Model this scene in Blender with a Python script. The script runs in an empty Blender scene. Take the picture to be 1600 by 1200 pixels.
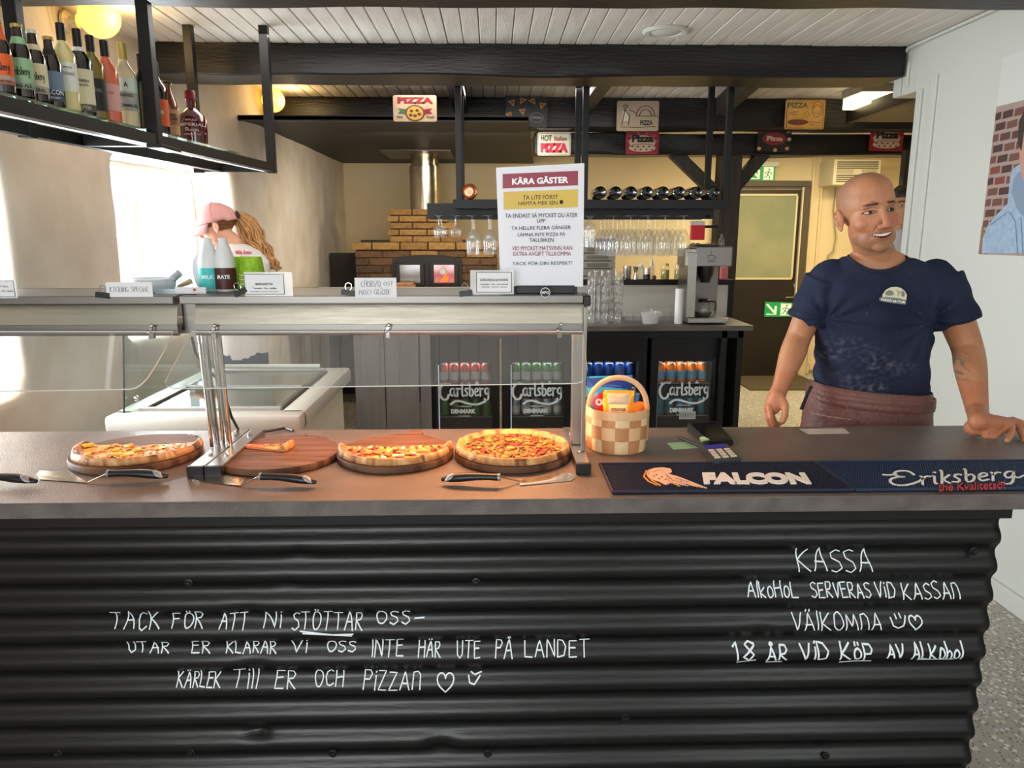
import bpy, bmesh, math, random
from mathutils import Vector, Matrix, noise
random.seed(7)
PI = math.pi
C = bpy.context.scene.collection
SC = bpy.context.scene
# ---------------------------------------------------------------- camera
F_PX = 1180.0; PIT = math.radians(11.3); YAW = math.radians(1.46); CZ = 1.55
cam = bpy.data.cameras.new('camera'); camo = bpy.data.objects.new('camera', cam); C.objects.link(camo)
cam.sensor_width = 36; cam.lens = 36 * F_PX / 1600; cam.clip_start = .05
camo.location = (0, 0, CZ); camo.rotation_euler = (PI / 2 - PIT, 0, -YAW); SC.camera = camo
# ---------------------------------------------------------------- light
SC.view_settings.view_transform = 'Standard'; SC.view_settings.look = 'None'
SC.view_settings.gamma = 1; SC.view_settings.use_curve_mapping = False; SC.view_settings.exposure = 0.1
wd = bpy.data.worlds.new('sky'); SC.world = wd; wd.use_nodes = True
wd.node_tree.nodes['Background'].inputs[0].default_value = (.93, .97, 1, 1)
wd.node_tree.nodes['Background'].inputs[1].default_value = 1.6
def area(name, loc, rot, sx, sy, power, col=(1, 1, 1)):
    l = bpy.data.lights.new(name, 'AREA'); l.shape = 'RECTANGLE'; l.size = sx; l.size_y = sy
    l.energy = power; l.color = col
    o = bpy.data.objects.new(name, l); o.location = loc; o.rotation_euler = rot; C.objects.link(o); return o
# daylight windows of the dining side, behind the camera
area('daylight_front', (-1.3, -2.35, 1.55), (PI / 2 - .1, 0, -.2), 2.6, 1.6, 130, (.93, .97, 1))
area('daylight_front', (1.9, -1.2, 1.7), (PI / 2 - .1, 0, .5), 1.2, 1.5, 26, (.92, .96, 1))
area('daylight_side', (-2.52, 2.45, 1.45), (PI / 2, 0, -PI / 2), 1.05, 1.05, 110, (.95, .98, 1))
area('daylight_side', (-2.4, 4.75, 1.5), (PI / 2, 0, -PI / 2 - .15), 1.7, 1.3, 135, (.95, .98, 1))
area('kitchen_ceiling_light', (.2, 5.1, 2.44), (0, 0, 0), 1.6, .3, 10, (1, .93, .82))
area('kitchen_ceiling_light', (-.6, 3.6, 2.46), (0, 0, 0), 1.2, .5, 12, (1, .95, .88))
area('back_room_light', (2.9, 6.8, 2.42), (0, 0, 0), 1.6, .3, 78, (1, .83, .50))
area('oven_wall_fill', (-.3, 5.6, 2.2), (.5, 0, 0), 1.2, .3, 26, (1, .88, .72))  # unseen fill light, brightens the wall around the oven
# ---------------------------------------------------------------- projection of photo pixels on planes
_f = Vector((math.sin(YAW) * math.cos(PIT), math.cos(YAW) * math.cos(PIT), -math.sin(PIT)))
_r = Vector((math.cos(YAW), -math.sin(YAW), 0)); _u = Vector((math.sin(YAW) * math.sin(PIT), math.cos(YAW) * math.sin(PIT), math.cos(PIT)))
_c = Vector((0, 0, CZ))
def ray(px, py): return _f + _r * ((px - 800) / F_PX) + _u * ((600 - py) / F_PX)
def Wy(px, py, y): d = ray(px, py); return _c + d * (y / d.y)
def Wz(px, py, z): d = ray(px, py); return _c + d * ((z - CZ) / d.z)
def Wx(px, py, x): d = ray(px, py); return _c + d * (x / d.x)
# ---------------------------------------------------------------- materials
def hexc(h):
    h = h.lstrip('#'); v = [int(h[i:i + 2], 16) / 255 for i in (0, 2, 4)]
    return tuple((c / 12.92 if c <= .04045 else ((c + .055) / 1.055) ** 2.4) for c in v) + (1,)
_m = {}
def mat(name, col='#808080', rough=.5, metal=0, col2=None, scale=20, detail=4, bump=0, bscale=None, stretch=None,
        emit=None, estr=0, spec=.5, lo=.35, hi=.65, sss=0, coat=0, trans=0, ior=1.45, aniso=0):
    if name in _m: return _m[name]
    m = bpy.data.materials.new(name); m.use_nodes = True; nt = m.node_tree; b = nt.nodes['Principled BSDF']
    c = hexc(col) if isinstance(col, str) else col
    b.inputs['Base Color'].default_value = c; b.inputs['Roughness'].default_value = rough; b.inputs['Metallic'].default_value = metal
    b.inputs['Specular IOR Level'].default_value = spec; b.inputs['IOR'].default_value = ior
    if sss: b.inputs['Subsurface Weight'].default_value = sss; b.inputs['Subsurface Radius'].default_value = (.01, .004, .002); b.inputs['Subsurface Scale'].default_value = 1
    if coat: b.inputs['Coat Weight'].default_value = coat; b.inputs['Coat Roughness'].default_value = .1
    if trans: b.inputs['Transmission Weight'].default_value = trans
    if emit: b.inputs['Emission Color'].default_value = hexc(emit); b.inputs['Emission Strength'].default_value = estr
    if col2 or bump:
        tc = nt.nodes.new('ShaderNodeTexCoord'); mp = nt.nodes.new('ShaderNodeMapping'); nt.links.new(tc.outputs['Object'], mp.inputs[0])
        if stretch: mp.inputs['Scale'].default_value = stretch
    if col2:
        n = nt.nodes.new('ShaderNodeTexNoise'); n.inputs['Scale'].default_value = scale; n.inputs['Detail'].default_value = detail
        nt.links.new(mp.outputs[0], n.inputs['Vector'])
        r = nt.nodes.new('ShaderNodeValToRGB'); r.color_ramp.elements[0].position = lo; r.color_ramp.elements[1].position = hi
        r.color_ramp.elements[0].color = c; r.color_ramp.elements[1].color = hexc(col2)
        nt.links.new(n.outputs['Fac'], r.inputs[0]); nt.links.new(r.outputs[0], b.inputs['Base Color'])
    if bump:
        n2 = nt.nodes.new('ShaderNodeTexNoise'); n2.inputs['Scale'].default_value = bscale or scale; n2.inputs['Detail'].default_value = 5
        nt.links.new(mp.outputs[0], n2.inputs['Vector'])
        bp = nt.nodes.new('ShaderNodeBump'); bp.inputs['Strength'].default_value = min(1, bump); bp.inputs['Distance'].default_value = .01
        nt.links.new(n2.outputs['Fac'], bp.inputs['Height']); nt.links.new(bp.outputs[0], b.inputs['Normal'])
    _m[name] = m; return m
def clear(name, tint=(1, 1, 1), ior=1.5, rough=.02, haze=0, hazecol=(1, 1, 1)):
    """thin clear sheet: transparent with fresnel gloss and a little diffuse haze"""
    if name in _m: return _m[name]
    m = bpy.data.materials.new(name); m.use_nodes = True; nt = m.node_tree; nt.nodes.clear()
    o = nt.nodes.new('ShaderNodeOutputMaterial'); t = nt.nodes.new('ShaderNodeBsdfTransparent'); g = nt.nodes.new('ShaderNodeBsdfGlossy')
    f = nt.nodes.new('ShaderNodeFresnel'); x = nt.nodes.new('ShaderNodeMixShader')
    t.inputs[0].default_value = (*tint, 1); g.inputs['Roughness'].default_value = rough
    ge = nt.nodes.new('ShaderNodeNewGeometry'); mr = nt.nodes.new('ShaderNodeMapRange'); mr.inputs['To Min'].default_value = ior; mr.inputs['To Max'].default_value = 1 / ior
    nt.links.new(ge.outputs['Backfacing'], mr.inputs['Value']); nt.links.new(mr.outputs[0], f.inputs[0])
    nt.links.new(f.outputs[0], x.inputs[0]); nt.links.new(t.outputs[0], x.inputs[1]); nt.links.new(g.outputs[0], x.inputs[2])
    last = x
    if haze:
        d = nt.nodes.new('ShaderNodeBsdfDiffuse'); d.inputs[0].default_value = (*hazecol, 1)
        y = nt.nodes.new('ShaderNodeMixShader'); y.inputs[0].default_value = haze
        nt.links.new(x.outputs[0], y.inputs[1]); nt.links.new(d.outputs[0], y.inputs[2]); last = y
    nt.links.new(last.outputs[0], o.inputs[0]); _m[name] = m; return m
def vmat(name, rough=.55, sss=0, bump=0, bscale=300, spec=.4, attr='Col', coat=0):
    if name in _m: return _m[name]
    m = mat(name, rough=rough, sss=sss, bump=bump, bscale=bscale, spec=spec, coat=coat); nt = m.node_tree
    a = nt.nodes.new('ShaderNodeVertexColor'); a.layer_name = attr
    nt.links.new(a.outputs[0], nt.nodes['Principled BSDF'].inputs['Base Color']); return m
# ---------------------------------------------------------------- mesh builder
class M:
    def __init__(s): s.v = []; s.f = []
    def add(s, vs, fs):
        n = len(s.v); s.v += [tuple(v) for v in vs]; s.f += [tuple(i + n for i in f) for f in fs]; return s
    def box(s, x0, x1, y0, y1, z0, z1, mtx=None, b=0):
        if b:
            return s.bbox(x0, x1, y0, y1, z0, z1, b, mtx)
        vs = [Vector((x, y, z)) for z in (z0, z1) for y in (y0, y1) for x in (x0, x1)]
        if mtx: vs = [mtx @ v for v in vs]
        return s.add(vs, [(0, 2, 3, 1), (4, 5, 7, 6), (0, 1, 5, 4), (2, 6, 7, 3), (0, 4, 6, 2), (1, 3, 7, 5)])
    def bbox(s, x0, x1, y0, y1, z0, z1, b, mtx=None):
        bm = bmesh.new(); bmesh.ops.create_cube(bm, size=1)
        for v in bm.verts: v.co = Vector((x0 + (v.co.x + .5) * (x1 - x0), y0 + (v.co.y + .5) * (y1 - y0), z0 + (v.co.z + .5) * (z1 - z0)))
        bmesh.ops.bevel(bm, geom=bm.edges[:], offset=b, segments=2, profile=.5, affect='EDGES')
        vs = [mtx @ v.co if mtx else v.co.copy() for v in bm.verts]; bm.verts.index_update()
        s.add(vs, [[v.index for v in f.verts] for f in bm.faces]); bm.free(); return s
    def tube(s, pts, r, n=10, cap=True, flat=None):
        """r a number or list; flat = (scale_side, scale_up)"""
        pts = [Vector(p) for p in pts]; k = len(pts); rr = r if isinstance(r, (list, tuple)) else [r] * k
        rings = []; up = None
        for i, p in enumerate(pts):
            t = (pts[min(i + 1, k - 1)] - pts[max(i - 1, 0)]).normalized()
            if up is None:
                up = Vector((0, 0, 1)) if abs(t.z) < .9 else Vector((0, 1, 0))
            side = t.cross(up).normalized(); up = side.cross(t).normalized()
            a, b_ = (flat or (1, 1))
            rings.append([p + side * (math.cos(2 * PI * j / n) * rr[i] * a) + up * (math.sin(2 * PI * j / n) * rr[i] * b_) for j in range(n)])
        return s.loft(rings, cap)
    def loft(s, rings, cap=True, close=True):
        n = len(rings[0]); b = len(s.v)
        for rg in rings: s.v += [tuple(v) for v in rg]
        for i in range(len(rings) - 1):
            for j in range(n if close else n - 1):
                s.f.append((b + i * n + j, b + i * n + (j + 1) % n, b + (i + 1) * n + (j + 1) % n, b + (i + 1) * n + j))
        if cap:
            s.f.append(tuple(b + j for j in reversed(range(n)))); s.f.append(tuple(b + (len(rings) - 1) * n + j for j in range(n)))
        return s
    def lathe(s, prof, c=(0, 0, 0), n=20, mtx=None, cap=True):
        c = Vector(c); rings = []
        for r, z in prof:
            rg = [Vector((math.cos(2 * PI * j / n) * r, math.sin(2 * PI * j / n) * r, z)) for j in range(n)]
            rings.append([(mtx @ v if mtx else v) + c for v in rg])
        return s.loft(rings, cap)
    def prism(s, poly, o, ax, ay, th):
        """flat polygon (2D) set at o with axes ax, ay, given thickness along ax x ay"""
        o = Vector(o); ax = Vector(ax); ay = Vector(ay); nz = ax.cross(ay).normalized() * th; n = len(poly)
        a = [o + ax * p[0] + ay * p[1] for p in poly]
        vs = a + [v + nz for v in a]
        return s.add(vs, [tuple(reversed(range(n))), tuple(range(n, 2 * n))] + [(i, (i + 1) % n, n + (i + 1) % n, n + i) for i in range(n)])
    def sphere(s, c, r, n=16, m=10, sc=(1, 1, 1), mtx=None):
        rings = []
        for i in range(m + 1):
            a = -PI / 2 + PI * i / m; rr = max(math.cos(a), .001) * r
            rg = [Vector((math.cos(2 * PI * j / n) * rr * sc[0], math.sin(2 * PI * j / n) * rr * sc[1], math.sin(a) * r * sc[2])) for j in range(n)]
            rings.append([(mtx @ v if mtx else v) + Vector(c) for v in rg])
        return s.loft(rings)
    def build(s, name, material, parent=None, smooth=False, local=False, bev=0, kind=None, label=None):
        me = bpy.data.meshes.new(name)
        vs = s.v
        if parent is not None and not local:
            root = parent
            while root.parent is not None: root = root.parent
            inv = (Matrix.Translation(root.location) @ root.rotation_euler.to_matrix().to_4x4()).inverted() @ Matrix.Identity(4)
            vs = [inv @ Vector(v) for v in vs]
        me.from_pydata([tuple(v) for v in vs], [], s.f); me.validate(); me.update()
        return link(name, me, material, parent, smooth, bev, kind, label)
def link(name, me, material, parent=None, smooth=False, bev=0, kind=None, label=None):
    for mm in (material if isinstance(material, (list, tuple)) else [material]): me.materials.append(mm)
    if smooth:
        me.polygons.foreach_set('use_smooth', [True] * len(me.polygons))
        if smooth != 'all':
            try: me.set_sharp_from_angle(angle=math.radians(40))
            except Exception: pass
    o = bpy.data.objects.new(name, me); C.objects.link(o)
    if parent is not None: o.parent = parent
    if bev:
        b = o.modifiers.new('bevel', 'BEVEL'); b.width = bev; b.segments = 2; b.limit_method = 'ANGLE'
    if kind: o['kind'] = kind
    if label: o['label'] = label
    return o
def thing(name, label, cat, loc=(0, 0, 0), rz=0, group=None):
    o = bpy.data.objects.new(name, None); C.objects.link(o); o.empty_display_size = .05
    o.location = loc; o.rotation_euler = (0, 0, rz); o['label'] = label; o['category'] = cat
    if group: o['group'] = group
    return o
def tag(o, label, cat, group=None, kind=None):
    o['label'] = label; o['category'] = cat
    if group: o['group'] = group
    if kind: o['kind'] = kind
    return o
def dup(root, loc, rz=None, label=None, group=None, rot=None):
    r = root.copy(); C.objects.link(r); r.location = loc
    if rz is not None: r.rotation_euler = (0, 0, rz)
    if rot is not None: r.rotation_euler = rot
    if label: r['label'] = label
    if group: r['group'] = group
    def rec(a, b):
        for ch in a.children:
            c = ch.copy(); C.objects.link(c); c.parent = b; rec(ch, c)
    rec(root, r); return r
def struct(name, mb, m, parent=None, **k):
    o = mb.build(name, m, parent, **k)
    if parent is None: o['kind'] = 'structure'
    return o
def remesh(mb, voxel, smooth=3, fac=.5):
    me = bpy.data.meshes.new('t'); me.from_pydata([tuple(v) for v in mb.v], [], mb.f); me.update()
    o = bpy.data.objects.new('t', me); C.objects.link(o)
    r = o.modifiers.new('r', 'REMESH'); r.mode = 'VOXEL'; r.voxel_size = voxel
    if smooth:
        sm = o.modifiers.new('s', 'SMOOTH'); sm.iterations = smooth; sm.factor = fac
    dg = bpy.context.evaluated_depsgraph_get(); dg.update()
    out = bpy.data.meshes.new_from_object(o.evaluated_get(dg)); bpy.data.objects.remove(o); bpy.data.meshes.remove(me)
    return out
def setcol(me, fn, attr='Col'):
    ca = me.color_attributes.new(attr, 'FLOAT_COLOR', 'POINT')
    buf = []
    for v in me.vertices: buf.extend(fn(v.co, v.normal))
    ca.data.foreach_set('color', buf)
# ---------------------------------------------------------------- lettering
_fc = {}
def glyphs(txt, bold=0.0):
    k = (txt, bold)
    if k in _fc: return _fc[k]
    cu = bpy.data.curves.new('t', 'FONT'); cu.body = txt; cu.size = 1; cu.offset = bold; cu.resolution_u = 3
    o = bpy.data.objects.new('t', cu); me = bpy.data.meshes.new_from_object(o)
    vs = [(v.co.x, v.co.y) for v in me.vertices]; fs = [tuple(p.vertices) for p in me.polygons]
    bpy.data.objects.remove(o); bpy.data.curves.remove(cu); bpy.data.meshes.remove(me)
    if vs:
        x0 = min(v[0] for v in vs); x1 = max(v[0] for v in vs); y0 = min(v[1] for v in vs); y1 = max(v[1] for v in vs)
        vs = [((v[0] - x0) / (x1 - x0), (v[1] - y0) / (y1 - y0)) for v in vs]
    _fc[k] = (vs, fs); return _fc[k]
def printed(mb, txt, o, ax, ay, w, h, bold=.0, lift=0):
    """text fitted into a box w x h whose lower left corner is o"""
    vs, fs = glyphs(txt, bold); o = Vector(o); ax = Vector(ax).normalized(); ay = Vector(ay).normalized(); n = ax.cross(ay)
    return mb.add([o + ax * (v[0] * w) + ay * (v[1] * h) + n * lift for v in vs], fs)
def ribbon(mb, lines, width, fn, th=0):
    """flat strokes of given width; lines are 2D polylines, fn maps (u, v) to a point"""
    for L in lines:
        P = [Vector((p[0], p[1])) for p in L]; k = len(P); w = width if not isinstance(width, (list, tuple)) else None
        for i in range(k):
            a = P[max(i - 1, 0)]; b = P[min(i + 1, k - 1)]; t = (b - a)
            t = t.normalized() if t.length > 1e-9 else Vector((1, 0)); nn = Vector((-t.y, t.x)) * (width / 2)
            if i == 0: p0 = P[0] - t * width * .35; e = p0
            elif i == k - 1: e = P[i] + t * width * .35
            else: e = P[i]
            q = [fn(*(e + nn)), fn(*(e - nn))]
            base = len(mb.v); mb.v += [tuple(x) for x in q]
            if i: mb.f.append((base - 2, base - 1, base + 1, base))
    return mb
def arc(cx, cy, rx, ry, a0, a1, n=10): return [(cx + rx * math.cos(math.radians(a0 + (a1 - a0) * i / n)), cy + ry * math.sin(math.radians(a0 + (a1 - a0) * i / n))) for i in range(n + 1)]
SF = {
 'A': [[(0, 0), (.32, 1), (.62, 0)], [(.1, .38), (.52, .38)]], 'B': [[(0, 0), (.02, 1), (.4, .92), (.42, .68), (.03, .52), (.5, .4), (.46, .06), (0, 0)]],
 'C': [[(.55, .85), (.35, 1), (.1, .8), (0, .45), (.12, .08), (.35, 0), (.58, .14)]], 'D': [[(0, 0), (.02, 1), (.35, .92), (.58, .55), (.42, .1), (0, 0)]],
 'E': [[(.5, 1), (.02, .98), (0, 0), (.52, .02)], [(.02, .52), (.42, .55)]], 'F': [[(.55, 1), (.03, .96), (0, 0)], [(.02, .5), (.42, .55)]],
 'H': [[(0, 0), (.02, 1)], [(.55, 0), (.53, 1)], [(0, .5), (.55, .54)]], 'I': [[(.06, 0), (.05, 1)]], 'i': [[(.06, 0), (.06, .72)], [(.06, .92), (.07, 1.0)]],
 'K': [[(.02, 0), (0, 1)], [(.55, .95), (.03, .45), (.6, 0)]], 'L': [[(.02, 1), (0, .02), (.5, 0)]], 'l': [[(.04, 0), (.06, 1.05)]],
 'M': [[(0, 0), (.1, 1), (.36, .3), (.62, 1), (.75, 0)]], 'N': [[(0, 0), (.04, 1), (.52, .02), (.55, 1)]], 'n': [[(0, 0), (.02, .85), (.3, .9), (.45, .7), (.48, 0)]],
 'O': [arc(.3, .5, .3, .5, 80, 440, 14)], 'o': [arc(.22, .36, .22, .34, 80, 440, 12)], 'P': [[(.02, 0), (.02, 1), (.4, .98), (.5, .74), (.36, .5), (.04, .48)]],
 'R': [[(.02, 0), (.02, 1), (.4, .98), (.48, .76), (.34, .54), (.04, .48), (.52, 0)]], 'S': [[(.5, .9), (.28, 1), (.04, .84), (.1, .6), (.42, .44), (.5, .2), (.26, 0), (0, .1)]],
 'T': [[(0, .98), (.65, 1)], [(.32, 1), (.3, 0)]], 'U': [[(0, 1), (.03, .2), (.25, 0), (.48, .2), (.5, 1)]], 'V': [[(0, 1), (.28, 0), (.55, 1)]],
 'v': [[(0, .8), (.22, 0), (.44, .8)]], 'Z': [[(0, 1), (.5, .98), (0, .02), (.52, 0)]], 'z': [[(0, .6), (.4, .6), (0, .02), (.42, 0)]], '1': [[(0, .8), (.16, 1), (.16, 0)]],
 '8': [[(.4, .9), (.2, 1), (.05, .82), (.4, .35), (.25, 0), (.03, .2), (.42, .78), (.4, .9)]], '-': [[(0, .45), (.5, .5)]], 'h': [[(.02, 0), (.02, 1), (.04, .45), (.25, .6), (.38, .45), (.4, 0)]],
 'k': [[(.02, 0), (0, 1)], [(.4, .62), (.03, .3), (.42, 0)]], 'p': [[(.02, -.2), (.02, .62), (.25, .66), (.38, .4), (.22, .12), (.03, .14)]], 'm': [[(0, 0), (.05, .6), (.2, .1), (.35, .6), (.45, 0)]],
}
SF['Y'] = [[(0, 1), (.28, .5), (.55, 1)], [(.28, .5), (.27, 0)]]; SF['G'] = [SF['C'][0] + [(.58, .4), (.36, .42)]]; SF['X'] = [[(0, 1), (.55, 0)], [(.55, 1), (0, 0)]]; SF['W'] = [[(0, 1), (.18, 0), (.36, .7), (.54, 0), (.7, 1)]]
SF['Ä'] = SF['A'] + [[(.18, 1.1), (.2, 1.22)], [(.42, 1.1), (.44, 1.22)]]; SF['Å'] = SF['A'] + [arc(.32, 1.14, .09, .09, 0, 360, 8)]
SF['Ö'] = SF['O'] + [[(.2, 1.1), (.22, 1.22)], [(.4, 1.1), (.42, 1.22)]]; SF['ö'] = SF['o'] + [[(.12, .85), (.14, .97)], [(.3, .85), (.32, .97)]]
def hand(txt, x0, x1, y0, y1, jit=.02, seed=1, slope=0):
    """handwritten strokes fitted to the pixel box x0..x1 wide, baseline y1 to cap height y0 (photo pixels, y down)"""
    rnd = random.Random(seed); out = []; x = 0; 
    for ch in txt:
        if ch == ' ': x += .62; continue
        g = SF.get(ch, SF.get(ch.upper(), SF['O'])); w = max(p[0] for l in g for p in l)
        sy = 1 + rnd.uniform(-.08, .08); dy = rnd.uniform(-.04, .04); sh = rnd.uniform(-.03, .08)
        for l in g: out.append([(x + p[0] + sh * p[1] + rnd.uniform(-jit, jit), p[1] * sy + dy + rnd.uniform(-jit, jit)) for p in l])
        x += w + .2
    W = x - .2
    return [[(x0 + (x1 - x0) * p[0] / W, y1 - (y1 - y0) * p[1] + slope * p[0] / W) for p in l] for l in out]
def dense(L, step):
    o = [L[0]]
    for a, b in zip(L, L[1:]):
        d = math.hypot(b[0] - a[0], b[1] - a[1]); n = max(1, int(d / step))
        o += [(a[0] + (b[0] - a[0]) * i / n, a[1] + (b[1] - a[1]) * i / n) for i in range(1, n + 1)]
    return o
# ================================================================ SETTING
black = mat('black_beam_paint', '#0c0b0b', .4, col2='#151211', scale=6, bump=.3, bscale=18, stretch=(.7, 5, 5))
blackm = mat('black_steel', '#0c0c0d', .42, spec=.4)
plaster = mat('rough_plaster', '#d6cec2', .9, col2='#c4b8a8', scale=2.5, bump=.9, bscale=9)
cream = mat('cream_wall', '#dac9a4', .85, col2='#d2bf98', scale=1.5, bump=.3, bscale=20)
white = mat('white_paint', '#c8cac3', .55, bump=.05, bscale=40)
wplank = mat('white_ceiling_board', '#e4e0d8', .55, col2='#d3cec4', scale=4, stretch=(6, .6, 1), bump=.2, bscale=25)
wplank2 = mat('white_ceiling_board_worn', '#dedad2', .6, col2='#c9c3b8', scale=5, stretch=(6, .6, 1), bump=.2, bscale=25)
# floor: terrazzo
terr = mat('terrazzo_floor', '#a9a49c', .45)
nt = terr.node_tree; b = nt.nodes['Principled BSDF']; tc = nt.nodes.new('ShaderNodeTexCoord')
last = None
base = hexc('#a19c94')
prev = None
for sc_, thr, colr in ((42, .30, '#d8d2c4'), (70, .28, '#6b645d'), (26, .2, '#c9bfae')):
    v = nt.nodes.new('ShaderNodeTexVoronoi'); v.inputs['Scale'].default_value = sc_; nt.links.new(tc.outputs['Object'], v.inputs['Vector'])
    r = nt.nodes.new('ShaderNodeValToRGB'); r.color_ramp.interpolation = 'CONSTANT'; r.color_ramp.elements[0].color = (1, 1, 1, 1); r.color_ramp.elements[1].position = thr; r.color_ramp.elements[1].color = (0, 0, 0, 1)
    nt.links.new(v.outputs['Distance'], r.inputs[0]); mx = nt.nodes.new('ShaderNodeMixRGB'); nt.links.new(r.outputs[0], mx.inputs[0])
    if prev is None: mx.inputs[1].default_value = base
    else: nt.links.new(prev.outputs[0], mx.inputs[1])
    mx.inputs[2].default_value = hexc(colr); prev = mx
nt.links.new(prev.outputs[0], b.inputs['Base Color'])
struct('floor', M().box(-2.8, 4.8, -2.8, 8.6, -.1, 0), terr)
# ceiling of boards
ceil = struct('ceiling', M().box(-2.8, 4.8, -2.8, 8.6, 2.515, 2.6), mat('dark_gap', '#2a2723', .9))
def plank_mesh(L, w=.0775):
    mb = M(); c = .003
    prof = [(-w / 2, .02), (-w / 2, c), (-w / 2 + c, 0), (w / 2 - c, 0), (w / 2, c), (w / 2, .02)]
    mb.loft([[Vector((p[0], y, p[1])) for p in prof] for y in (0, L)])
    me = bpy.data.meshes.new('plank'); me.from_pydata(mb.v, [], mb.f); return me
pm = [plank_mesh(11.2), plank_mesh(11.2), plank_mesh(4.3)]
for q, mm in zip(pm, (wplank, wplank2, wplank)): q.materials.append(mm)
x = -2.3; i = 0
while x < 4.7:
    far = x > 2.2
    o = bpy.data.objects.new('plank', pm[2] if far else pm[0 if random.random() < .7 else 1]); C.objects.link(o); o.parent = ceil
    o.location = (x, 4.25 if far else -2.7, 2.5 + random.uniform(-.0012, .0012)); x += .0815
# beams
def hewn(x0, x1, y0, y1, z0, z1, nx=60, amp=.006, seed=0, skew=0, axis='x'):
    bm = bmesh.new(); bmesh.ops.create_cube(bm, size=1)
    bmesh.ops.subdivide_edges(bm, edges=[e for e in bm.edges if abs((e.verts[0].co - e.verts[1].co)[0 if axis == 'x' else 1]) > .5], cuts=nx)
    bmesh.ops.subdivide_edges(bm, edges=[e for e in bm.edges if abs((e.verts[0].co - e.verts[1].co).z) > .5], cuts=4)
    for v in bm.verts:
        c = v.co; q = Vector((x0 + (c.x + .5) * (x1 - x0), y0 + (c.y + .5) * (y1 - y0), z0 + (c.z + .5) * (z1 - z0)))
        n = noise.noise_vector(Vector((q.x * 2.2 + seed, q.y * 6, q.z * 9))); q += Vector((0 if axis == 'x' else n.x, 0 if axis == 'y' else n.y, n.z)) * amp * 2
        if skew: q.z += skew * (q.x - x0) / (x1 - x0)
        v.co = q
    bmesh.ops.bevel(bm, geom=[e for e in bm.edges if e.calc_face_angle(0) > 1.2], offset=.008, segments=1, affect='EDGES')
    bm.verts.index_update(); m = M().add([v.co.copy() for v in bm.verts], [[v.index for v in f.verts] for f in bm.faces]); bm.free(); return m
struct('trim_1', hewn(-2.0, 2.3, 2.52, 2.8, 2.3, 2.52, seed=3, skew=.022), black, smooth=True)
struct('trim_2', hewn(-1.98, 2.16, 4.13, 4.42, 2.347, 2.52, seed=9), black, smooth=True)
struct('trim_3', hewn(-1.7, 4.3, 5.68, 5.9, 2.29, 2.52, seed=5), black, smooth=True)
struct('trim_4', hewn(.32, 4.2, 5.9, 6.1, 2.13, 2.285, seed=15), black, smooth=True)
brownw = mat('dark_brown_beam', '#3a322b', .6, col2='#2a241f', scale=5, stretch=(8, 1, 1), bump=.3)
struct('trim_5', M().box(-.04, .04, 0, 1.26, -.06, .06, Matrix.Translation((1.5, 4.43, 2.44)) @ Matrix.Rotation(-.12, 4, 'Z'), b=.005), brownw)
struct('trim_6', M().box(-.05, .05, 0, 1.26, -.05, .06, Matrix.Translation((-.22, 4.43, 2.44)) @ Matrix.Rotation(-.0, 4, 'Z'), b=.005), black)
struct('trim_7', M().box(-.045, .045, 0, 1.26, -.05, .06, Matrix.Translation((.66, 4.43, 2.44)) @ Matrix.Rotation(-.0, 4, 'Z'), b=.005), black)
# wooden post with braces under the back beam
px_ = Wy(1133, 400, 5.98)
struct('trim_8', M().box(px_.x - .085, px_.x + .075, 5.92, 6.08, 0, 2.135, b=.006), brownw)
def brace(a, b, w=.09, d=.08):
    a = Vector(a); b = Vector(b); t = (b - a).normalized(); n = Vector((t.z, 0, -t.x)) * w / 2
    return M().loft([[p + n + Vector((0, -d / 2, 0)), p - n + Vector((0, -d / 2, 0)), p - n + Vector((0, d / 2, 0)), p + n + Vector((0, d / 2, 0))] for p in (a, b)])
struct('trim_9', brace(Wy(1052, 238, 5.99), Wy(1124, 308, 5.99)), brownw)
struct('trim_10', brace(Wy(1196, 236, 5.99), Wy(1138, 304, 5.99)), brownw)
# left plaster wall with two deep window openings
wl = M()
def wallbox(p0, p1, z0, z1, th=.5):
    p0 = Vector((*p0, 0)); p1 = Vector((*p1, 0)); t = (p1 - p0).normalized(); n = Vector((-t.y, t.x, 0)) * th
    ring = lambda z: [Vector((p.x, p.y, z)) for p in (p0, p1, p1 + n, p0 + n)]
    wl.loft([ring(z0), ring(z1)])
XL = -1.85
wallbox((XL, -2.8), (XL, 1.75), -.05, 2.6); wallbox((XL, 1.7), (XL, 3.02), -.05, .93); wallbox((XL, 1.7), (XL, 3.02), 1.87, 2.6)
wallbox((XL, 3.0), (XL, 3.86), -.05, 2.6); wallbox((XL, 3.8), (-1.63, 5.02), -.05, 1.0, .34); wallbox((XL, 3.8), (-1.63, 5.02), 1.93, 2.6, .34)
wallbox((-1.64, 4.98), (-1.57, 5.4), -.05, 2.6, .3); wallbox((-1.57, 5.35), (-1.55, 8.6), -.05, 2.6)
me = remesh(wl, .035, 4)
nn_ = [v.normal.copy() for v in me.vertices]; cc_ = [v.co.copy() for v in me.vertices]; flat_ = []
for a_, n_ in zip(cc_, nn_): flat_.extend(a_ + n_ * noise.fractal(a_ * 2.2, 1, 2, 3) * .012)
me.vertices.foreach_set('co', flat_); me.update()
o = link('wall_left', me, plaster, smooth='all'); o['kind'] = 'structure'
winf = mat('white_window_frame', '#eeeeea', .5)
pane = clear('window_glass', (.97, .99, 1))
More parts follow.
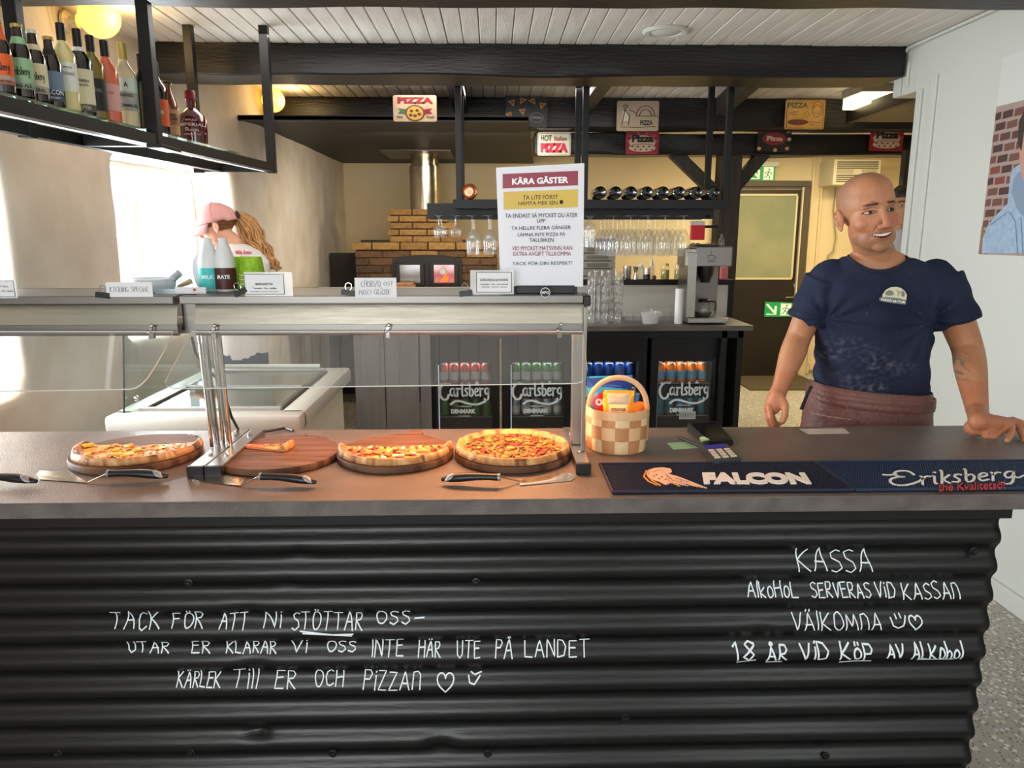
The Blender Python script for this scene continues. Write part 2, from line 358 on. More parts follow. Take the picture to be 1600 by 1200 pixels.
def window(name, c, w, h, rz):
    mt = Matrix.Translation(c) @ Matrix.Rotation(rz, 4, 'Z'); f = .045
    m = M().box(-w / 2, w / 2, -.03, .03, -h / 2, -h / 2 + f, mt).box(-w / 2, w / 2, -.03, .03, h / 2 - f, h / 2, mt).box(-w / 2, -w / 2 + f, -.03, .03, -h / 2 + f, h / 2 - f, mt).box(w / 2 - f, w / 2, -.03, .03, -h / 2 + f, h / 2 - f, mt).box(-.02, .02, -.02, .02, -h / 2 + f, h / 2 - f, mt)
    o = struct(name, m, winf)
    M().box(-w / 2 + f, w / 2 - f, -.003, .003, -h / 2 + f, h / 2 - f, mt).build('pane', pane, o)
window('window_1', (-2.24, 2.38, 1.4), 1.3, .98, PI / 2)
window('window_2', (-2.05, 4.46, 1.46), 1.22, .98, PI / 2 - .18)
# back wall and far side walls
struct('wall_back', M().box(-2.2, 4.8, 8.2, 8.5, 0, 2.6), cream)
struct('wall_back_room_side', M().box(4.5, 4.8, 4.1, 8.3, 0, 2.6), cream).name = 'wall_right_back'
# right wall: white boards, cut out at the passage
XR = 2.17
mb = M(); mb.box(XR, XR + .14, -2.8, 4.02, 0, 2.52).box(XR, XR + .14, 4.02, 4.24, 2.262, 2.52)
wr = struct('wall_right', mb, white, bev=.004)
for y0 in (3.83, 3.955):
    M().box(XR - .012, XR, y0, y0 + .05, .08, 2.31 if y0 < 3.9 else 2.262, b=.004).build('casing', white, wr)
M().box(XR - .012, XR, 4.17, 4.24, 2.262, 2.49, b=.004).build('casing', white, wr)
M().box(XR - .012, XR, 4.1, 4.12, 2.3, 2.42, b=.004).build('casing', white, wr)
M().tube([(XR - .012, y, 2.49) for y in (-2.6, 1, 4.12)] + [(XR - .012, 4.16, 2.46), (XR - .012, 4.165, 2.36)], .009, 8).build('cable', white, wr, smooth=True)
struct('baseboard_right', M().box(XR - .02, XR, -2.8, 4.0, 0, .085, b=.004), white)
struct('wall_passage', M().box(XR + .14, 4.8, 4.02, 4.14, 0, 2.52), white).name = 'wall_right_side'
struct('wall_front', M().box(-2.6, 2.4, -2.8, -2.6, 0, 2.6), mat('dining_room_wall', '#c8c2b8', .8))
# ceiling spot on the boards
s = thing('ceiling_spotlight', 'round white recessed ceiling light between the two front beams', 'ceiling light', Wz(1040, 48, 2.5))
c = s.location
M().lathe([(.11, 0), (.11, -.006), (.1, -.014), (.078, -.012), (.076, -.004), (.07, -.002)], c, 32).build('ring', white, s, smooth=True)
M().lathe([(.074, -.0045), (.06, -.012), (.001, -.014)], c, 32).build('diffuser', mat('lamp_diffuser', '#cfcdc6', .4), s, smooth=True)
# hood
hood_m = mat('dark_hood_sheet', '#0c0a09', .55, col2='#120f0d', scale=3)
h = thing('extractor_hood', 'wide dark sheet extractor hood above the brick oven', 'hood', (-.6, 5.1, 2.26))
M().prism([(-1.62, 5.1), (.235, 5.1), (.43, 8.18), (-1.62, 8.18)], (0, 0, 2.262), (1, 0, 0), (0, 1, 0), .02).build('canopy', hood_m, h)
M().prism([(-1.62, 5.1), (.235, 5.1), (.237, 5.13), (-1.62, 5.13)], (0, 0, 2.255), (1, 0, 0), (0, 1, 0), .034).build('front_lip', mat('hood_lip', '#201d1b', .3), h)
M().box(-.98, -.36, 6.85, 7.6, 2.252, 2.261).build('flue_plate', mat('hood_plate', '#3a3531', .35, metal=.6), h)
# ================================================================ SERVING COUNTER
XE = 1.235
slab = mat('stone_grey_laminate', '#6a5d57', .37, col2='#57504c', scale=9, detail=10, bump=.25, bscale=260, lo=.3, hi=.7, coat=.05)
slabedge = mat('laminate_edge', '#625c58', .5, col2='#4d4845', scale=16, detail=8, bump=.2, bscale=200)
ct = thing('serving_counter', 'long serving counter with grey stone-look worktop and black corrugated metal front lettered in chalk', 'counter', (0, 1.97, 0))
wt = M().box(-2.2, 1.86, 1.652, 2.292, .912, .95, b=.002).build('worktop', slab, ct)
M().box(-2.2, 1.862, 1.6505, 1.6525, .9135, .9475).build('edge_band', slabedge, wt)
M().box(-1.845, 1.255, 1.70, 2.24, .872, .912).build('top_rail', blackm, ct)
M().box(-1.845, 1.2, 1.74, 2.22, 0, .872).build('body', blackm, ct)
VAL = Wy(1530, 907, 1.71).z; PITCH = .0762
def corr(z, x=0):
    t = math.cos(2 * PI * (z - VAL) / PITCH)
    return 1.708 + .0085 * (t * (1.12 - .12 * t * t))
cm = mat('black_corrugated_sheet', '#030406', .36, col2='#07080a', scale=3, stretch=(.6, 1, 6), spec=.5, bump=.08, bscale=30)
# scratches and dull scuffs in the paint
def surf(x, z):
    y = corr(z) + .0015 * noise.noise(Vector((x * 3, z * 9, 0)))
    for d, r, a in dents:
        q = ((x - d.x) / r) ** 2 + ((z - d.z) / (r * .7)) ** 2
        if q < 9: y += a * math.exp(-q)
    return y
mb = M(); zs = [.0 + i * PITCH / 14 for i in range(int(.872 / PITCH * 14) + 1)]; xs = [-1.845 + (XE + 1.845) * i / 150 for i in range(151)]
dents = [(Wy(690, 1165, 1.7), .03, .012), (Wy(400, 1150, 1.7), .02, .014), (Wy(468, 865, 1.7), .02, .006), (Wy(448, 913, 1.7), .018, .006), (Wy(380, 958, 1.7), .03, .005), (Wy(395, 1040, 1.7), .03, .006), (Wy(1180, 985, 1.7), .03, .003)]
for z in zs:
    for x in xs:
        mb.v.append((x, surf(x, z), z))
nx_ = len(xs)
for i in range(len(zs) - 1):
    for j in range(nx_ - 1): mb.f.append((i * nx_ + j, i * nx_ + j + 1, (i + 1) * nx_ + j + 1, (i + 1) * nx_ + j))
cs = mb.build('corrugated_sheet', cm, ct, smooth='all'); so = cs.modifiers.new('th', 'SOLIDIFY'); so.thickness = .0012; so.offset = 1
for px, py in ((294, 912), (744, 910), (298, 1177), (762, 1178), (978, 1122), (1522, 862), (520, 1178), (90, 1178), (1290, 1182)):
    p = Wy(px, py, 1.699); M().lathe([(.001, -.006), (.006, -.005), (.0075, -.001), (.011, 0), (.011, .003)], Vector((p.x, 1.6995, p.z)), 12, Matrix.Rotation(-PI / 2, 4, 'X')).build('screw', blackm, cs, smooth=True)
# chalk writing
chalk = mat('chalk_pen_white', '#dfe8ee', .8)
def chalkfn(x, y):
    p = Wy(x, y, 1.703); yy = surf(p.x, p.z) - .0025; return Vector((p.x, yy, p.z))
lines = [('TACK', 172, 248, 955, 983), ('FÖR', 268, 316, 957, 981), ('ATT', 342, 386, 960, 983), ('Ni', 412, 438, 959, 981), ('STÖTTAR', 456, 566, 958, 983), ('OSS', 588, 640, 957, 976),
 ('UTAR', 198, 262, 1003, 1022), ('ER', 298, 326, 1003, 1022), ('KLARAR', 352, 430, 1004, 1022), ('Vi', 454, 478, 1003, 1021), ('OSS', 510, 555, 1004, 1020), ('INTE', 580, 630, 1001, 1025),
 ('HÄR', 654, 688, 1004, 1025), ('UTE', 714, 750, 1004, 1026), ('PÅ', 774, 800, 1003, 1027), ('LANDET', 820, 920, 1004, 1025), ('KÄRLEK', 276, 344, 1052, 1073), ('Till', 362, 402, 1050, 1073),
 ('ER', 430, 462, 1050, 1074), ('OCH', 492, 536, 1051, 1071), ('PiZZAn', 568, 656, 1052, 1076), ('KASSA', 1246, 1362, 860, 892), ('AlkoHoL', 1168, 1246, 912, 932), ('SERVERAS', 1268, 1360, 913, 932),
 ('ViD', 1368, 1398, 913, 932), ('KASSAn', 1410, 1498, 912, 934), ('VÄlKOMnA', 1238, 1376, 960, 983), ('18', 1146, 1176, 1006, 1031), ('ÅR', 1198, 1228, 1009, 1031), ('ViD', 1250, 1294, 1006, 1029),
 ('KöP', 1312, 1362, 1006, 1030), ('AV', 1385, 1410, 1009, 1027), ('ALKohol', 1424, 1502, 1006, 1030)]
for k, (t, x0, x1, y0, y1) in enumerate(lines):
    mb = M(); ribbon(mb, [dense(l, 3) for l in hand(t, x0, x1, y0, y1, seed=k + 3)], 2.7 if y1 > 1000 and x0 > 1100 else 1.9, chalkfn); mb.build('handwriting', chalk, cs)
heart = lambda cx, cy, s: [(cx + s * (16 * math.sin(t) ** 3) / 16, cy - s * (13 * math.cos(t) - 5 * math.cos(2 * t) - 2 * math.cos(3 * t) - math.cos(4 * t)) / 14) for t in [i * 2 * PI / 24 for i in range(25)]]
extra = [heart(696, 1066, 13), heart(1430, 972, 10), arc(740, 1058, 10, 10, 20, 160)[::-1], [(736, 1053), (740, 1056)], [(742, 1057), (752, 1053)], arc(1403, 972, 11, -11, 200, 350) if 0 else [(1392, 966), (1394, 976), (1402, 980), (1410, 976), (1416, 964)],
         [(1400, 962), (1401, 967)], [(1407, 961), (1408, 966)], [(732, 1058), (734, 1066), (741, 1068), (750, 1058)], [(470, 985), (520, 990), (552, 989)], [(474, 988), (550, 992)], [(648, 969), (662, 968)],
         [(1152, 1036), (1180, 1030)], [(1198, 1036), (1222, 1035)], [(1314, 1037), (1338, 1034), (1362, 1034)], [(1434, 1031), (1490, 1031)]]
del extra[2]
for l in extra:
    mb = M(); ribbon(mb, [dense(l, 3)], 2.2, chalkfn); mb.build('chalk_mark', chalk, cs)
# ================================================================ HEATED SNEEZE GUARD ON THE COUNTER
steel = mat('brushed_steel', '#a9a6a0', .28, 1, bump=.04, bscale=30, stretch=(.3, 3, 3))
steel_b = mat('wavy_polished_steel', '#d4d0c4', .3, 1, bump=.35, bscale=3.2, stretch=(.5, 1, 2.6))
chrome = mat('chrome', '#c8c8c8', .08, 1)
darksteel = mat('dull_grey_steel', '#7e7c78', .4, .9)
acryl = clear('clear_acrylic', (.96, .97, .965), 1.49, .01, .075, (.6, .6, .6))  # grey haze mixed in as a painted reflection of the ceiling
acryl_edge = mat('acrylic_bright_edge', '#e2e6e0', .25, spec=.8)
blackp = mat('black_plastic', '#141415', .4)
def zat(py, y, px=600): return Wy(px, py, y).z
YG = 1.93; ZT = zat(462, YG); Z1 = zat(475, YG); Z2 = zat(505, YG + .03); Z3 = zat(524, YG + .01)
def guard(x0, x1, label, feet, first):
    g = thing('heated_food_guard', label, 'food guard', ((x0 + x1) / 2, 2.03, .95), group=None)
    rail = M().box(x0 - (.0 if first else .03), x1, YG, YG + .03, Z1 + .001, ZT, b=.002).build('top_rail', darksteel, g)
    sec = [(YG + .03, Z1), (YG + .026, Z1 - .004), (YG + .010, Z2), (YG + .012, Z2 - .001), (YG + .012, Z3 + .006), (YG + .016, Z3), (YG + .03, Z3), (YG + .05, Z2), (YG + .05, Z1)]
    M().loft([[Vector((x, p[0], p[1])) for p in sec[:3] + [(YG + .05, Z2), (YG + .05, Z1)]] for x in (x0, x1)]).build('front_panel', steel_b, g)
    M().loft([[Vector((x, p[0], p[1])) for p in sec[2:8]] for x in (x0, x1)]).build('lower_lip', darksteel, g)
    M().box(x0, x1, YG + .03, 2.22, ZT - .006, ZT).build('top_sheet', darksteel, g)
    M().box(x0, x1, 2.21, 2.22, Z3 + .02, ZT).build('back_panel', steel, g)
    for xx in (x0, x1 - .006): M().box(xx, xx + .006, YG + .05, 2.215, Z3 + .01, ZT - .006).build('end_cap', blackp, g)
    # heat elements
    for yy in (2.03, 2.12): M().tube([(x0 + .08, yy, Z3 + .045), (x1 - .08, yy, Z3 + .045)], .006, 8).build('heating_tube', mat('heater_glow', '#ff7a30', .5, emit='#ff7a2a', estr=6), g)
    for fx, w, cap in feet:
        f = M().box(fx - w / 2, fx + w / 2, 1.832, 2.2, .95, .978, b=.003).build('foot_bar', steel, g)
        M().box(fx - w / 2 - .001, fx + w / 2 + .001, 1.822, 1.836, .9505, .98, b=.002).build('foot_cap', blackp, f)
        for yy in (1.93, 2.12): M().lathe([(.0065, 0), (.0065, .003), (.002, .005)], (fx, yy, .978), 10).build('screw', chrome, f)
    return g
xa = Wy(272, 490, YG).x; xb = Wy(300, 490, YG).x; xc = Wy(911, 490, YG).x
xfl = Wz(293, 744, .97).x; xfm = Wz(321, 744, .97).x; xfr = Wz(915, 738, .97).x
gl = guard(-2.05, xa, 'steel heated sneeze guard at the left end of the counter, cut by the photo edge', [(xfl, .040, 1)], True)
gr = guard(xb, xc, 'long steel heated sneeze guard over the pizzas, with chrome posts', [(xfm, .040, 1), (xfr, .036, 1)], False)
# posts
def post(px, g, py0=524, py1=692, r=.0135):
    a = Wy(px[0], py0, 2.02); b = Wy(px[1], py1, 2.02); M().tube([(a.x, 2.02, Z3 + .03), (b.x, 2.02, .977)], r, 14).build('post', chrome, g, smooth=True)
post((315, 336), gl); post((337, 355), gr)
M().box(xfr - .014, xfr + .014, 2.0, 2.03, .978, ZT - .01, b=.003).build('post', steel, gr)
M().box(xb - .07, xb - .003, YG + .06, YG + .14, Z3 + .0, ZT - .012).build('joint_bracket', darksteel, gr)
M().box(xc + .001, xc + .02, YG + .0, YG + .1, ZT - .028, ZT - .001, b=.003).build('corner_cap', blackp, gr)
M().box(xc + .002, xc + .012, YG + .005, YG + .02, .978, ZT - .03, b=.002).build('edge_strip', steel, gr)
# acrylic visors
def visor(poly, g, ytop=1.925, slope=(1.78, 604), th=.004):
    # plane through (ytop, z at px 520) and (slope y, z at px 604)
    zt = zat(519, ytop); zb = zat(slope[1], slope[0]); d = Vector((0, slope[0] - ytop, zb - zt)).normalized(); n = Vector((0, -d.z, d.y))
    if n.y > 0: n = -n
    O = Vector((0, ytop, zt)); pts = []
    for px, py in poly:
        r = ray(px, py); t = (O - _c).dot(n) / r.dot(n); pts.append(_c + r * t)
    k = len(pts); m = M().add(pts + [p + n * th for p in pts], [tuple(range(k)), tuple(reversed(range(k, 2 * k)))])
    v = m.build('acrylic_visor', acryl, g)
    e = M().add(pts + [p + n * th for p in pts], [(i, (i + 1) % k, k + (i + 1) % k, k + i) for i in range(k)]); e.build('bright_edge', acryl_edge, v)
    return v
visor([(-60, 519), (271, 519)] + [(262, 540), (245, 570), (231, 592), (222, 601), (213, 607), (203, 609)] + [(100, 611), (-60, 613)], gl)
visor([(300, 519), (911, 519), (915, 560), (918, 580), (916, 590), (910, 597), (900, 600), (700, 603), (300, 608), (272, 608), (262, 605), (258, 599), (262, 590)], gr)
for px, g in ((237, gl), (335, gr), (606, gr), (874, gr)):
    p = Wy(px, 514, YG + .004)
    w = M().lathe([(.001, 0), (.008, .002), (.008, .006), (.004, .008), (.004, .016)], (p.x, YG + .012, Z3 + .02), 12, Matrix.Rotation(PI / 2, 4, 'X')).build('wing_nut', chrome, g, smooth=True)
    for s_ in (-1, 1): M().sphere((p.x + s_ * .004, YG - .004, Z3 + .02 + s_ * .008), .0055, 10, 6).build('wing', chrome, w, smooth=True)
    M().box(p.x - .006, p.x + .006, YG - .006, YG + .012, Z3 - .006, Z3 + .012, b=.002).build('visor_clamp', chrome, w)
for px, py in ((318, 492), (346, 478), (348, 508)):
    p = Wy(px, py, YG + .03); M().lathe([(.0001, -.001), (.003, 0), (.003, .002)], (p.x, YG + .028, p.z), 10, Matrix.Rotation(PI / 2, 4, 'X')).build('rivet', darksteel, gr, smooth=True)
# cable from the guard down the posts
cb = M().tube([Wy(300, 528, 2.0), Wy(305, 550, 2.05), Wy(322, 575, 2.06), Wy(340, 592, 2.06), Wy(352, 622, 2.08), Wy(362, 652, 2.1), Wz(375, 676, .956), Wz(410, 675, .956), Wz(445, 669, .956), Wz(458, 673, .956)], .004, 8)
tag(cb.build('power_cable', blackp, None, smooth=True), 'black power cable hanging from the guard joint onto the worktop', 'cable')
# heat lamps' light
for i, (x_, pw) in enumerate(((-.42, 2.4), (-.14, 4.2), (.12, 6.5))):
    area('heat_lamp', (x_, 2.07, Z3 + .035), (-.12, 0, 0), .26, .12, pw, (1, .42, .16))
area('heat_lamp', (-1.0, 2.07, Z3 + .035), (-.12, 0, 0), 1.2, .2, 1.8, (1, .55, .3))
# ---------------------------------------------------------------- cards, clips and sign on the rail
paper = mat('white_paper', '#d9dadd', .6); inkb = mat('black_ink', '#1b1b1f', .7); graphite = mat('grey_pen', '#8d8f99', .7)
AX = Vector((1, 0, 0)); AZ = Vector((0, 0, 1))
def card(x0, x1, y0, y1, label, txt=None, handw=None, frame=False, lean=.0):
    yy = YG - .0025 if not frame else YG - .003
    a = Wy(x0, y1 + 4, yy); b = Wy(x1, y0, yy); t = thing('menu_card', label, 'card', ((a.x + b.x) / 2, yy, a.z))
    w = b.x - a.x; h = b.z - a.z
    M().box(a.x, b.x, yy, yy + .0012, a.z, b.z).build('card', clear('card_sleeve', (.93, .94, .95), 1.4, .1, .35) if frame else paper, t)
    if frame:
        fx0, fx1 = a.x + w * .14 * (1 if frame == 2 else .05), b.x - w * (.05 if frame == 2 else .17)
        M().box(fx0, fx1, yy - .0012, yy - .0004, a.z + h * .06, b.z - h * .08).build('printed_insert', paper, t)
        fr = M(); q = .0012
        for (xa_, xb_, za_, zb_) in ((fx0, fx1, b.z - h * .1, b.z - h * .1 + q), (fx0, fx1, a.z + h * .08, a.z + h * .08 + q), (fx0, fx0 + q, a.z + h * .08, b.z - h * .1), (fx1 - q, fx1, a.z + h * .08, b.z - h * .1)): fr.box(xa_, xb_, yy - .0016, yy - .0012, za_, zb_)
        fr.build('border', inkb, t, kind=None)
        for (s, u0, u1, v0, v1) in txt:
            mb = M(); printed(mb, s, (fx0 + (fx1 - fx0) * u0, yy - .0017, a.z + h * v0), AX, AZ, (fx1 - fx0) * (u1 - u0), h * (v1 - v0), .02); mb.build('lettering', inkb, t)
    if handw:
        mb = M()
        for (s, u0, u1, v0, v1) in handw: ribbon(mb, hand(s, u0, u1, v1, v0, seed=len(s)), .018, lambda u, v: Vector((a.x + w * u, yy - .0003, a.z + h * v)))
        mb.build('handwriting', graphite, t)
    return t
card(-30, 24, 436, 462, 'white card at the far left of the guard rail, cut by the photo edge', [('QUATTRO', .3, .8, .55, .65), ('Tomatsås - Ost - Skinka', .2, .95, .34, .42)], frame=2)
card(167, 237, 441, 460, 'handwritten white card in front of the white bucket', handw=[('Kyckling SPECiAL', .08, .92, .35, .7)])
card(383, 456, 425, 459, 'laminated card reading MARGARETHA beside the bottles', [('MARGARETHA', .28, .72, .46, .56), ('Tomatsås - Ost - Basilika', .2, .8, .3, .37), ('Innehåller gluten och laktos', .14, .86, .17, .21)], frame=1)
card(555, 619, 434, 461, 'handwritten white card reading CHORIZO', handw=[('CHORiZO', .15, .62, .55, .85), ('OST', .7, .92, .6, .8), ('MOZZ', .1, .4, .14, .4), ('GRÄDDE', .46, .86, .14, .42)])
card(735, 803, 422, 456, 'laminated card reading GORGONZOLA left of the big paper sign', [('GORGONZOLA & HONUNG', .1, .9, .55, .65), ('Tomatsås - Ost - Gorgonzola', .1, .9, .38, .45), ('Valnötter - Honung - Rucola', .14, .86, .27, .34)], frame=2)
def clip(px, py, rot, label):
    p = Wy(px, py, YG - .002); t = thing('binder_clip', label, 'clip', p)
    m = Matrix.Translation(p) @ Matrix.Rotation(rot, 4, 'Y')
    M().loft([[m @ Vector((x, y, z)) for y, z in ((-.007, -.007), (.006, -.007), (.0035, .007), (-.0045, .007))] for x in (-.0165, .0165)]).build('clip_body', blackp, t)
    for s_ in (-1,): M().tube([m @ Vector((x, -.003 * 1, z)) for x, z in ((-.005, .006), (-.008, .014), (-.0065, .022), (0, .025), (.0065, .022), (.008, .014), (.005, .006))], .0012, 6).build('wire_handle', chrome, t, smooth=True)
clip(161, 461, .12, 'binder clip left of the handwritten card by the bucket'); clip(376, 456, -.45, 'tilted binder clip left of the MARGARETHA card')
clip(544, 457, .12, 'binder clip left of the CHORIZO card'); clip(728, 458, -.15, 'binder clip left of the GORGONZOLA card')
# round sticker on the rail end
p = Wy(852, 457, YG - .002)
st = thing('round_sticker', 'small round black and white sticker at the right end of the guard rail', 'sticker', p)
M().lathe([(.0001, 0), (.0125, 0), (.0125, .001)], p, 24, Matrix.Rotation(PI / 2, 4, 'X')).build('disc', paper, st)
M().add([], []).lathe([(.0001, 0), (.011, 0), (.011, .0006)], p + Vector((0, -.0012, 0)), 24, Matrix.Rotation(PI / 2, 4, 'X')).build('dark_disc', blackp, st)
mb = M(); printed(mb, 'MPG', p + Vector((-.009, -.0025, -.003)), AX, AZ, .018, .006, .03); mb.build('lettering', paper, st)
# big sign
ys = 1.98
def S(px, py): return Wy(px, py, ys)
tl, tr, bl, br = S(775, 262), S(913, 255), S(782, 447), S(911, 448)
sg = thing('paper_sign', 'white A4 paper sign reading KÄRA GÄSTER standing on the guard', 'sign', (S(845, 450).x, ys, ZT))
signm = mat('sign_paper', '#dcdde4', .35, coat=.3)
M().add([Vector(p) for p in (tl, tr, br, bl)] + [Vector(p) + Vector((0, .002, 0)) for p in (tl, tr, br, bl)], [(3, 2, 1, 0), (4, 5, 6, 7), (0, 1, 5, 4), (1, 2, 6, 5), (2, 3, 7, 6), (3, 0, 4, 7)]).build('sheet', signm, sg)
def sq(px, py):     # photo px in the sign crop -> world, slightly in front
    return S(px, py) + Vector((0, -.0012, 0))
def band(name, x0, x1, yl0, yl1, tilt, m, lift=.0006):
    a, b_, c_, d_ = sq(x0, yl1), sq(x1, yl1 - tilt), sq(x1, yl0 - tilt), sq(x0, yl0); o = Vector((0, -lift, 0))
    M().add([a, b_, c_, d_] + [q + o for q in (a, b_, c_, d_)], [(0, 3, 2, 1), (4, 5, 6, 7), (0, 1, 5, 4), (1, 2, 6, 5), (2, 3, 7, 6), (3, 0, 4, 7)]).build(name, m, sg)
band('red_band', 785.5, 903, 272, 294.5, 5, mat('sign_red', '#8f2f44', .4)); band('yellow_band', 787, 903, 300, 327.5, 4, mat('sign_yellow', '#cfb04c', .4))
def signline(t, x0, x1, y0, y1, m, tilt=2, bold=0):
    a = sq(x0, y1); b_ = sq(x1, y1 - tilt); c_ = sq(x0, y0); mb = M()
    printed(mb, t, a + Vector((0, -.0014, 0)), b_ - a, c_ - a, (b_ - a).length, (c_ - a).length, bold); mb.build('lettering', m, sg)
signline('KÄRA GÄSTER', 800, 888, 277, 289, mat('sign_white', '#f2f2f2', .5), 3, .04)
signline('TA LITE FÖRST', 817, 872, 304, 312, inkb, 1); signline('HÄMTA MER SEN ■' if 0 else 'HÄMTA MER SEN', 810, 871, 313.5, 321, inkb, 1)
a = sq(874.5, 318.5); M().box(a.x, a.x + .008, a.y - .003, a.y - .0015, a.z, a.z + .009).build('black_square', inkb, sg)
signline('TA ENDAST SÅ MYCKET DU ÄTER', 789.5, 902, 332, 340.5, inkb, 1.5); signline('UPP', 839, 852, 342, 348, inkb, 0)
signline('TA HELLRE FLERA GÅNGER', 799, 892, 352, 359.5, inkb, 1.5); signline('LÄMNA INTE PIZZA PÅ', 809, 883, 362.5, 369.5, inkb, 1); signline('TALLRIKEN', 827, 865, 372, 378, inkb, 0)
rd = mat('ink_red', '#8e2a45', .6); signline('VID MYCKET MATSVINN KAN', 800, 894, 385, 391.5, rd, 1); signline('EXTRA AVGIFT TILLKOMMA', 802, 892, 393.5, 400, rd, .5)
signline('TACK FÖR DIN RESPEKT!', 800.5, 894, 408, 414.5, mat('ink_green', '#1f4a42', .6), 1)
a, b_ = S(806, 466), S(898, 446); M().box(a.x, b_.x, ys - .004, ys + .05, ZT, b_.z, b=.002).build('black_base', blackp, sg)
M().box(tl.x + .012, tr.x - .012, ys + .002, ys + .006, ZT, tl.z - .01).build('back_board', blackp, sg)
# things standing on the guard's top
YB = 2.1
def lathe_thing(name, label, cat, loc, parts, group=None, n=24):
    t = thing(name, label, cat, loc, group=group)
    for nm, prof, m in parts: M().lathe(prof, (0, 0, 0), n).build(nm, m, t, smooth=True, local=True)
    return t
frost = mat('white_bottle_plastic', '#d3d7d6', .35)
def milk(px, lab, m, txt):
    p = Wy(px, 460, YB); p.z = ZT; h = zat(371, YB, px) - ZT; r = .0285
    t = lathe_thing('sauce_bottle', lab, 'bottle', p, [('bottle', [(r * .9, 0), (r, .004), (r, h * .5), (r * .93, h * .62), (r * .62, h * .82), (r * .42, h * .92), (r * .42, h * .985), (.001, h)], frost), ('label', [(r + .0006, .006), (r + .0006, h * .44)], m)])
    mb = M(); vs, fs = glyphs(txt, .03)
    for v in vs: an = (v[0] - .5) * 1.15 - PI / 2 + .15; mb.v.append((math.cos(an) * (r + .0012), math.sin(an) * (r + .0012), h * (.24 + .07 * v[1])))
    mb.f = fs; mb.build('lettering', mat('label_white', '#d7ecea', .5), t, local=True)
milk(330, 'white bottle with turquoise label on the guard beside the girl', mat('label_turquoise', '#3db7b4', .5), 'MILK'); milk(354, 'white bottle with dark brown label on the guard beside the girl', mat('label_brown', '#4a1c16', .5), 'IRATE')
cupm = mat('green_paper_cup', '#7ba815', .6, col2='#9cc62c', scale=60); cupr = mat('cup_pale_green', '#c9d79a', .6)
def cups(px, lab, y=YB + .02):
    p = Wy(px, 460, y); p.z = ZT; t = thing('paper_cup_stack', lab, 'cups', p, group=None); H = zat(401, y, px) - ZT
    for k in range(9):
        z = k * .0058; M().lathe([(.0345, z), (.0355, z + .001), (.0335, z + .0052), (.030, z + .0056)], (0, 0, 0), 24, cap=False).build('cup', cupr if k % 2 else cupm, t, smooth=True, local=True)
    M().lathe([(.0335, .052), (.0275, H), (.001, H)], (0, 0, 0), 24).build('top_cup', cupm, t, smooth=True, local=True)
cups(396, 'right stack of green paper cups on the guard'); cups(377, 'green paper cups half hidden behind the brown bottle', YB + .09)
wp = mat('white_tub_plastic', '#e0e4ea', .35)
p = Wy(242, 460, 2.1); p.z = ZT; zb = zat(434, 2.1, 242) - ZT
t = lathe_thing('white_tub', 'round white plastic tub on the guard behind the handwritten card', 'tub', p, [('tub', [(.05, 0), (.053, .003), (.058, zb - .004), (.063, zb - .004), (.063, zb), (.056, zb), (.05, .006), (.001, .005)], wp)])
p = Wy(271, 440, 2.08); cup = thing('steel_beaker', 'small grey cylinder leaning on the rim of the white tub', 'beaker', (p.x, 2.08, ZT))
M().lathe([(.01, 0), (.01, .03), (.008, .03)], Wy(268, 437, 2.1) , 16, Matrix.Rotation(.9, 4, 'Y')).build('cylinder', mat('grey_rubber', '#9fa3a5', .5), cup, smooth=True)
t = thing('label_holder', 'low white card holder lying on the guard left of the bottles', 'card holder', (Wy(295, 455, 2.02).x, 2.02, ZT))
a = Wy(243, 460, 2.0); b_ = Wy(322, 446, 2.0); M().box(a.x, a.x + .05, 2.0, 2.006, ZT, zat(451, 2.0)).build('small_card', mat('pale_blue_card', '#b9cbd6', .5), t); M().box(a.x + .052, b_.x, 1.995, 2.003, ZT, zat(448, 2.0), b=.002).build('long_card', paper, t)
a = Wy(303, 447, 2.0); M().box(a.x, a.x + .006, 1.992, 1.994, a.z - .012, a.z - .006).build('red_mark', mat('red_mark', '#b5322f', .5), t)
t = thing('open_lid', 'white oval lid standing upright behind the bottles', 'lid', (Wy(313, 450, 2.15).x, 2.16, ZT))
M().prism([(math.cos(a) * .018 * (1 + .3 * math.sin(a)), .05 + math.sin(a) * .05) for a in [i * PI / 8 for i in range(16)]], (Wy(315, 455, 2.15).x, 2.15, ZT), (1, 0, .35), (0, 0, 1), .006).build('lid', paper, t)
t = thing('wooden_scoop', 'little wooden scoop lying beside the white tub', 'scoop', (Wy(290, 450, 2.12).x, 2.12, ZT))
woodl = mat('pale_wood', '#c9a983', .55, col2='#b18d66', scale=9, stretch=(1, 1, 6))
M().tube([Wy(278, 448, 2.12), Wy(288, 444, 2.12), Wy(299, 439, 2.12)], [.004, .006, .008], 10).build('handle', woodl, t, smooth=True)
M().tube([(Wy(278, 448, 2.12).x, 2.12, ZT), Wy(278, 448, 2.12)], .0035, 8).build('support', woodl, t)
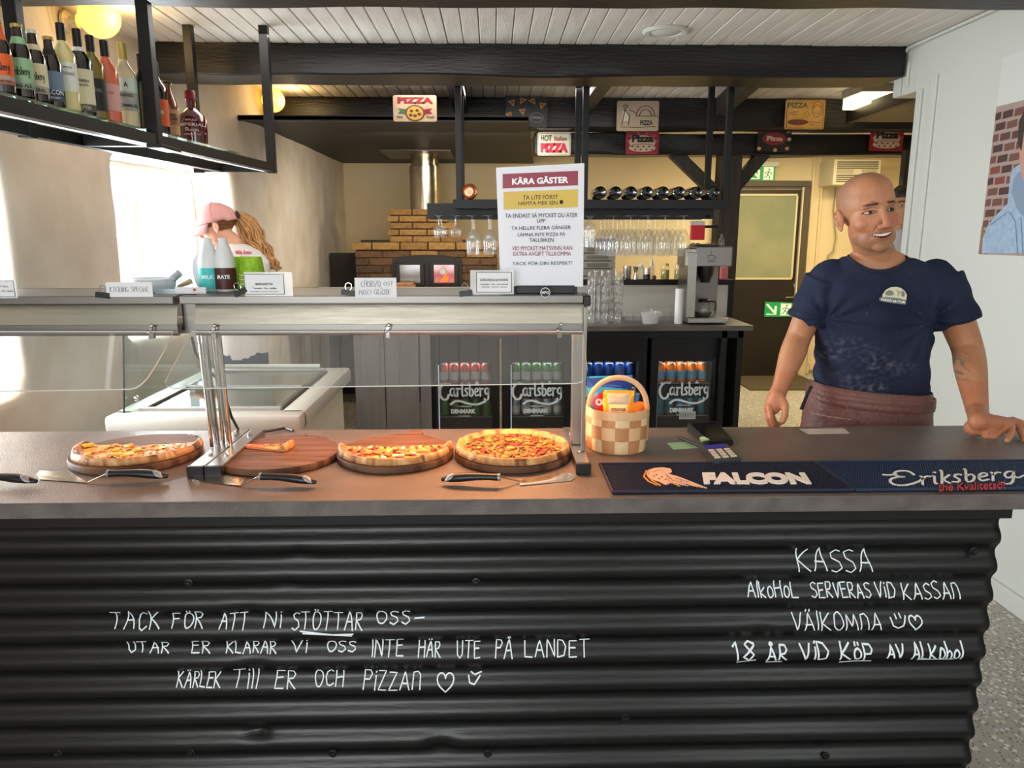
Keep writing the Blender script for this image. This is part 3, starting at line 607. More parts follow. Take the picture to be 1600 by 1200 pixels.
# ================================================================ ON THE WORKTOP
ZC = .95
acacia = mat('acacia_wood', '#432a1d', .58, col2='#71503a', scale=5, stretch=(1, 7, 1), bump=.15, bscale=50, detail=7, spec=.3)
acacia_s = mat('acacia_rim', '#5f3a22', .4, col2='#a87140', scale=7, stretch=(.8, 1, 1), coat=.2)
def board(pxc, w, pyf, hx, hy, label, rz=0):
    """pxc centre column, w pixel width, pyf lowest pixel row; handle end at hx, hy"""
    f = Wz(pxc, pyf, ZC); R = w / 2 / F_PX * ((f.y + .16) * math.cos(PIT) + .6 * math.sin(PIT)); c = Wz(pxc, pyf, ZC); c.y += R
    c = Vector((Wy(pxc, 700, c.y).x, c.y, ZC)); e = Wz(hx, hy, ZC + .02); d = Vector((e.x - c.x, e.y - c.y, 0)); L = d.length; d.normalize(); n = Vector((-d.y, d.x, 0))
    t = thing('pizza_board', label, 'serving board', c, group=None)
    th = .02; pts = []; aw = .45
    for i in range(41): a = aw + (2 * PI - 2 * aw) * i / 40; pts.append((math.cos(a) * R, math.sin(a) * R))
    pts += [(R * 1.02, -.05), (R * 1.08, -.026), (L - .02, -.024), (L, -.014), (L, .014), (L - .02, .024), (R * 1.08, .026), (R * 1.02, .05)]
    k = len(pts); W_ = lambda p, s, z: c + d * (p[0] * s) + n * (p[1] * s) + Vector((0, 0, z))
    M().loft([[W_(p, s, z) for p in pts] for z, s in ((0, .97), (.004, .995), (.016, 1), (th, .985))]).build('board', [acacia], t, smooth=True)
    return t, c, R
def pizza(name, label, c, R, a0, a1, topping, seed, tz, base=('#d9852b', '#e7ac41', '#c1431c'), hole=None, sq=1.0, off=(0, 0)):
    rnd = random.Random(seed); t = thing(name, label, 'pizza', Vector((c.x, c.y, tz)), group=None)
    c = Vector((c.x + off[0], c.y + off[1], tz)); full = abs(a1 - a0 - 2 * PI) < .01; nr, na = 36, int(150 * (a1 - a0) / (2 * PI))
    cheese, ch2, sauce = [hexc(b)[:3] for b in base]; crust = hexc('#b07b47')[:3]; crustd = hexc('#5a2d12')[:3]; pale = hexc('#ecca94')[:3]
    vs, cols = [], []
    def prof(q, a):
        if q < .86: return .007 + .0025 * noise.noise(Vector((q * 9 * math.cos(a), q * 9 * math.sin(a), seed))) + .0016 * noise.noise(Vector((q * 30 * math.cos(a), q * 30 * math.sin(a), seed)))
        u = (q - .86) / .14; return .008 + .011 * math.sin(min(1, u) * PI * .8) * (1 + .35 * noise.noise(Vector((a * 4, seed, 0)))) - (.012 * max(0, u - .8) / .2)
    for i in range(nr + 1):
        q = i / nr
        for j in range(na + (0 if full else 1)):
            a = a0 + (a1 - a0) * j / na; rr = R * (1 + .02 * noise.noise(Vector((math.cos(a) * 2, math.sin(a) * 2, seed))))
            p = Vector((math.cos(a) * rr * q, math.sin(a) * rr * q * sq, prof(q, a))); vs.append(p)
            n1 = noise.fractal(Vector((p.x * 38, p.y * 38, seed)), 1, 2, 3); n2 = noise.noise(Vector((p.x * 90, p.y * 90, seed + 5)))
            if q < .86:
                m = min(1, max(0, .5 + n1 * 1.8)); col = [cheese[k] * (1 - m) + ch2[k] * m for k in range(3)]
                s = min(1, max(0, (noise.fractal(Vector((p.x * 22, p.y * 22, seed + 9)), 1, 2, 3) - .04) * 5)); s = max(s, min(1, max(0, (q - .78) * 9)) * .6)
                col = [col[k] * (1 - s) + sauce[k] * s for k in range(3)]
            else:
                m = min(1, max(0, n1 * 2.2)); col = [crust[k] * (1 - m) + crustd[k] * m for k in range(3)]
                m = min(1, max(0, -n2)); col = [col[k] * (1 - m) + pale[k] * m for k in range(3)]
            cols.append((*col, 1))
    nn = na + (0 if full else 1); fs = []
    for i in range(nr):
        for j in range(na): fs.append((i * nn + j, i * nn + (j + 1) % nn, (i + 1) * nn + (j + 1) % nn, (i + 1) * nn + j))
    # underside and cut edges
    b = len(vs); nb = [Vector((v.x * .985, v.y * .985, 0)) for v in vs[nr * nn:(nr + 1) * nn]]; vs += nb; cols += [(*crust, 1)] * nn
    for j in range(na): fs.append((nr * nn + j, nr * nn + (j + 1) % nn, b + (j + 1) % nn, b + j))
    if not full:
        cb_ = len(vs); vs.append(Vector((0, 0, 0))); cols.append((*pale, 1))
        fs.append(tuple([i * nn for i in range(nr + 1)] + [b, cb_])); fs.append(tuple([i * nn + na for i in range(nr, -1, -1)] + [cb_, b + na]))
    me = bpy.data.meshes.new('crust'); me.from_pydata([tuple(v + c - t.location) for v in vs], [], fs); me.update()
    ca = me.color_attributes.new('Col', 'FLOAT_COLOR', 'POINT'); ca.data.foreach_set('color', [x for q in cols for x in q])
    link('base', me, vmat('pizza_skin', .42, bump=.35, bscale=220, coat=.12), t, smooth='all')
    for nm, m, cnt, size, kind in topping:
        mb = M(); k = 0
        while k < cnt:
            a = rnd.uniform(a0 + .08, a1 - .08); q = math.sqrt(rnd.uniform(.01, .66)); p = c + Vector((math.cos(a) * R * q, math.sin(a) * R * q * sq, .009)); s = size * rnd.uniform(.6, 1.25)
            if kind == 'chunk':
                mt = Matrix.Translation(p + Vector((0, 0, s * .3))) @ Matrix.Rotation(rnd.uniform(0, 6), 4, 'Z') @ Matrix.Rotation(rnd.uniform(-.4, .4), 4, 'X')
                m1 = M().box(-s, s, -s * .6, s * .6, -s * .35, s * .35, mt, b=s * .22); m1.build(nm, m, t, smooth=True)
            else:
                mt = Matrix.Translation(p) @ Matrix.Rotation(rnd.uniform(0, 6), 4, 'Z'); w_ = s * rnd.uniform(.35, .8)
                mb.sphere(p + Vector((0, 0, s * .1)), s, 7, 4, (1, w_ / s, .35), mt.to_3x3().to_4x4())
            k += 1
        if mb.v: mb.build(nm, m, t, smooth=True, kind='stuff')
    return t
pine = mat('pineapple', '#e8b832', .35, coat=.3); herb = mat('chopped_herbs', '#3c3a14', .6); meat = mat('dark_meat_bits', '#6e2413', .5, coat=.2); chicken = mat('chicken_pieces', '#d3a765', .55); moz = mat('pale_cheese', '#efe0bd', .45); mush = mat('browned_mushroom', '#7d5a2f', .55); melt = mat('melted_orange_cheese', '#b8741f', .4, coat=.2)
b1, c1, R1 = board(214, 190, 744, 305, 679, 'leftmost round acacia pizza board, carrying the pineapple pizza')
b2, c2, R2 = board(434, 188, 746, 492, 680, 'nearly empty acacia pizza board with a single slice')
b3, c3, R3 = board(618, 180, 742, 652, 672, 'acacia pizza board under the half pizza with white cheese')
b4, c4, R4 = board(801, 181, 742, 808, 673, 'rightmost acacia pizza board, under the whole pizza')
TZ = ZC + .0205
pizza('pizza', 'half pizza with pineapple and chicken on the leftmost board', c1, R1 * .98, PI - .15, 2 * PI + .25, [('pineapple_chunk', pine, 9, .011, 'chunk'), ('chicken_bits', chicken, 55, .0075, 'b'), ('herb_flecks', meat, 30, .004, 'b')], 11, TZ, base=('#d99a4a', '#ecc565', '#c9602a'), off=(0, .012))
pizza('pizza_slice', 'single thin pizza slice at the left of the empty board', c2 + Vector((-.135, .045, 0)), .17, -.36, .02, [('herb_flecks', mush, 6, .005, 'b')], 23, TZ, base=('#d9662a', '#e6a046', '#c7341c')).rotation_euler = (0, 0, 0)
pizza('pizza', 'half pizza with white cheese and dark meat crumbs', c3, R3 * .99, PI - .02, 2 * PI + .14, [('cheese_dollop', moz, 8, .009, 'chunk'), ('meat_crumbs', meat, 60, .0058, 'b'), ('melted_cheese', melt, 16, .011, 'b')], 37, TZ, base=('#c07a30', '#d9a75a', '#a8401a'), off=(0, .005))
pizza('pizza', 'whole orange cheese pizza with mushrooms and herbs on the rightmost board', c4, R4 * .985, 0, 2 * PI, [('herb_flecks', herb, 190, .0052, 'b'), ('mushroom_bits', mush, 50, .007, 'b'), ('melted_cheese', melt, 24, .012, 'b'), ('meat_crumbs', meat, 40, .005, 'b')], 53, TZ + .001, base=('#a5561a', '#b97a2a', '#8e2a10'))
# pizza servers
grip = mat('soft_black_grip', '#17181a', .38); gripe = mat('grey_grip_inlay', '#8d8f93', .35, .3); blade = mat('server_blade', '#c9c0b2', .2, 1)
def server(hx0, hx1, hy, bx, bpoly, label, flip=1, ty=0):
    """handle from pixel hx0 (butt) to hx1 (neck) at row hy; blade outline in pixels"""
    a = Wz(hx0, hy, ZC + .012); b_ = Wz(hx1, hy - ty, ZC + .022); t = thing('pizza_server', label, 'spatula', Vector(((a.x + b_.x) / 2, a.y, ZC)))
    a.z = ZC + .0135; b_.z = ZC + .024; d = b_ - a
    r = [.006, .0115, .0135, .0125, .0105, .0098, .0105]; k = len(r)
    M().tube([a + d * (i / (k - 1)) + Vector((0, 0, .004 * math.sin(i / (k - 1) * PI))) for i in range(k)], r, 14, flat=(1, .82)).build('grip', grip, t, smooth=True)
    e = a + d * .14 + Vector((0, -.006, .0065)); mt = Matrix.Rotation(-.65 * flip, 4, 'Y') @ Matrix.Rotation(.35, 4, 'X')
    M().sphere(e, .0145, 16, 8, (1, .62, .3), mt).build('hanging_loop', gripe, t, smooth=True)
    M().tube([b_ - d * .01, b_ + d * .03], .0108, 14, flat=(1, .85)).build('collar', gripe, t, smooth=True)
    pts = [Wz(px, py, ZC + z) for px, py, z in bpoly]; k = len(pts)
    n0 = Wz(bx[0], bx[1], ZC + .004); sh = b_ + d * .03
    M().tube([sh, n0], [.0035, .0025], 6, flat=(1, .5)).build('shank', blade, t)
    M().add(pts + [p - Vector((0, 0, .0012)) for p in pts], [tuple(reversed(range(k))), tuple(range(k, 2 * k))] + [(i, (i + 1) % k, k + (i + 1) % k, k + i) for i in range(k)]).build('blade', blade, t)
    return t
server(262, 170, 745, (138, 753), [(138, 754, .003), (108, 737, .004), (62, 735, .003), (57, 741, .002), (62, 749, .002)], 'black-handled pizza server in front of the pineapple pizza', -1, 4)
server(494, 408, 754, (376, 758), [(376, 759, .003), (384, 746, .006), (318, 739, .003), (303, 742, .003), (300, 748, .002), (312, 752, .002)], 'black-handled pizza server in front of the empty board', -1, 8)
server(57, -38, 753, (-60, 755), [(-60, 757, .003), (-72, 742, .004), (-120, 740, .003), (-125, 748, .002), (-118, 753, .002)], 'pizza server at the far left, only its black handle in view', -1, 8)
server(690, 779, 750, (812, 752), [(812, 758, .003), (815, 750, .004), (885, 739, .003), (897, 740, .003), (899, 746, .002), (893, 751, .002)], 'pizza server below the whole pizza, its slim blade pointing right', 1, 3)
# ---------------------------------------------------------------- chip basket
bc = Wz(968, 707, ZC); bc.y += .052; RB = .0855
bk = thing('splint_basket', 'woven pale wood splint basket with arched handle holding snack bags', 'basket', bc)
sp = [mat('birch_splint', '#d9b88d', .5, col2='#c9a073', scale=12, stretch=(1, 1, .2)), mat('birch_splint_dark', '#c08a5f', .5, col2='#a8754c', scale=12, stretch=(1, 1, .2)), mat('birch_splint_pale', '#e2c9a0', .5, col2='#cfae83', scale=12)]
NS = 14
def rb(z): return RB * (.93 + .07 * min(1, z / .05))
for i in range(NS):
    a0 = 2 * PI * (i + .06) / NS; a1 = 2 * PI * (i + .94) / NS
    for r_ in range(3):
        z0 = .003 + r_ * .0375; z1 = z0 + .0365; outv = (i + r_) % 2 == 0
        def ringp(a, z, o): return Vector((math.cos(a) * (rb(z) + o), math.sin(a) * (rb(z) + o), z))
        for o_, mm in (((.0016, sp[2 if r_ != 1 else 0]) if outv else (.0016, sp[1])),):
            mb = M(); seg = 4; rings = []
            e0, e1 = (2 * PI * i / NS, 2 * PI * (i + 1) / NS)
            for q in range(seg + 1):
                a = e0 + (e1 - e0) * q / seg; bul = math.sin(q / seg * PI) * (.0022 if outv else .0004)
                rings.append([ringp(a, z0, bul - .0012), ringp(a, z0, bul + .0012), ringp(a, z1, bul + .0012), ringp(a, z1, bul - .0012)])
            mb.loft(rings).build('splint', mm, bk, local=True)
hz = .1155
for o_, z0, z1 in ((.0025, .098, .122), (-.003, .098, .12)):
    mb = M(); mb.loft([[Vector((math.cos(a) * (RB + o_ + q), math.sin(a) * (RB + o_ + q), z)) for q, z in ((-.001, z0), (.001, z0), (.001, z1), (-.001, z1))] for a in [2 * PI * i / 40 for i in range(41)]], cap=False).build('rim_hoop', sp[0], bk, local=True)
M().lathe([(.001, 0), (RB * .92, 0), (RB * .92, .003), (.001, .003)], n=28).build('bottom', sp[1], bk, local=True)
hh = zat(590, bc.y, 968) - ZC; pts = []
for i in range(25):
    a = PI * i / 24; pts.append(Vector((-math.cos(a) * (RB - .002), 0, .1 + (hh - .1) * math.sin(a) ** .8)))
pts = [Vector((-RB + .004, 0, .02))] + pts + [Vector((RB - .004, 0, .02))]
M().tube(pts, .0075, 8, flat=(1, .35)).build('handle', sp[0], bk, local=True, smooth=True)
def pouch(name, label, c, w, h, tilt, rz, m, deep=.02, parts=()):
    t = thing(name, label, 'snack bag', c); t.rotation_euler = (tilt, 0, rz); mb = M(); n = 14
    front, back = [], []
    for j in range(n + 1):
        for i in range(n + 1):
            u, v = i / n - .5, j / n; b_ = max(0, (1 - (2 * u) ** 4)) * max(0, math.sin(PI * min(1, max(0, (v - .04) / .92)))) ** .6; cr = .0015 * noise.noise(Vector((u * 9, v * 9, w * 50)))
            front.append(Vector((u * w * (1 - .06 * math.sin(PI * v)), -deep * b_ + cr, v * h))); back.append(Vector((u * w * (1 - .06 * math.sin(PI * v)), deep * b_ + cr, v * h)))
    k = (n + 1) ** 2; fs = []
    for j in range(n):
        for i in range(n):
            a = j * (n + 1) + i; fs += [(a, a + 1, a + n + 2, a + n + 1), (k + a, k + a + n + 1, k + a + n + 2, k + a + 1)]
    mb.add(front + back, fs); o = mb.build('bag', m, t, local=True, smooth='all')
    def sf(u, v): # surface point in front
        b_ = max(0, (1 - (2 * u) ** 4)) * max(0, math.sin(PI * min(1, max(0, (v - .04) / .92)))) ** .6
        return Vector((u * w * (1 - .06 * math.sin(PI * v)), -deep * b_ - .0022, v * h))
    for nm, poly, mm, lift in parts:
        q = M()
        if isinstance(poly, tuple) and poly[0] == 'T':
            _, txt, u0, u1, v0, v1, rise = poly; vs, fs = glyphs(txt, .04); q.add([sf(u0 + (u1 - u0) * a, v0 + (v1 - v0) * b2 + rise * a) + Vector((0, -lift, 0)) for a, b2 in vs], fs)
        else:
            cu = sum(p[0] for p in poly) / len(poly); cv = sum(p[1] for p in poly) / len(poly); K = len(poly); rings = []
            for s in (1, .75, .5, .25, .02): rings.append([sf(cu + (p[0] - cu) * s, cv + (p[1] - cv) * s) + Vector((0, -lift, 0)) for p in poly])
            q.loft(rings, cap=False)
        q.build(nm, mm, t, local=True)
    return t
blu = mat('foil_blue', '#2f8fc0', .28, .25); dbl = mat('foil_navy', '#23408f', .28, .25); redm = mat('print_red', '#c4202c', .35); lbl = mat('print_lightblue', '#78c4de', .35); wh = mat('print_white', '#f3f0ea', .4)
ora = mat('foil_orange', '#e89a1d', .3, .2); ltan = mat('print_cream', '#f0cf8c', .4); brn = mat('print_brown', '#6b3c1c', .5)
circ = lambda cu, cv, ru, rv, n=18: [(cu + ru * math.cos(2 * PI * i / n), cv + rv * math.sin(2 * PI * i / n)) for i in range(n)]
pouch('crisp_bag', 'large blue crisp bag at the back of the splint basket', bc + Vector((-.018, .01, .035)), .135, zat(594, bc.y) - ZC - .03, -.12, .12, blu, .016,
      [('navy_band', [(-.5, .82), (.5, .74), (.5, .97), (-.5, .97)], dbl, .0), ('pale_panel', [(.0, .45), (.42, .5), (.4, .72), (.1, .7)], lbl, .0), ('red_circle', circ(-.17, .56, .25, .17), redm, .0012), ('lettering', ('T', 'OLW', -.36, .06, .52, .63, -.02), wh, .003),
       ('crisp', circ(.34, .68, .05, .09, 10), mat('crisp_yellow', '#e7a83a', .5), .0012), ('leaf', circ(.2, .72, .08, .03, 8), mat('print_leaf', '#5c8a3c', .5), .0012)])
pouch('nut_bag', 'small orange bag of roasted nuts at the front of the splint basket', bc + Vector((-.004, -.035, .06)), .088, .112, -.1, -.12, ora, .013,
      [('cream_panel', [(-.32, .22), (.3, .22), (.3, .66), (-.32, .66)], ltan, .0), ('grey_panel', [(-.36, .66), (.34, .66), (.34, .93), (-.36, .93)], mat('print_greige', '#b8a890', .4), .0), ('lettering', ('T', 'OSTROSTADE', -.26, .24, .5, .57, 0), brn, .0015),
       ('lettering', ('T', 'NÖTTER & RUSSIN', -.26, .28, .39, .45, 0), brn, .0015), ('lettering', ('T', 'med havssalt', -.26, .1, .3, .34, 0), brn, .0015), ('print_nut', circ(.16, .14, .1, .07, 10), brn, .0012), ('print_nut', circ(-.1, .1, .08, .05, 10), brn, .0012)])
pouch('snack_bag', 'crumpled orange snack bag lying at the right in the basket', bc + Vector((.038, .0, .06)), .07, .075, -.3, -.5, mat('foil_copper', '#c9772c', .3, .4), .016)
pouch('snack_bag', 'dark blue snack bag peeping out behind the orange nut bag', bc + Vector((.03, .022, .045)), .07, .11, -.05, -.3, mat('foil_teal', '#274f78', .3, .3), .012, [('print_dot', circ(.1, .6, .14, .08, 10), wh, .001)])
# ---------------------------------------------------------------- payment terminals, note, pen
tdark = mat('terminal_grey', '#3d4140', .4); screen_off = mat('dark_screen', '#0b0d12', .08, coat=.6); keym = mat('terminal_key', '#c8c2b4', .5)
def slabdev(name, label, cat, quad, h0, h1, m):
    """device lying on the worktop: quad of photo pixels at the worktop (near-left, near-right, far-right, far-left); h0 near height, h1 far height"""
    P = [Wz(px, py, ZC) for px, py in quad]; c = sum(P, Vector()) / 4; t = thing(name, label, cat, (c.x, c.y, ZC)); hs = (h0, h0, h1, h1)
    bm = bmesh.new(); vs = [bm.verts.new(p) for p in P] + [bm.verts.new(p + Vector((0, 0, h))) for p, h in zip(P, hs)]
    for f in ((3, 2, 1, 0), (4, 5, 6, 7), (0, 1, 5, 4), (1, 2, 6, 5), (2, 3, 7, 6), (3, 0, 4, 7)): bm.faces.new([vs[i] for i in f])
    bmesh.ops.bevel(bm, geom=bm.edges[:], offset=.003, segments=2, affect='EDGES'); bm.verts.index_update()
    M().add([v.co.copy() for v in bm.verts], [[v.index for v in f.verts] for f in bm.faces]).build('body', m, t, smooth=True); bm.free()
    def up(u, v, l=.0006):
        a = P[0] + (P[1] - P[0]) * u; b_ = P[3] + (P[2] - P[3]) * u; q = a + (b_ - a) * v; return q + Vector((0, 0, h0 + (h1 - h0) * v + l))
    return t, up
def panel(nm, up, u0, u1, v0, v1, m, t, l=.0006, th=.001):
    a = [up(u0, v0, l), up(u1, v0, l), up(u1, v1, l), up(u0, v1, l)]; b_ = [p - Vector((0, 0, th)) for p in a]
    return M().add(a + b_, [(0, 1, 2, 3), (7, 6, 5, 4), (0, 4, 5, 1), (1, 5, 6, 2), (2, 6, 7, 3), (3, 7, 4, 0)]).build(nm, m, t)
t, up = slabdev('card_terminal', 'grey card payment terminal with keypad behind the falcon bar mat', 'card terminal', [(1114, 728), (1158, 724), (1136, 703), (1094, 706)], .016, .02, tdark)
panel('display', up, .1, .84, .7, .93, mat('lcd_blue', '#2b2d6e', .2, emit='#3a3cae', estr=.25), t)
for i in range(3):
    for j in range(4): panel('key', up, .1 + .29 * i, .1 + .29 * i + .2, .08 + .15 * j, .08 + .15 * j + .09, keym, t, .0022, .002)
t, up = slabdev('handheld_terminal', 'black handheld payment terminal with glossy dark screen standing behind the card terminal', 'card terminal', [(1107, 699), (1146, 696), (1120, 672), (1073, 675)], .016, .03, blackp)
panel('screen', up, .06, .94, .12, .95, screen_off, t)
t, up = slabdev('sticky_note', 'pale green paper note lying on the worktop beside the basket', 'note', [(1052, 702), (1094, 698), (1080, 692), (1042, 693)], .0012, .0012, mat('green_note', '#a8c79a', .6)) if 0 else (None, None)
P = [Wz(*q, ZC + .001) for q in ((1052, 702), (1096, 699), (1078, 690), (1042, 692))]; t = thing('paper_note', 'pale green paper note lying right of the basket', 'note', (P[0] + P[2]) / 2)
M().add(P + [p - Vector((0, 0, .0009)) for p in P], [(0, 1, 2, 3), (7, 6, 5, 4), (0, 4, 5, 1), (1, 5, 6, 2), (2, 6, 7, 3), (3, 7, 4, 0)]).build('sheet', mat('green_note', '#a2c293', .6), t)
t = thing('crumpled_note', 'crumpled pale green scrap stuck to the black terminal', 'note', Wz(1102, 690, ZC + .016))
mb = M(); mb.sphere(Wz(1100, 686, ZC + .022), .013, 9, 6, (1.1, .8, .5)); mb.v = [tuple(Vector(v) + noise.noise_vector(Vector(v) * 90) * .005) for v in mb.v]; mb.build('scrap', mat('green_note', '#a2c293', .6), t)
t = thing('pen', 'black pen lying on the green note by the terminals', 'pen', Wz(1075, 690, ZC + .005)); a = Wz(1057, 682, ZC + .008); b_ = Wz(1098, 699, ZC + .012)
M().tube([a, a + (b_ - a) * .12, b_], [.0012, .0042, .0045], 10).build('barrel', blackp, t, smooth=True)
P = [Wz(*q, ZC + .0008) for q in ((1262, 678), (1328, 677), (1318, 669), (1250, 670))]; t = thing('tape_label', 'strip of clear tape over a paper slip near the man', 'tape', (P[0] + P[2]) / 2)
M().add(P + [p - Vector((0, 0, .0007)) for p in P], [(0, 1, 2, 3), (7, 6, 5, 4), (0, 4, 5, 1), (1, 5, 6, 2), (2, 6, 7, 3), (3, 7, 4, 0)]).build('strip', mat('tape_white', '#c9c6bb', .15, coat=.8), t)
# ---------------------------------------------------------------- bar mats
rub = mat('navy_rubber', '#171d33', .5); rub2 = mat('blue_rubber', '#1b2c48', .5); logo = mat('mat_white_rubber', '#e6e2da', .5); logored = mat('mat_red_rubber', '#b8322a', .5); logop = mat('mat_peach_rubber', '#e0b79c', .5); logoy = mat('mat_orange_rubber', '#d49237', .5)
def barmat(label, x0, x1, y0, y1, m, pit=.0062):
    t = thing('bar_mat', label, 'bar mat', ((x0 + x1) / 2, (y0 + y1) / 2, ZC)); M().box(x0, x1, y0, y1, ZC, ZC + .0035, b=.001).build('base', m, t)
    M().box(x0, x1, y0, y0 + .005, ZC, ZC + .009, b=.001).build('rim', m, t); M().box(x0, x1, y1 - .005, y1, ZC, ZC + .009, b=.001).build('rim', m, t); M().box(x0, x0 + .005, y0 + .005, y1 - .005, ZC, ZC + .009, b=.001).build('rim', m, t); M().box(x1 - .005, x1, y0 + .005, y1 - .005, ZC, ZC + .009, b=.001).build('rim', m, t)
    mb = M(); ny = int((y1 - y0 - .014) / pit); nx = int((x1 - x0 - .014) / pit)
    for j in range(ny):
        for i in range(nx):
            cx = x0 + .009 + i * pit + (pit / 2 if j % 2 else 0); cy = y0 + .009 + j * pit; h = .0021; z = ZC + .0032
            if cx > x1 - .008: continue
            mb.add([(cx - h, cy - h, z), (cx + h, cy - h, z), (cx + h, cy + h, z), (cx - h, cy + h, z), (cx - h * .8, cy - h * .8, z + .0042), (cx + h * .8, cy - h * .8, z + .0042), (cx + h * .8, cy + h * .8, z + .0042), (cx - h * .8, cy + h * .8, z + .0042)], [(4, 5, 6, 7), (0, 1, 5, 4), (1, 2, 6, 5), (2, 3, 7, 6), (3, 0, 4, 7)])
    mb.build('rubber_pips', m, t, kind='stuff'); return t
y0 = Wz(1150, 771, ZC).y; y1 = Wz(1150, 726, ZC).y; x0 = Wz(955, 770, ZC).x; x1 = Wz(1336, 770, ZC).x
m1 = barmat('dark navy rubber bar mat with a falcon and the word FALCON', x0, x1, y0, y1, rub); m2 = barmat('blue rubber bar mat lettered Eriksberg, cut by the right photo edge', x1 + .003, x1 + .003 + (x1 - x0), y0, y1 + .002, rub2)
ZM = ZC + .0085
def mz(x, y): return Wz(x, y, ZM)
def matribbon(lines, w, m, t, nm, th=.004):
    """strokes given in photo pixels, laid on the mat with real thickness"""
    for L in lines:
        P = [mz(*p) for p in L]; k = len(P); 
        if k < 2: continue
        top = []
        for i in range(k):
            d = (P[min(i + 1, k - 1)] - P[max(i - 1, 0)]); d.z = 0; d = d.normalized() if d.length > 1e-9 else Vector((1, 0, 0)); n = Vector((-d.y, d.x, 0)) * w / 2
            e = P[i] - d * w * .3 if i == 0 else (P[i] + d * w * .3 if i == k - 1 else P[i]); top.append([e + n, e - n, e - n - Vector((0, 0, th)), e + n - Vector((0, 0, th))])
        M().loft(top).build(nm, m, t)
SLOW = {'a': [[(.5, .55), (.3, .66), (.08, .5), (.06, .2), (.24, .02), (.46, .16), (.52, .6)], [(.5, .5), (.52, .1), (.66, .04)]], 'r': [[(.02, .64), (.1, .56), (.1, .02)], [(.1, .42), (.26, .64), (.42, .58)]], 'l': [[(.04, .96), (.1, 1), (.1, .1), (.24, .02)]],
 's': [[(.4, .58), (.2, .66), (.06, .5), (.36, .24), (.28, .04), (.02, .1)]], 'b': [[(.02, 1), (.1, .96), (.1, .04), (.36, .02), (.5, .3), (.38, .62), (.12, .5)]], 'e': [[(.06, .32), (.46, .42), (.36, .64), (.12, .6), (.04, .28), (.2, .02), (.48, .14)]],
 'g': [[(.46, .6), (.22, .66), (.05, .42), (.2, .14), (.44, .24), (.48, .62)], [(.48, .6), (.46, -.2), (.2, -.32), (.02, -.18)]], 'i': [[(.02, .6), (.1, .62), (.1, .06), (.22, .02)], [(.08, .86), (.12, .88)]], 'k': [[(.02, 1), (.1, .96), (.1, 0)], [(.42, .62), (.12, .3), (.44, .02)]]}
def chaikin(L, k=2):
    for _ in range(k): L = [L[0]] + [q for a, b in zip(L, L[1:]) for q in ((a[0] * .75 + b[0] * .25, a[1] * .75 + b[1] * .25), (a[0] * .25 + b[0] * .75, a[1] * .25 + b[1] * .75))] + [L[-1]]
    return L
def script(txt, x0, x1, yb, yh, slope=0):
    out = []; x = 0
    for ch in txt:
        g = SLOW[ch]; w = max(p[0] for l in g for p in l)
        for l in g: out.append([(x + p[0], p[1]) for p in l])
        x += w + .1
    W = x - .1; return [[(x0 + (x1 - x0) * p[0] / W, yb - yh * p[1] + slope * p[0] / W) for p in l] for l in out]
# FALCON in block letters
vs, fs = glyphs('FALCON', .06); mb = M(); a = [mz(1100 + 160 * v[0] + 8 * (1 - v[1]) * v[0] - 3 * (v[1]), 756 - 17 * v[1]) for v in vs]
mb.add(a, fs); o = mb.build('lettering', logo, m1); s_ = o.modifiers.new('t', 'SOLIDIFY'); s_.thickness = .004; s_.offset = 0
# falcon: body, feathers
bird = [(1012, 735), (1022, 731), (1036, 730), (1048, 732), (1050, 737), (1044, 740), (1056, 743), (1070, 748), (1092, 757), (1105, 762), (1090, 760), (1066, 757), (1048, 754), (1040, 757), (1030, 752), (1016, 748), (1010, 741)]
pts = [mz(*q) for q in bird]; k = len(pts); M().add([p for p in pts] + [p - Vector((0, 0, .004)) for p in pts], [tuple(reversed(range(k))), tuple(range(k, 2 * k))] + [(i, (i + 1) % k, k + (i + 1) % k, k + i) for i in range(k)]).build('falcon_body', logop, m1)
matribbon([[(1010, 735), (1006, 744), (1014, 752), (1026, 757)], [(1016, 733), (1012, 743), (1020, 751), (1032, 758)], [(1042, 745), (1046, 752), (1062, 759)]], .004, logoy, m1, 'feather')
matribbon([[(1050, 750), (1070, 756), (1086, 761)], [(1056, 747), (1076, 753)], [(1020, 737), (1030, 734), (1036, 736)], [(1040, 741), (1050, 749)]], .0028, rub, m1, 'feather_gap', .0035)
for q in ((1026, 742), (1034, 745), (1030, 748), (1022, 744), (1040, 749), (1064, 752), (1074, 757)):
    p = mz(*q); M().box(p.x - .002, p.x + .002, p.y - .002, p.y + .002, ZM - .002, ZM + .0008).build('speckle', rub, m1)
EL = [[(1428, 741), (1420, 735), (1402, 735), (1396, 740), (1404, 744), (1416, 744), (1398, 745), (1389, 750), (1396, 757), (1416, 758), (1436, 752), (1442, 747)], [(1380, 741), (1390, 742), (1400, 740)]]
matribbon([chaikin(l) for l in EL], .0062, logo, m2, 'letter')
matribbon([chaikin(l) for l in script('riksberg', 1438, 1584, 757, 21, -8)], .0058, logo, m2, 'letter')
matribbon([chaikin([(1583, 741), (1590, 747), (1600, 742)])], .005, logo, m2, 'letter')
vs, fs = glyphs('the Kvalitetsöl', .0); mb = M(); mb.add([mz(1466 + 104 * v[0], 767 - 11 * v[1] - 4 * v[0]) for v in vs], fs); o = mb.build('lettering', logored, m2); s_ = o.modifiers.new('t', 'SOLIDIFY'); s_.thickness = .003; s_.offset = 0
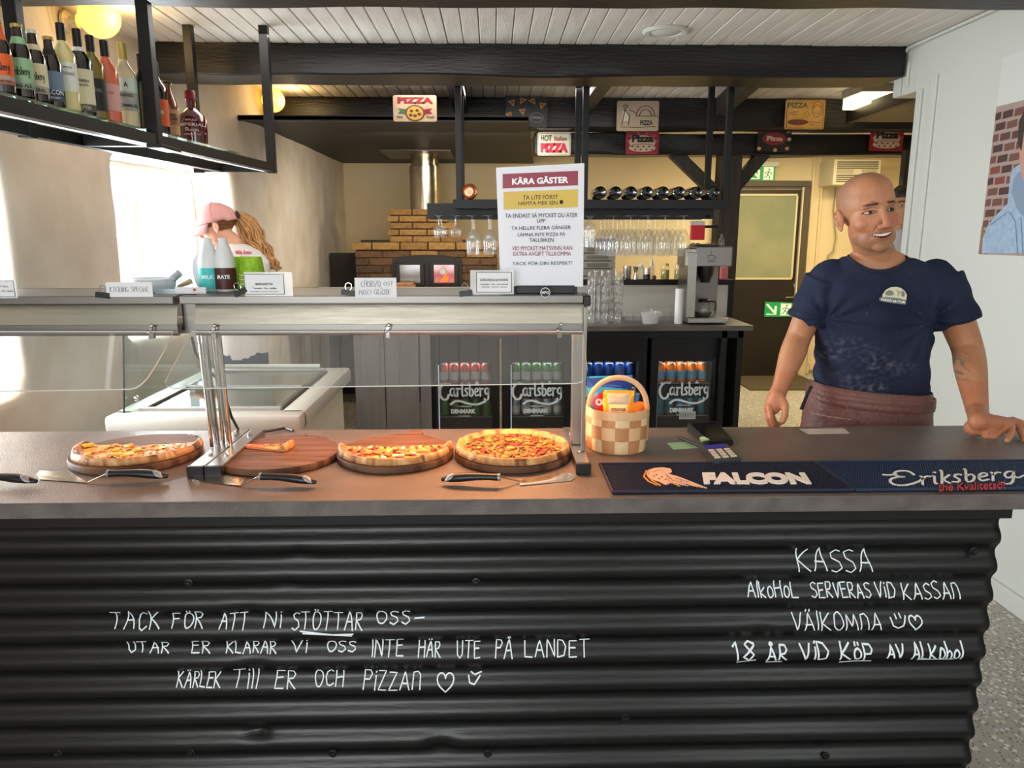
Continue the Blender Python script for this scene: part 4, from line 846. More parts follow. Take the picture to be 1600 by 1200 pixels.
# ================================================================ BOTTLE SHELF HANGING AT THE LEFT
XF, XB, YE = -1.15, -1.40, 3.84; ZS = 1.890
XS = lambda y: .075 * (y - 2.7)
sh = thing('hanging_bottle_shelf', 'black steel shelf with glass plate hanging at the left, carrying the bottles', 'shelf', ((XF + XB) / 2, 2.9, 1.86))
for x in (XF, XB): M().loft([[Vector((x + XS(y) + a, y, z)) for a, z in ((-.018, ZS - .05), (.018, ZS - .05), (.018, ZS - .012), (-.018, ZS - .012))] for y in (-.2, YE)]).build('side_rail', blackm, sh)
for y in (.4, 2.72, YE - .02): M().box(XB + (.018 if y < 3.8 else -.1) + XS(y), XF - .018 + XS(y), y - .018, y + .018, ZS - .05, ZS - .012).build('cross_bar', blackm, sh)
for x, y in ((XF, 2.72), (XF, YE - .02), (XB, 2.45), (XB - .10, YE - .02), (XF, .4), (XB, .4)): M().box(x + XS(y) - .02, x + XS(y) + .02, y - .02, y + .02, ZS - .055, 2.3 if y == 2.72 else 2.5, b=.002).build('hanger_post', blackm if y < 4 else mat('brown_steel_post', '#2a201a', .5), sh)
M().box(XF + .004, XF + .056, 2.64, 2.80, ZS - .062, ZS - .05, b=.002).build('bracket', blackm, sh)
M().loft([[Vector((a + XS(y), y, z)) for a, z in ((XB - .01, ZS - .01), (XF + .01, ZS - .01), (XF + .01, ZS - .001), (XB - .01, ZS - .001))] for y in (-.2, 3.42)]).build('glass_plate', clear('green_glass', (.8, .93, .88), 1.5, .02), sh)
M().loft([[Vector((a + XS(y), y, z)) for a, z in ((XF - .034, ZS - .05), (XF - .018, ZS - .05), (XF - .018, ZS - .044), (XF - .034, ZS - .044))] for y in (-.1, 3.78)]).build('glass_reflection_strip', mat('reflection_white', '#ffffff', .5, emit='#f4f8ff', estr=1.1), sh)  # glowing strip added for the bright reflection under the glass plate
def glass_m(name, col, rough=.05, coat=.6): return mat(name, col, rough, spec=.8, coat=coat)
def prof_wine(h, r): return [(r * .85, 0), (r, .004), (r, h * .60), (r * .93, h * .66), (r * .55, h * .73), (r * .39, h * .78), (r * .38, h * .80)], [(r * .385, h * .8), (r * .385, h * .995), (r * .3, h), (.001, h)]
def prof_beer(h, r): return [(r * .85, 0), (r, .004), (r, h * .56), (r * .9, h * .64), (r * .55, h * .78), (r * .45, h * .84), (r * .42, h * .95)], [(r * .5, h * .95), (r * .5, h * .99), (r * .35, h), (.001, h)]
BX = {13: (-1.22, 30), 43: (-1.21, 37), 65: (-1.21, 47), 89: (-1.21, 57), 110: (-1.21, 36), 134: (-1.21, 45), 153: (-1.21, 55), 174: (-1.21, 63), 201: (-1.21, 66), 229: (-1.21, 84), 233: (-1.33, 130), 249: (-1.21, 96), 266: (-1.21, 127)}; LR = {}
def bottle(px, kind, h, r, gm, capm, labels, text, label, x=-1.235, group=None):
    x, yt = BX.get(px, (x, None)); y = Wx(px, 190, x).y; z = ZS
    if yt: h = Wy(px - 6, yt, y).z - z; r = h * (.148 if kind == 'b' else .132)
    LR[px] = (h, r)
    t = thing('bottle', label, 'bottle', (x, y, z)); body, cap = (prof_wine if kind == 'w' else prof_beer)(h, r)
    M().lathe(body, n=24).build('glass_body', gm, t, smooth=True, local=True); M().lathe(cap, n=20).build('cap' if kind != 'w' else 'capsule', capm, t, smooth=True, local=True)
    for (v0, v1, m) in labels:
        def rad(v):
            pr = body
            for (ra, za), (rb_, zb_) in zip(pr, pr[1:]):
                if za <= v * h <= zb_: return ra + (rb_ - ra) * (v * h - za) / max(1e-6, zb_ - za)
            return pr[-1][0]
        a0, a1 = -PI / 2 + .47 - 1.35, -PI / 2 + .47 + 1.35; mb = M()
        mb.loft([[Vector((math.cos(a0 + (a1 - a0) * i / 16) * (rad(v) + .0008), math.sin(a0 + (a1 - a0) * i / 16) * (rad(v) + .0008), v * h)) for i in range(17)] for v in (v0, (v0 + v1) / 2, v1)], cap=False, close=False); mb.build('label', m, t, local=True)
    for (txt, v0, v1, sp_, m) in text:
        vs, fs = glyphs(txt, .02); mb = M(); c = -PI / 2 + .47
        mb.add([(math.cos(c + (a - .5) * sp_) * (r + .0016), math.sin(c + (a - .5) * sp_) * (r + .0016), (v0 + (v1 - v0) * b) * h) for a, b in vs], fs); mb.build('lettering', m, t, local=True)
    return t
def script_on(t, r, h, txt, v0, v1, sp_, m):
    mb = M(); c = -PI / 2 + .47; ribbon(mb, [[(u, (v * .9)) for u, v in l] for l in script(txt, .1, 1, 0, -1)] + [[(.09, .9), (-.02, 1.05), (-.1, .85), (-.02, .6), (-.1, .5), (-.14, .2), (-.05, .0), (.08, .12)]], .05, lambda a, b: Vector((math.cos(c + (a - .5) * sp_) * (r + .0018), math.sin(c + (a - .5) * sp_) * (r + .0018), (v0 + (v1 - v0) * b) * h))); mb.build('lettering', m, t, local=True)
brown_g = glass_m('brown_glass', '#1c0d07'); dark_g = glass_m('dark_green_glass', '#0b0e0b'); straw = glass_m('straw_wine', '#d8c98a'); olive = glass_m('olive_glass', '#7c6a14'); rose = glass_m('rose_wine', '#e0694a'); pale_w = glass_m('pale_wine', '#cfc39a')
lo_, lg, lc, lw = mat('label_orange', '#d95a22', .5), mat('label_green', '#8fb58a', .5), mat('label_cream', '#d9cfa8', .5), mat('label_white2', '#dcdcd4', .5)
inkd = mat('label_ink', '#26221f', .6); capw = mat('cap_white', '#d8d3c4', .35, .3); capb = mat('capsule_black', '#101012', .3); goldc = mat('capsule_gold', '#b39a52', .35, .5)
PXB = 13; t = bottle(13, 'b', .262, .036, brown_g, goldc, [(.12, .53, lo_), (.12, .24, lw), (.72, .93, lo_)], [('KARAKTÄR', .15, .18, 1.4, inkd)], 'brown beer bottle with orange label, first from the left'); script_on(t, LR[PXB][1], LR[PXB][0], 'riksberg', .30, .42, 1.35, inkd)
PXB = 43; t = bottle(43, 'b', .262, .034, brown_g, goldc, [(.12, .53, lg), (.12, .22, lw), (.72, .82, lg)], [('PALE ALE', .14, .19, 1.5, inkd)], 'brown beer bottle with pale green label'); script_on(t, LR[PXB][1], LR[PXB][0], 'riksberg', .30, .42, 1.35, inkd)
PXB = 65; t = bottle(65, 'b', .262, .034, brown_g, capw, [(.12, .53, lc), (.12, .22, lw), (.72, .8, lc)], [('ORIGINAL', .14, .19, 1.5, inkd)], 'brown beer bottle with cream label'); script_on(t, LR[PXB][1], LR[PXB][0], 'riksberg', .30, .42, 1.35, inkd)
bottle(89, 'b', .262, .034, brown_g, goldc, [(.08, .50, mat('label_slate', '#6c7f94', .5)), (.08, .24, inkd), (.74, .82, inkd)], [('FALCON', .17, .24, 1.9, lw), ('EXPORT', .11, .14, 1.2, lw)], 'brown beer bottle with grey-blue falcon label')
bottle(110, 'w', .335, .038, straw, capb, [(.22, .55, lw)], [('CHARDONNAY', .40, .44, 1.7, mat('label_grey_ink', '#7d7b78', .6)), ('RESERVA', .48, .50, 1.2, inkd)], 'tall white wine bottle with white label and black capsule, beside the beers')
bottle(134, 'w', .32, .038, dark_g, capb, [(.05, .53, mat('label_ivory', '#d8cfb0', .5)), (.05, .13, inkd), (.74, .79, lw)], [('BARBERA', .38, .41, 1.3, inkd), ("D'ASTI", .33, .36, 1.0, inkd), ('FATTO', .07, .105, 1.1, lw)], 'dark wine bottle with tall ivory label')
bottle(153, 'w', .31, .037, olive, capb, [(.1, .48, mat('label_darkblue', '#1f2024', .5))], [('Malbec', .32, .38, 1.2, mat('ink_dim', '#77757a', .6))], 'olive glass wine bottle with black label')
bottle(174, 'w', .31, .037, rose, capb, [(.15, .47, mat('label_pink', '#d9a39c', .5))], [('ROSÉ', .35, .38, .8, mat('ink_rose', '#a25a52', .6))], 'rosé wine bottle with pink label')
bottle(201, 'w', .325, .0395, pale_w, goldc, [(.2, .58, mat('label_mint', '#bccfc4', .5)), (.2, .42, lw)], [('A', .47, .53, .35, inkd), ('Adorato', .36, .41, 1.1, inkd), ('TOMMASI', .24, .28, 1.7, inkd)], 'white wine bottle with pale mint label and gold capsule')
bottle(229, 'w', .29, .038, dark_g, capb, [], [], 'dark bottle half hidden behind the hanging post', x=-1.25)
bottle(233, 'b', .2, .03, pale_w, capw, [], [], 'short clear bottle behind the hanging post', x=-1.36)
bottle(249, 'w', .3, .036, dark_g, capb, [(.15, .5, lo_)], [('RUM', .3, .36, .8, lc)], 'dark spirits bottle just right of the hanging post', x=-1.25)
bottle(266, 'b', .27, .037, glass_m('amber_spirit', '#7d3f16'), capb, [(.1, .52, mat('label_kraft', '#b98a5a', .5)), (.26, .44, mat('label_kraft2', '#cfa877', .5))], [('MONKEY', .40, .45, 1.4, inkd), ('SHOULDER', .34, .39, 1.6, inkd)], 'amber spirits bottle with kraft-coloured label')
y = Wx(301, 200, -1.21).y; t = thing('bottle', 'round-shouldered dark red rum bottle, last at the right end', 'bottle', (-1.21, y, ZS)); redg = glass_m('dark_red_glass', '#4a0710')
M().lathe([(.045, 0), (.053, .006), (.056, .05), (.056, .095), (.05, .122), (.03, .142), (.018, .152), (.0175, .18)], n=32).build('glass_body', redg, t, smooth=True, local=True)
M().lathe([(.0185, .178), (.0185, .183), (.021, .185), (.021, .216), (.018, .22), (.001, .22)], n=20).build('cap', mat('red_wax_cap', '#6b0d18', .4), t, smooth=True, local=True)
for txt, z0, z1, s_ in (('BARCELO', .098, .106, .8), ('IMPERIAL', .078, .09, 1.9), ('Ron', .058, .072, .9), ('DOMINICANO', .044, .05, 1.1)):
    vs, fs = glyphs(txt, .02); mb = M(); mb.add([(math.cos(-PI / 2 + .3 + (a - .5) * s_) * .0575, math.sin(-PI / 2 + .3 + (a - .5) * s_) * .0575, z0 + (z1 - z0) * b) for a, b in vs], fs); mb.build('lettering', mat('label_silver_ink', '#c9a9a6', .5), t, local=True)
# globe wall lamps
glow = mat('lit_opal_globe', '#ffd98a', .3, emit='#ffc24a', estr=2.6)
def globe(c, r, wx, label, pw):
    t = thing('globe_lamp', label, 'wall lamp', c); M().sphere(c, r, 24, 16).build('globe', glow, t, smooth=True)
    M().lathe([(.045, 0), (.045, .012), (.02, .022), (.018, r * .6), (.03, r * .7)], (wx, c[1], c[2] - r * .2), 18, Matrix.Rotation(PI / 2, 4, 'Y')).build('wall_mount', capw, t, smooth=True)
    M().tube([(wx, c[1] - .09, c[2] + .05), (wx + .015, c[1] - .12, c[2] + .0), (wx + .015, c[1] - .1, c[2] - .08), (wx + .01, c[1] - .03, c[2] - .08)], .0025, 6).build('cord', capw, t)
    l = bpy.data.lights.new('globe_light', 'POINT'); l.energy = pw; l.color = (1, .66, .28); l.shadow_soft_size = r * .9; lo = bpy.data.objects.new('globe_light', l); lo.location = (c[0] + r + .06, c[1] - .05, c[2] - .03); C.objects.link(lo)
p = Wx(155, 25, -1.70); globe((p.x, p.y, p.z - .005), .085, -1.85, 'lit warm globe lamp on the wall above the wine bottles', 3.0)
p = Wx(427, 157, -1.47); globe((p.x, p.y, p.z), .076, -1.63, 'lit warm globe lamp behind the far hanging post', 3.5)
# ================================================================ CHEST FREEZER
fz = mat('freezer_white', '#b9b5ac', .35, coat=.2); fzin = mat('freezer_inner', '#c3c8ca', .4); fgl = clear('freezer_glass', (.86, .93, .92), 1.5, .02)
X0, X1, Y0, Y1, ZF = -1.49, -.80, 2.93, 3.95, .85
ft = thing('chest_freezer', 'white ice cream chest freezer with sloping glass lids behind the counter', 'freezer', ((X0 + X1) / 2, (Y0 + Y1) / 2, 0))
mb = M(); mb.box(X0, X1, Y0, Y0 + .05, 0, ZF - .07).box(X0, X1, Y1 - .05, Y1, .05, ZF - .07).box(X0, X0 + .05, Y0 + .05, Y1 - .05, .05, ZF - .07).box(X1 - .05, X1, Y0 + .05, Y1 - .05, .05, ZF - .07).box(X0 + .05, X1 - .05, Y0 + .05, Y1 - .05, .05, .2)
mb.build('cabinet', mat('freezer_body', '#cfc9bb', .5), ft)
M().box(X0 - .0, X1, Y0 - .003, Y0 - .0005, .3, ZF - .075).build('front_decal', mat('freezer_pink', '#dcc6c0', .4), ft)
mb = M()
def rim(a, b_, c_, d_): mb.bbox(a, b_, c_, d_, ZF - .075, ZF, .018)
rim(X0 - .03, X1 + .045, Y0 - .035, Y0 + .07); rim(X0 - .03, X1 + .045, Y1 - .07, Y1 + .03); rim(X0 - .03, X0 + .06, Y0 + .02, Y1 - .02); rim(X1 - .06, X1 + .045, Y0 + .02, Y1 - .02)
mb.build('rim', fz, ft, smooth=True)
mb = M(); mb.box(X0 + .05, X1 - .05, Y0 + .05, Y1 - .05, .2, .21); mb.build('inner_floor', fzin, ft)
for y in (Y0 + .07, 3.44, Y1 - .1): M().box(X0 + .06, X1 - .06, y, y + .03, ZF - .012, ZF + .008, b=.003).build('lid_frame', mat('grey_lid_frame', '#8f8c86', .4), ft)
for x in (X0 + .06, X1 - .085): M().box(x, x + .025, Y0 + .1, Y1 - .1, ZF - .012, ZF + .008, b=.003).build('lid_rail', darksteel, ft)
M().box(X0 + .085, X1 - .085, Y0 + .1, 3.44, ZF - .006, ZF - .001).build('glass_lid', fgl, ft); M().box(X0 + .085, X1 - .085, 3.47, Y1 - .1, ZF + .001, ZF + .006).build('glass_lid', fgl, ft)
# splash glass on the left flank and a raised hinged lid
M().add([(X0 + .02, Y0 + .03, ZF), (X0 + .02, Y1, ZF), (X0 + .02, Y1, ZF + .36), (X0 + .02, Y0 + .1, ZF + .36), (X0 + .026, Y0 + .03, ZF), (X0 + .026, Y1, ZF), (X0 + .026, Y1, ZF + .36), (X0 + .026, Y0 + .1, ZF + .36)], [(0, 1, 2, 3), (7, 6, 5, 4), (0, 4, 5, 1), (1, 5, 6, 2), (2, 6, 7, 3), (3, 7, 4, 0)]).build('side_glass', fgl, ft)
M().tube([(X0 + .023, Y0 + .028, ZF), (X0 + .023, Y0 + .098, ZF + .36)], .004, 6).build('glass_edge', blackp, ft)
M().sphere((X0 + .05, Y0 + .09, ZF + .045), .013, 12, 8).build('round_knob', chrome, ft, smooth=True)
M().tube([(X0 + .1, Y1 - .05, ZF + .02), (X1 - .1, Y1 - .05, ZF + .02)], .012, 10).build('lid_handle', white, ft)
for i, (x, y, w, d, c_) in enumerate(((-1.3, 3.2, .3, .2, '#dfe2e2'), (-.98, 3.1, .16, .22, '#cfd6d8'), (-1.18, 3.56, .26, .2, '#bfc8cb'), (-.96, 3.7, .18, .14, '#ece6dd'), (-1.36, 3.78, .16, .16, '#aeb9bd'))):
    b_ = M().box(x - w / 2, x + w / 2, y - d / 2, y + d / 2, .215, .60 + .04 * (i % 3), b=.006).build('ice_cream_box', mat('box_%d' % i, c_, .5), None); tag(b_, ['white carton at the front left inside the freezer', 'pale grey carton at the front right inside the freezer', 'blue-grey carton in the middle of the freezer', 'cream carton at the back right inside the freezer', 'grey-blue carton at the back left inside the freezer'][i], 'box')
pts = lambda *q: [(a, b_) for a, b_ in q]
for cname, colr, o_ in (('yellow_stripe', '#d9b53a', 0), ('blue_stripe', '#3f7fae', .014)):
    mb = M(); ribbon(mb, [[(X0 + .05 + o_ * 1.6 + .26 * u / 8, ZF - .08 - o_ * .0 - .055 * (u / 8) ** .7) for u in range(9)]], .014, lambda a, b_: Vector((a, Y0 - .005, b_))); mb.build(cname, mat(cname, colr, .4), ft)
# ================================================================ BACK BAR
bw = thing('back_bar_counter', 'grey back bar worktop on a black frame over the drink fridges', 'counter', (.65, 5.3, 0))
e = Wy(1177, 515, 5.0).x; ZB = Wy(1100, 509, 5.0).z
lamg = mat('back_bar_laminate', '#5d5650', .4, col2='#4b4541', scale=8, bump=.1)
M().box(-1.0, e, 5.0, 5.6, ZB - .035, ZB, b=.002).build('worktop', lamg, bw)
xp = Wy(1140, 600, 5.05).x
for x in (xp - .05, xp + .06): M().box(x - .02, x + .02, 5.06, 5.10, 0, ZB - .035, b=.002).build('leg', blackm, bw)
M().box(-.95, xp + .08, 5.06, 5.12, ZB - .09, ZB - .035).build('front_rail', blackm, bw)
M().box(xp + .04, xp + .08, 5.10, 5.58, .06, ZB - .035).build('side_panel', blackm, bw)
M().box(-.93, -.5, 5.02, 5.05, 0, ZB - .036).build('door_panel', mat('grey_board', '#6d6963', .55, col2='#625e58', scale=3, stretch=(5, 1, 1)), bw); M().box(-.49, -.42, 5.02, 5.05, 0, ZB - .036).build('door_panel', _m['grey_board'], bw)
M().box(-.73, -.725, 5.0185, 5.02, .1, ZB - .05).build('board_joint', blackm, bw)
# fridges
fglass = clear('fridge_glass', (.92, .94, .94), 1.5, .02); logow = mat('logo_white', '#c9cfd0', .5, emit='#c9d2d4', estr=.05); fin = mat('fridge_inside', '#1c1f20', .6); led = mat('fridge_led', '#eef4ff', .5, emit='#dfe9ff', estr=.35)
canc = [mat('can_' + n_, c_, .3, .5) for n_, c_ in (('red', '#b5483a'), ('green', '#3f6b3a'), ('teal', '#2d6f7f'), ('white', '#c9cdc8'), ('navy', '#22407f'), ('orange', '#cf6f26'), ('ltblue', '#6aa2bf'), ('grey', '#86949b'))]
canlid = mat('can_lid', '#b9bcbf', .25, .9)
cmesh = {}
def can_parts(r, h):
    a = M().lathe([(r * .8, 0), (r, .006), (r, h - .012), (r * .82, h)], n=14); b_ = M().lathe([(r * .82, h), (r * .82, h + .002), (.001, h + .001)], n=14); return a, b_
def can(x, y, z, m, label, group, r=.033, h=.115, band=None):
    k = (m.name, r, h, band.name if band else '')
    if k not in cmesh:
        t = thing('drink_can', label, 'can', (x, y, z), group=group); a, b_ = can_parts(r, h); a.build('body', m, t, smooth=True, local=True); b_.build('lid', canlid, t, smooth=True, local=True)
        if band: M().lathe([(r + .0006, h * .2), (r + .0006, h * .6)], n=14, cap=False).build('label', band, t, smooth=True, local=True)
        cmesh[k] = t; return t
    return dup(cmesh[k], (x, y, z), label=label, group=group)
ZFt = ZB - .05
def carlsberg(t, cx, z0, z1, w, y):
    h = z1 - z0; f = lambda u, v: Vector((cx + (u - .5) * w, y, z0 + v * h))
    def rb_(L, wd, nm='logo'): mb = M(); ribbon(mb, L, wd, f); mb.build(nm, logow, t)
    big = [chaikin([(.2, .93), (.08, .94), (.0, .82), (.0, .66), (.06, .54), (.15, .55), (.18, .66)])]
    rb_(big, .05); rb_([[(.02, .93), (.2, .93)]], .03)
    ln = script('arlsberg', .2, .98, .62, -.32, .0); rb_([chaikin(dense(l, .06)) for l in ln], .036, 'lettering')
    rb_([chaikin([(.22, .43), (.3, .51), (.42, .51), (.55, .45), (.68, .42), (.8, .43), (.9, .5)])], .05, 'swoosh'); rb_([[(.9, .46), (.96, .56)]], .02, 'swoosh')
    for u, v in ((.73, .93), (.77, .93), (.75, .97)): rb_([[(u - .01, v), (u + .01, v)]], .03, 'hop_leaf')
    mb = M(); printed(mb, 'COPENHAGEN', f(.34, .36), AX, AZ, w * .3, h * .03, .02); printed(mb, 'DENMARK', f(.22, .2), AX, AZ, w * .5, h * .11, .06); printed(mb, 'BEST CARLSBERG' if 0 else 'SINCE THE BEGINNING', f(.36, .12), AX, AZ, w * .26, h * .03, .02); mb.build('lettering', logow, t)
fcs = [Wy(p_, 600, 5.05).x for p_ in (725, 841, 958, 1075)]
fl = ['leftmost back bar fridge with red and green cans', 'second back bar fridge from the left with green and grey cans', 'third back bar fridge, behind the splint basket, with navy cans', 'rightmost back bar fridge with orange and light blue cans']
rows = [[('red', 'white'), ('green', None)], [('green', 'white'), ('grey', 'white')], [('navy', None), ('grey', None)], [('orange', 'ltblue'), ('teal', None)]]
cd = dict(zip(('red', 'green', 'teal', 'white', 'navy', 'orange', 'ltblue', 'grey'), canc))
for i, cx in enumerate(fcs):
    t = thing('drinks_fridge', fl[i], 'fridge', (cx, 5.3, 0)); hw = .243; zt = ZB - .095; yf = 5.13
    mb = M().box(cx - hw, cx - hw + .03, yf + .04, 5.58, .0, zt).box(cx + hw - .03, cx + hw, yf + .04, 5.58, .0, zt).box(cx - hw + .03, cx + hw - .03, yf + .04, 5.58, zt - .04, zt).box(cx - hw + .03, cx + hw - .03, 5.55, 5.58, .06, zt - .04).box(cx - hw + .03, cx + hw - .03, yf + .04, 5.58, 0, .06); mb.build('cabinet', blackm, t)
    gz0, gz1 = .1, Wy(700, 566, yf).z; gx = .19
    d = M().box(cx - hw, cx - gx, yf, yf + .035, .02, zt - .002).box(cx + gx, cx + hw, yf, yf + .035, .02, zt - .002).box(cx - gx, cx + gx, yf, yf + .035, gz1, zt - .002).box(cx - gx, cx + gx, yf, yf + .035, .02, gz0).build('door', blackm, t)
    M().box(cx - gx, cx + gx, yf + .012, yf + .018, gz0, gz1).build('glass', fglass, d); M().box(cx + hw - .05, cx + hw - .03, yf - .012, yf, .45, gz1 + .02, b=.003).build('handle', blackp, d) if i == 3 else None
    za, zb_ = Wy(700, 655, yf).z, Wy(700, 596, yf).z
    carlsberg(t, cx, za - .02, zb_, .345, yf + .010)
    M().box(cx - gx + .005, cx - gx + .012, yf + .05, yf + .06, gz0, gz1 - .03).build('inner_light', led, t)
    M().box(cx - gx, cx + gx, yf + .04, 5.54, gz1 + .0, gz1 + .005).build('inner_top', fin, t)
    sz = [gz1 - .165, gz1 - .40]
    for k, z in enumerate(sz):
        M().box(cx - gx, cx + gx, yf + .06, 5.54, z - .006, z - .001).build('wire_shelf', darksteel, t)
        n_ = 5; mm, bb = rows[i][k]
        for row in range(2):
            for q in range(n_):
                can(cx - .15 + q * .075, yf + .11 + row * .08, z, cd[mm], mm + ' can, %s in %s row, %s shelf, %s' % (('first', 'second', 'third', 'fourth', 'last')[q], ('front', 'rear')[row], ('top', 'lower')[k], ('leftmost fridge', 'second fridge from the left', 'fridge behind the basket', 'rightmost fridge')[i]), 'cans in the back bar fridges, %s row %d' % (('top', 'lower')[k], i + 1), h=.135 if k == 0 else .12, band=cd[bb] if bb else None)
    al = area('fridge_light', (cx, yf + .10, gz1 - .012), (0, 0, 0), .3, .03, 1.0 if i else 1.0, (.9, .95, 1))
t = thing('price_sticker', 'pale barcode sticker on the rightmost fridge door', 'sticker', Wy(1070, 648, 5.11)); p0 = Wy(1061, 655, 5.128); p1 = Wy(1087, 643, 5.128); M().box(p0.x, p1.x, 5.126, 5.128, p0.z, p1.z).build('sticker', mat('sticker_grey', '#b5b8b2', .5), t)
for i in range(9): M().box(p0.x + .006 + i * (p1.x - p0.x - .012) / 9, p0.x + .009 + i * (p1.x - p0.x - .012) / 9, 5.1252, 5.126, p0.z + .012, p1.z - .008).build('bar', inkb, t)
p0 = Wy(1083, 606, 5.128); p1 = Wy(1099, 597, 5.128)
# divider behind the back bar
dv = thing('back_bar_divider', 'low white divider with black top rail behind the back bar', 'divider', (.8, 5.66, 0)); zt = Wy(1000, 437, 5.64).z; zl = Wy(1000, 445, 5.64).z; xr = Wy(1146, 440, 5.64).x
M().box(.2, xr - .03, 5.65, 5.68, 0, zl).build('panel', mat('divider_white', '#c9c4bb', .55), dv); M().box(.2, xr, 5.62, 5.72, zl, zt, b=.002).build('top_rail', blackm, dv); M().box(xr - .035, xr, 5.63, 5.7, 0, zl).build('end_post', blackm, dv)
# hanging glass rack
rk = thing('glass_rack', 'black ceiling-hung rack holding wine bottles above and stemmed glasses below', 'rack', (.7, 4.8, 1.8))
a = Wy(708, 326, 4.6); b_ = Wy(1141, 312, 4.6); zr0, zr1 = a.z, b_.z
M().box(a.x, b_.x, 4.58, 4.62, zr0, zr1, b=.002).build('front_rail', blackm, rk); M().box(a.x, b_.x, 4.98, 5.02, zr0, zr1, b=.002).build('rear_rail', blackm, rk)
M().box(a.x + .02, b_.x - .02, 4.62, 4.98, zr0, zr0 + .01).build('rack_floor', blackm, rk)
c0 = Wy(668, 342, 4.75); c1 = Wy(1115, 318, 4.75); M().box(c0.x, c1.x, 4.74, 4.77, c0.z, c1.z).build('fascia', mat('rack_fascia', '#15171a', .5), rk); M().box(c0.x, c1.x, 5.0, 5.03, c0.z, c1.z).build('fascia', _m['rack_fascia'], rk)
for i in range(15):
    x = c0.x + .04 + i * (c1.x - c0.x - .08) / 14; M().box(x - .008, x + .008, 4.64, 5.0, c0.z + .012, c0.z + .022).build('glass_rail', blackm, rk)
for px_ in (717, 914, 1136):
    x = Wy(px_, 250, 4.6).x
    for yy in (4.6, 5.0): M().box(x - .018, x + .018, yy - .018, yy + .018, zr0, 2.5, b=.002).build('hanger_post', blackm, rk)
# lying bottles
bb = bpy.data.objects.new('x', None); bg = glass_m('black_glass', '#0a0c0b')
zz = zr1 + .0
first = None
for i, px_ in enumerate((938, 962, 986, 1011, 1036, 1061, 1088, 1115)):
    x = Wy(px_, 308, 4.56).x; z = zr1 + .0375
    if first is None:
        first = thing('wine_bottle', '', 'bottle', (x, 4.56, z), group='wine bottles lying on the glass rack'); R_ = Matrix.Rotation(-PI / 2, 4, 'X')
        bd, cp = prof_wine(.3, .037); M().lathe([(.001, .006), (.02, .003)] + bd, n=20, mtx=R_).build('glass_body', bg, first, smooth=True, local=True); M().lathe(cp, n=16, mtx=R_).build('capsule', capb, first, smooth=True, local=True)
        first['label'] = 'dark wine bottle lying butt-forward on the rack, leftmost of the eight'
    else: dup(first, (x, 4.56, z), label='dark wine bottle lying butt-forward on the rack, ' + ('second of the eight from the left', 'third of the eight from the left', 'fourth of the eight from the left', 'fourth of the eight from the right', 'third of the eight from the right', 'second of the eight from the right', 'rightmost of the eight by the post')[i - 1])
x = Wy(734, 303, 4.56).x; t = thing('copper_bottle', 'coppery round bottle lying on the rack beside the left post', 'bottle', (x, 4.56, zr1 + .045))
M().lathe([(.001, .004), (.02, .0), (.04, .004), (.044, .02), (.044, .12), (.02, .16), (.014, .2)], n=24, mtx=Matrix.Rotation(-PI / 2, 4, 'X')).build('glass_body', mat('copper_spirit', '#a8521f', .12, .6, coat=.5), t, smooth=True, local=True)
M().lathe([(.001, -.001), (.014, -.001), (.014, .002)], n=16, mtx=Matrix.Rotation(-PI / 2, 4, 'X')).build('base_label', white, t, local=True)
# hanging glasses (upside down: foot up)
gls = clear('drinking_glass', (.96, .97, .97), 1.7, .02, .06, (.95, .95, .95))  # pale haze mixed in as painted highlights on the glass
def stem_glass(r, h, bowl): # profile from foot (top) downwards, z negative
    return [(.001, 0), (r * .85, -.001), (r * .85, -.003), (.006, -.008), (.0045, -.02), (.0045, -(h - bowl)), (r * .35, -(h - bowl) - .008), (r * .8, -(h - bowl) - bowl * .25), (r, -(h - bowl) - bowl * .5), (r * .92, -(h - bowl) - bowl * .8), (r * .8, -h)]
zg = c0.z + .02
protos = {}
def hang(px_, y, r, h, bowl, label, group, key):
    x = Wy(px_, 360, y).x
    if key not in protos:
        t = thing('wine_glass', label, 'glass', (x, y, zg), group=group); pr = stem_glass(r, h, bowl)
        M().lathe(pr[:6], n=16, cap=False).build('stem_and_foot', gls, t, smooth='all', local=True); M().lathe(pr[5:], n=20, cap=False).build('bowl', gls, t, smooth='all', local=True); protos[key] = t; return t
    return dup(protos[key], (x, y, zg), label=label, group=group)
hang(686, 4.66, .036, .13, .075, 'small snifter hanging at the left end of the rack, front', 'snifters', 's'); hang(690, 4.78, .036, .13, .075, 'small snifter hanging behind the leftmost snifter', 'snifters', 's'); hang(712, 4.66, .036, .13, .075, 'small snifter hanging second from the left', 'snifters', 's')
hang(738, 4.66, .042, .235, .15, 'tall wine glass left of the paper sign, first column, front', 'tall glasses left', 't'); hang(741, 4.78, .042, .235, .15, 'tall wine glass left of the paper sign, first column, behind', 'tall glasses left', 't')
hang(764, 4.66, .042, .235, .15, 'tall wine glass left of the paper sign, second column, front', 'tall glasses left', 't'); hang(767, 4.78, .042, .235, .15, 'tall wine glass left of the paper sign, second column, behind', 'tall glasses left', 't')
cols_ = ['first column right of the sign', 'second column right of the sign', 'middle column right of the sign', 'fourth column right of the sign', 'last column beside the coffee machine']; deep = ['front glass', 'second glass', 'third glass', 'rearmost glass']
for i, px_ in enumerate((958, 985, 1012, 1039, 1068)):
    for k in range(4):
        x0_ = Wy(px_, 360, 4.66).x; pxk = px_; y = 4.66 + k * .09; r_ = hang(px_, y, .043, .245, .165, 'hanging wine glass, %s, %s' % (cols_[i], deep[k]), 'wine glasses hanging right of the sign', 'w'); r_.location.x = x0_ - k * .012
x = Wy(922, 360, 4.66).x
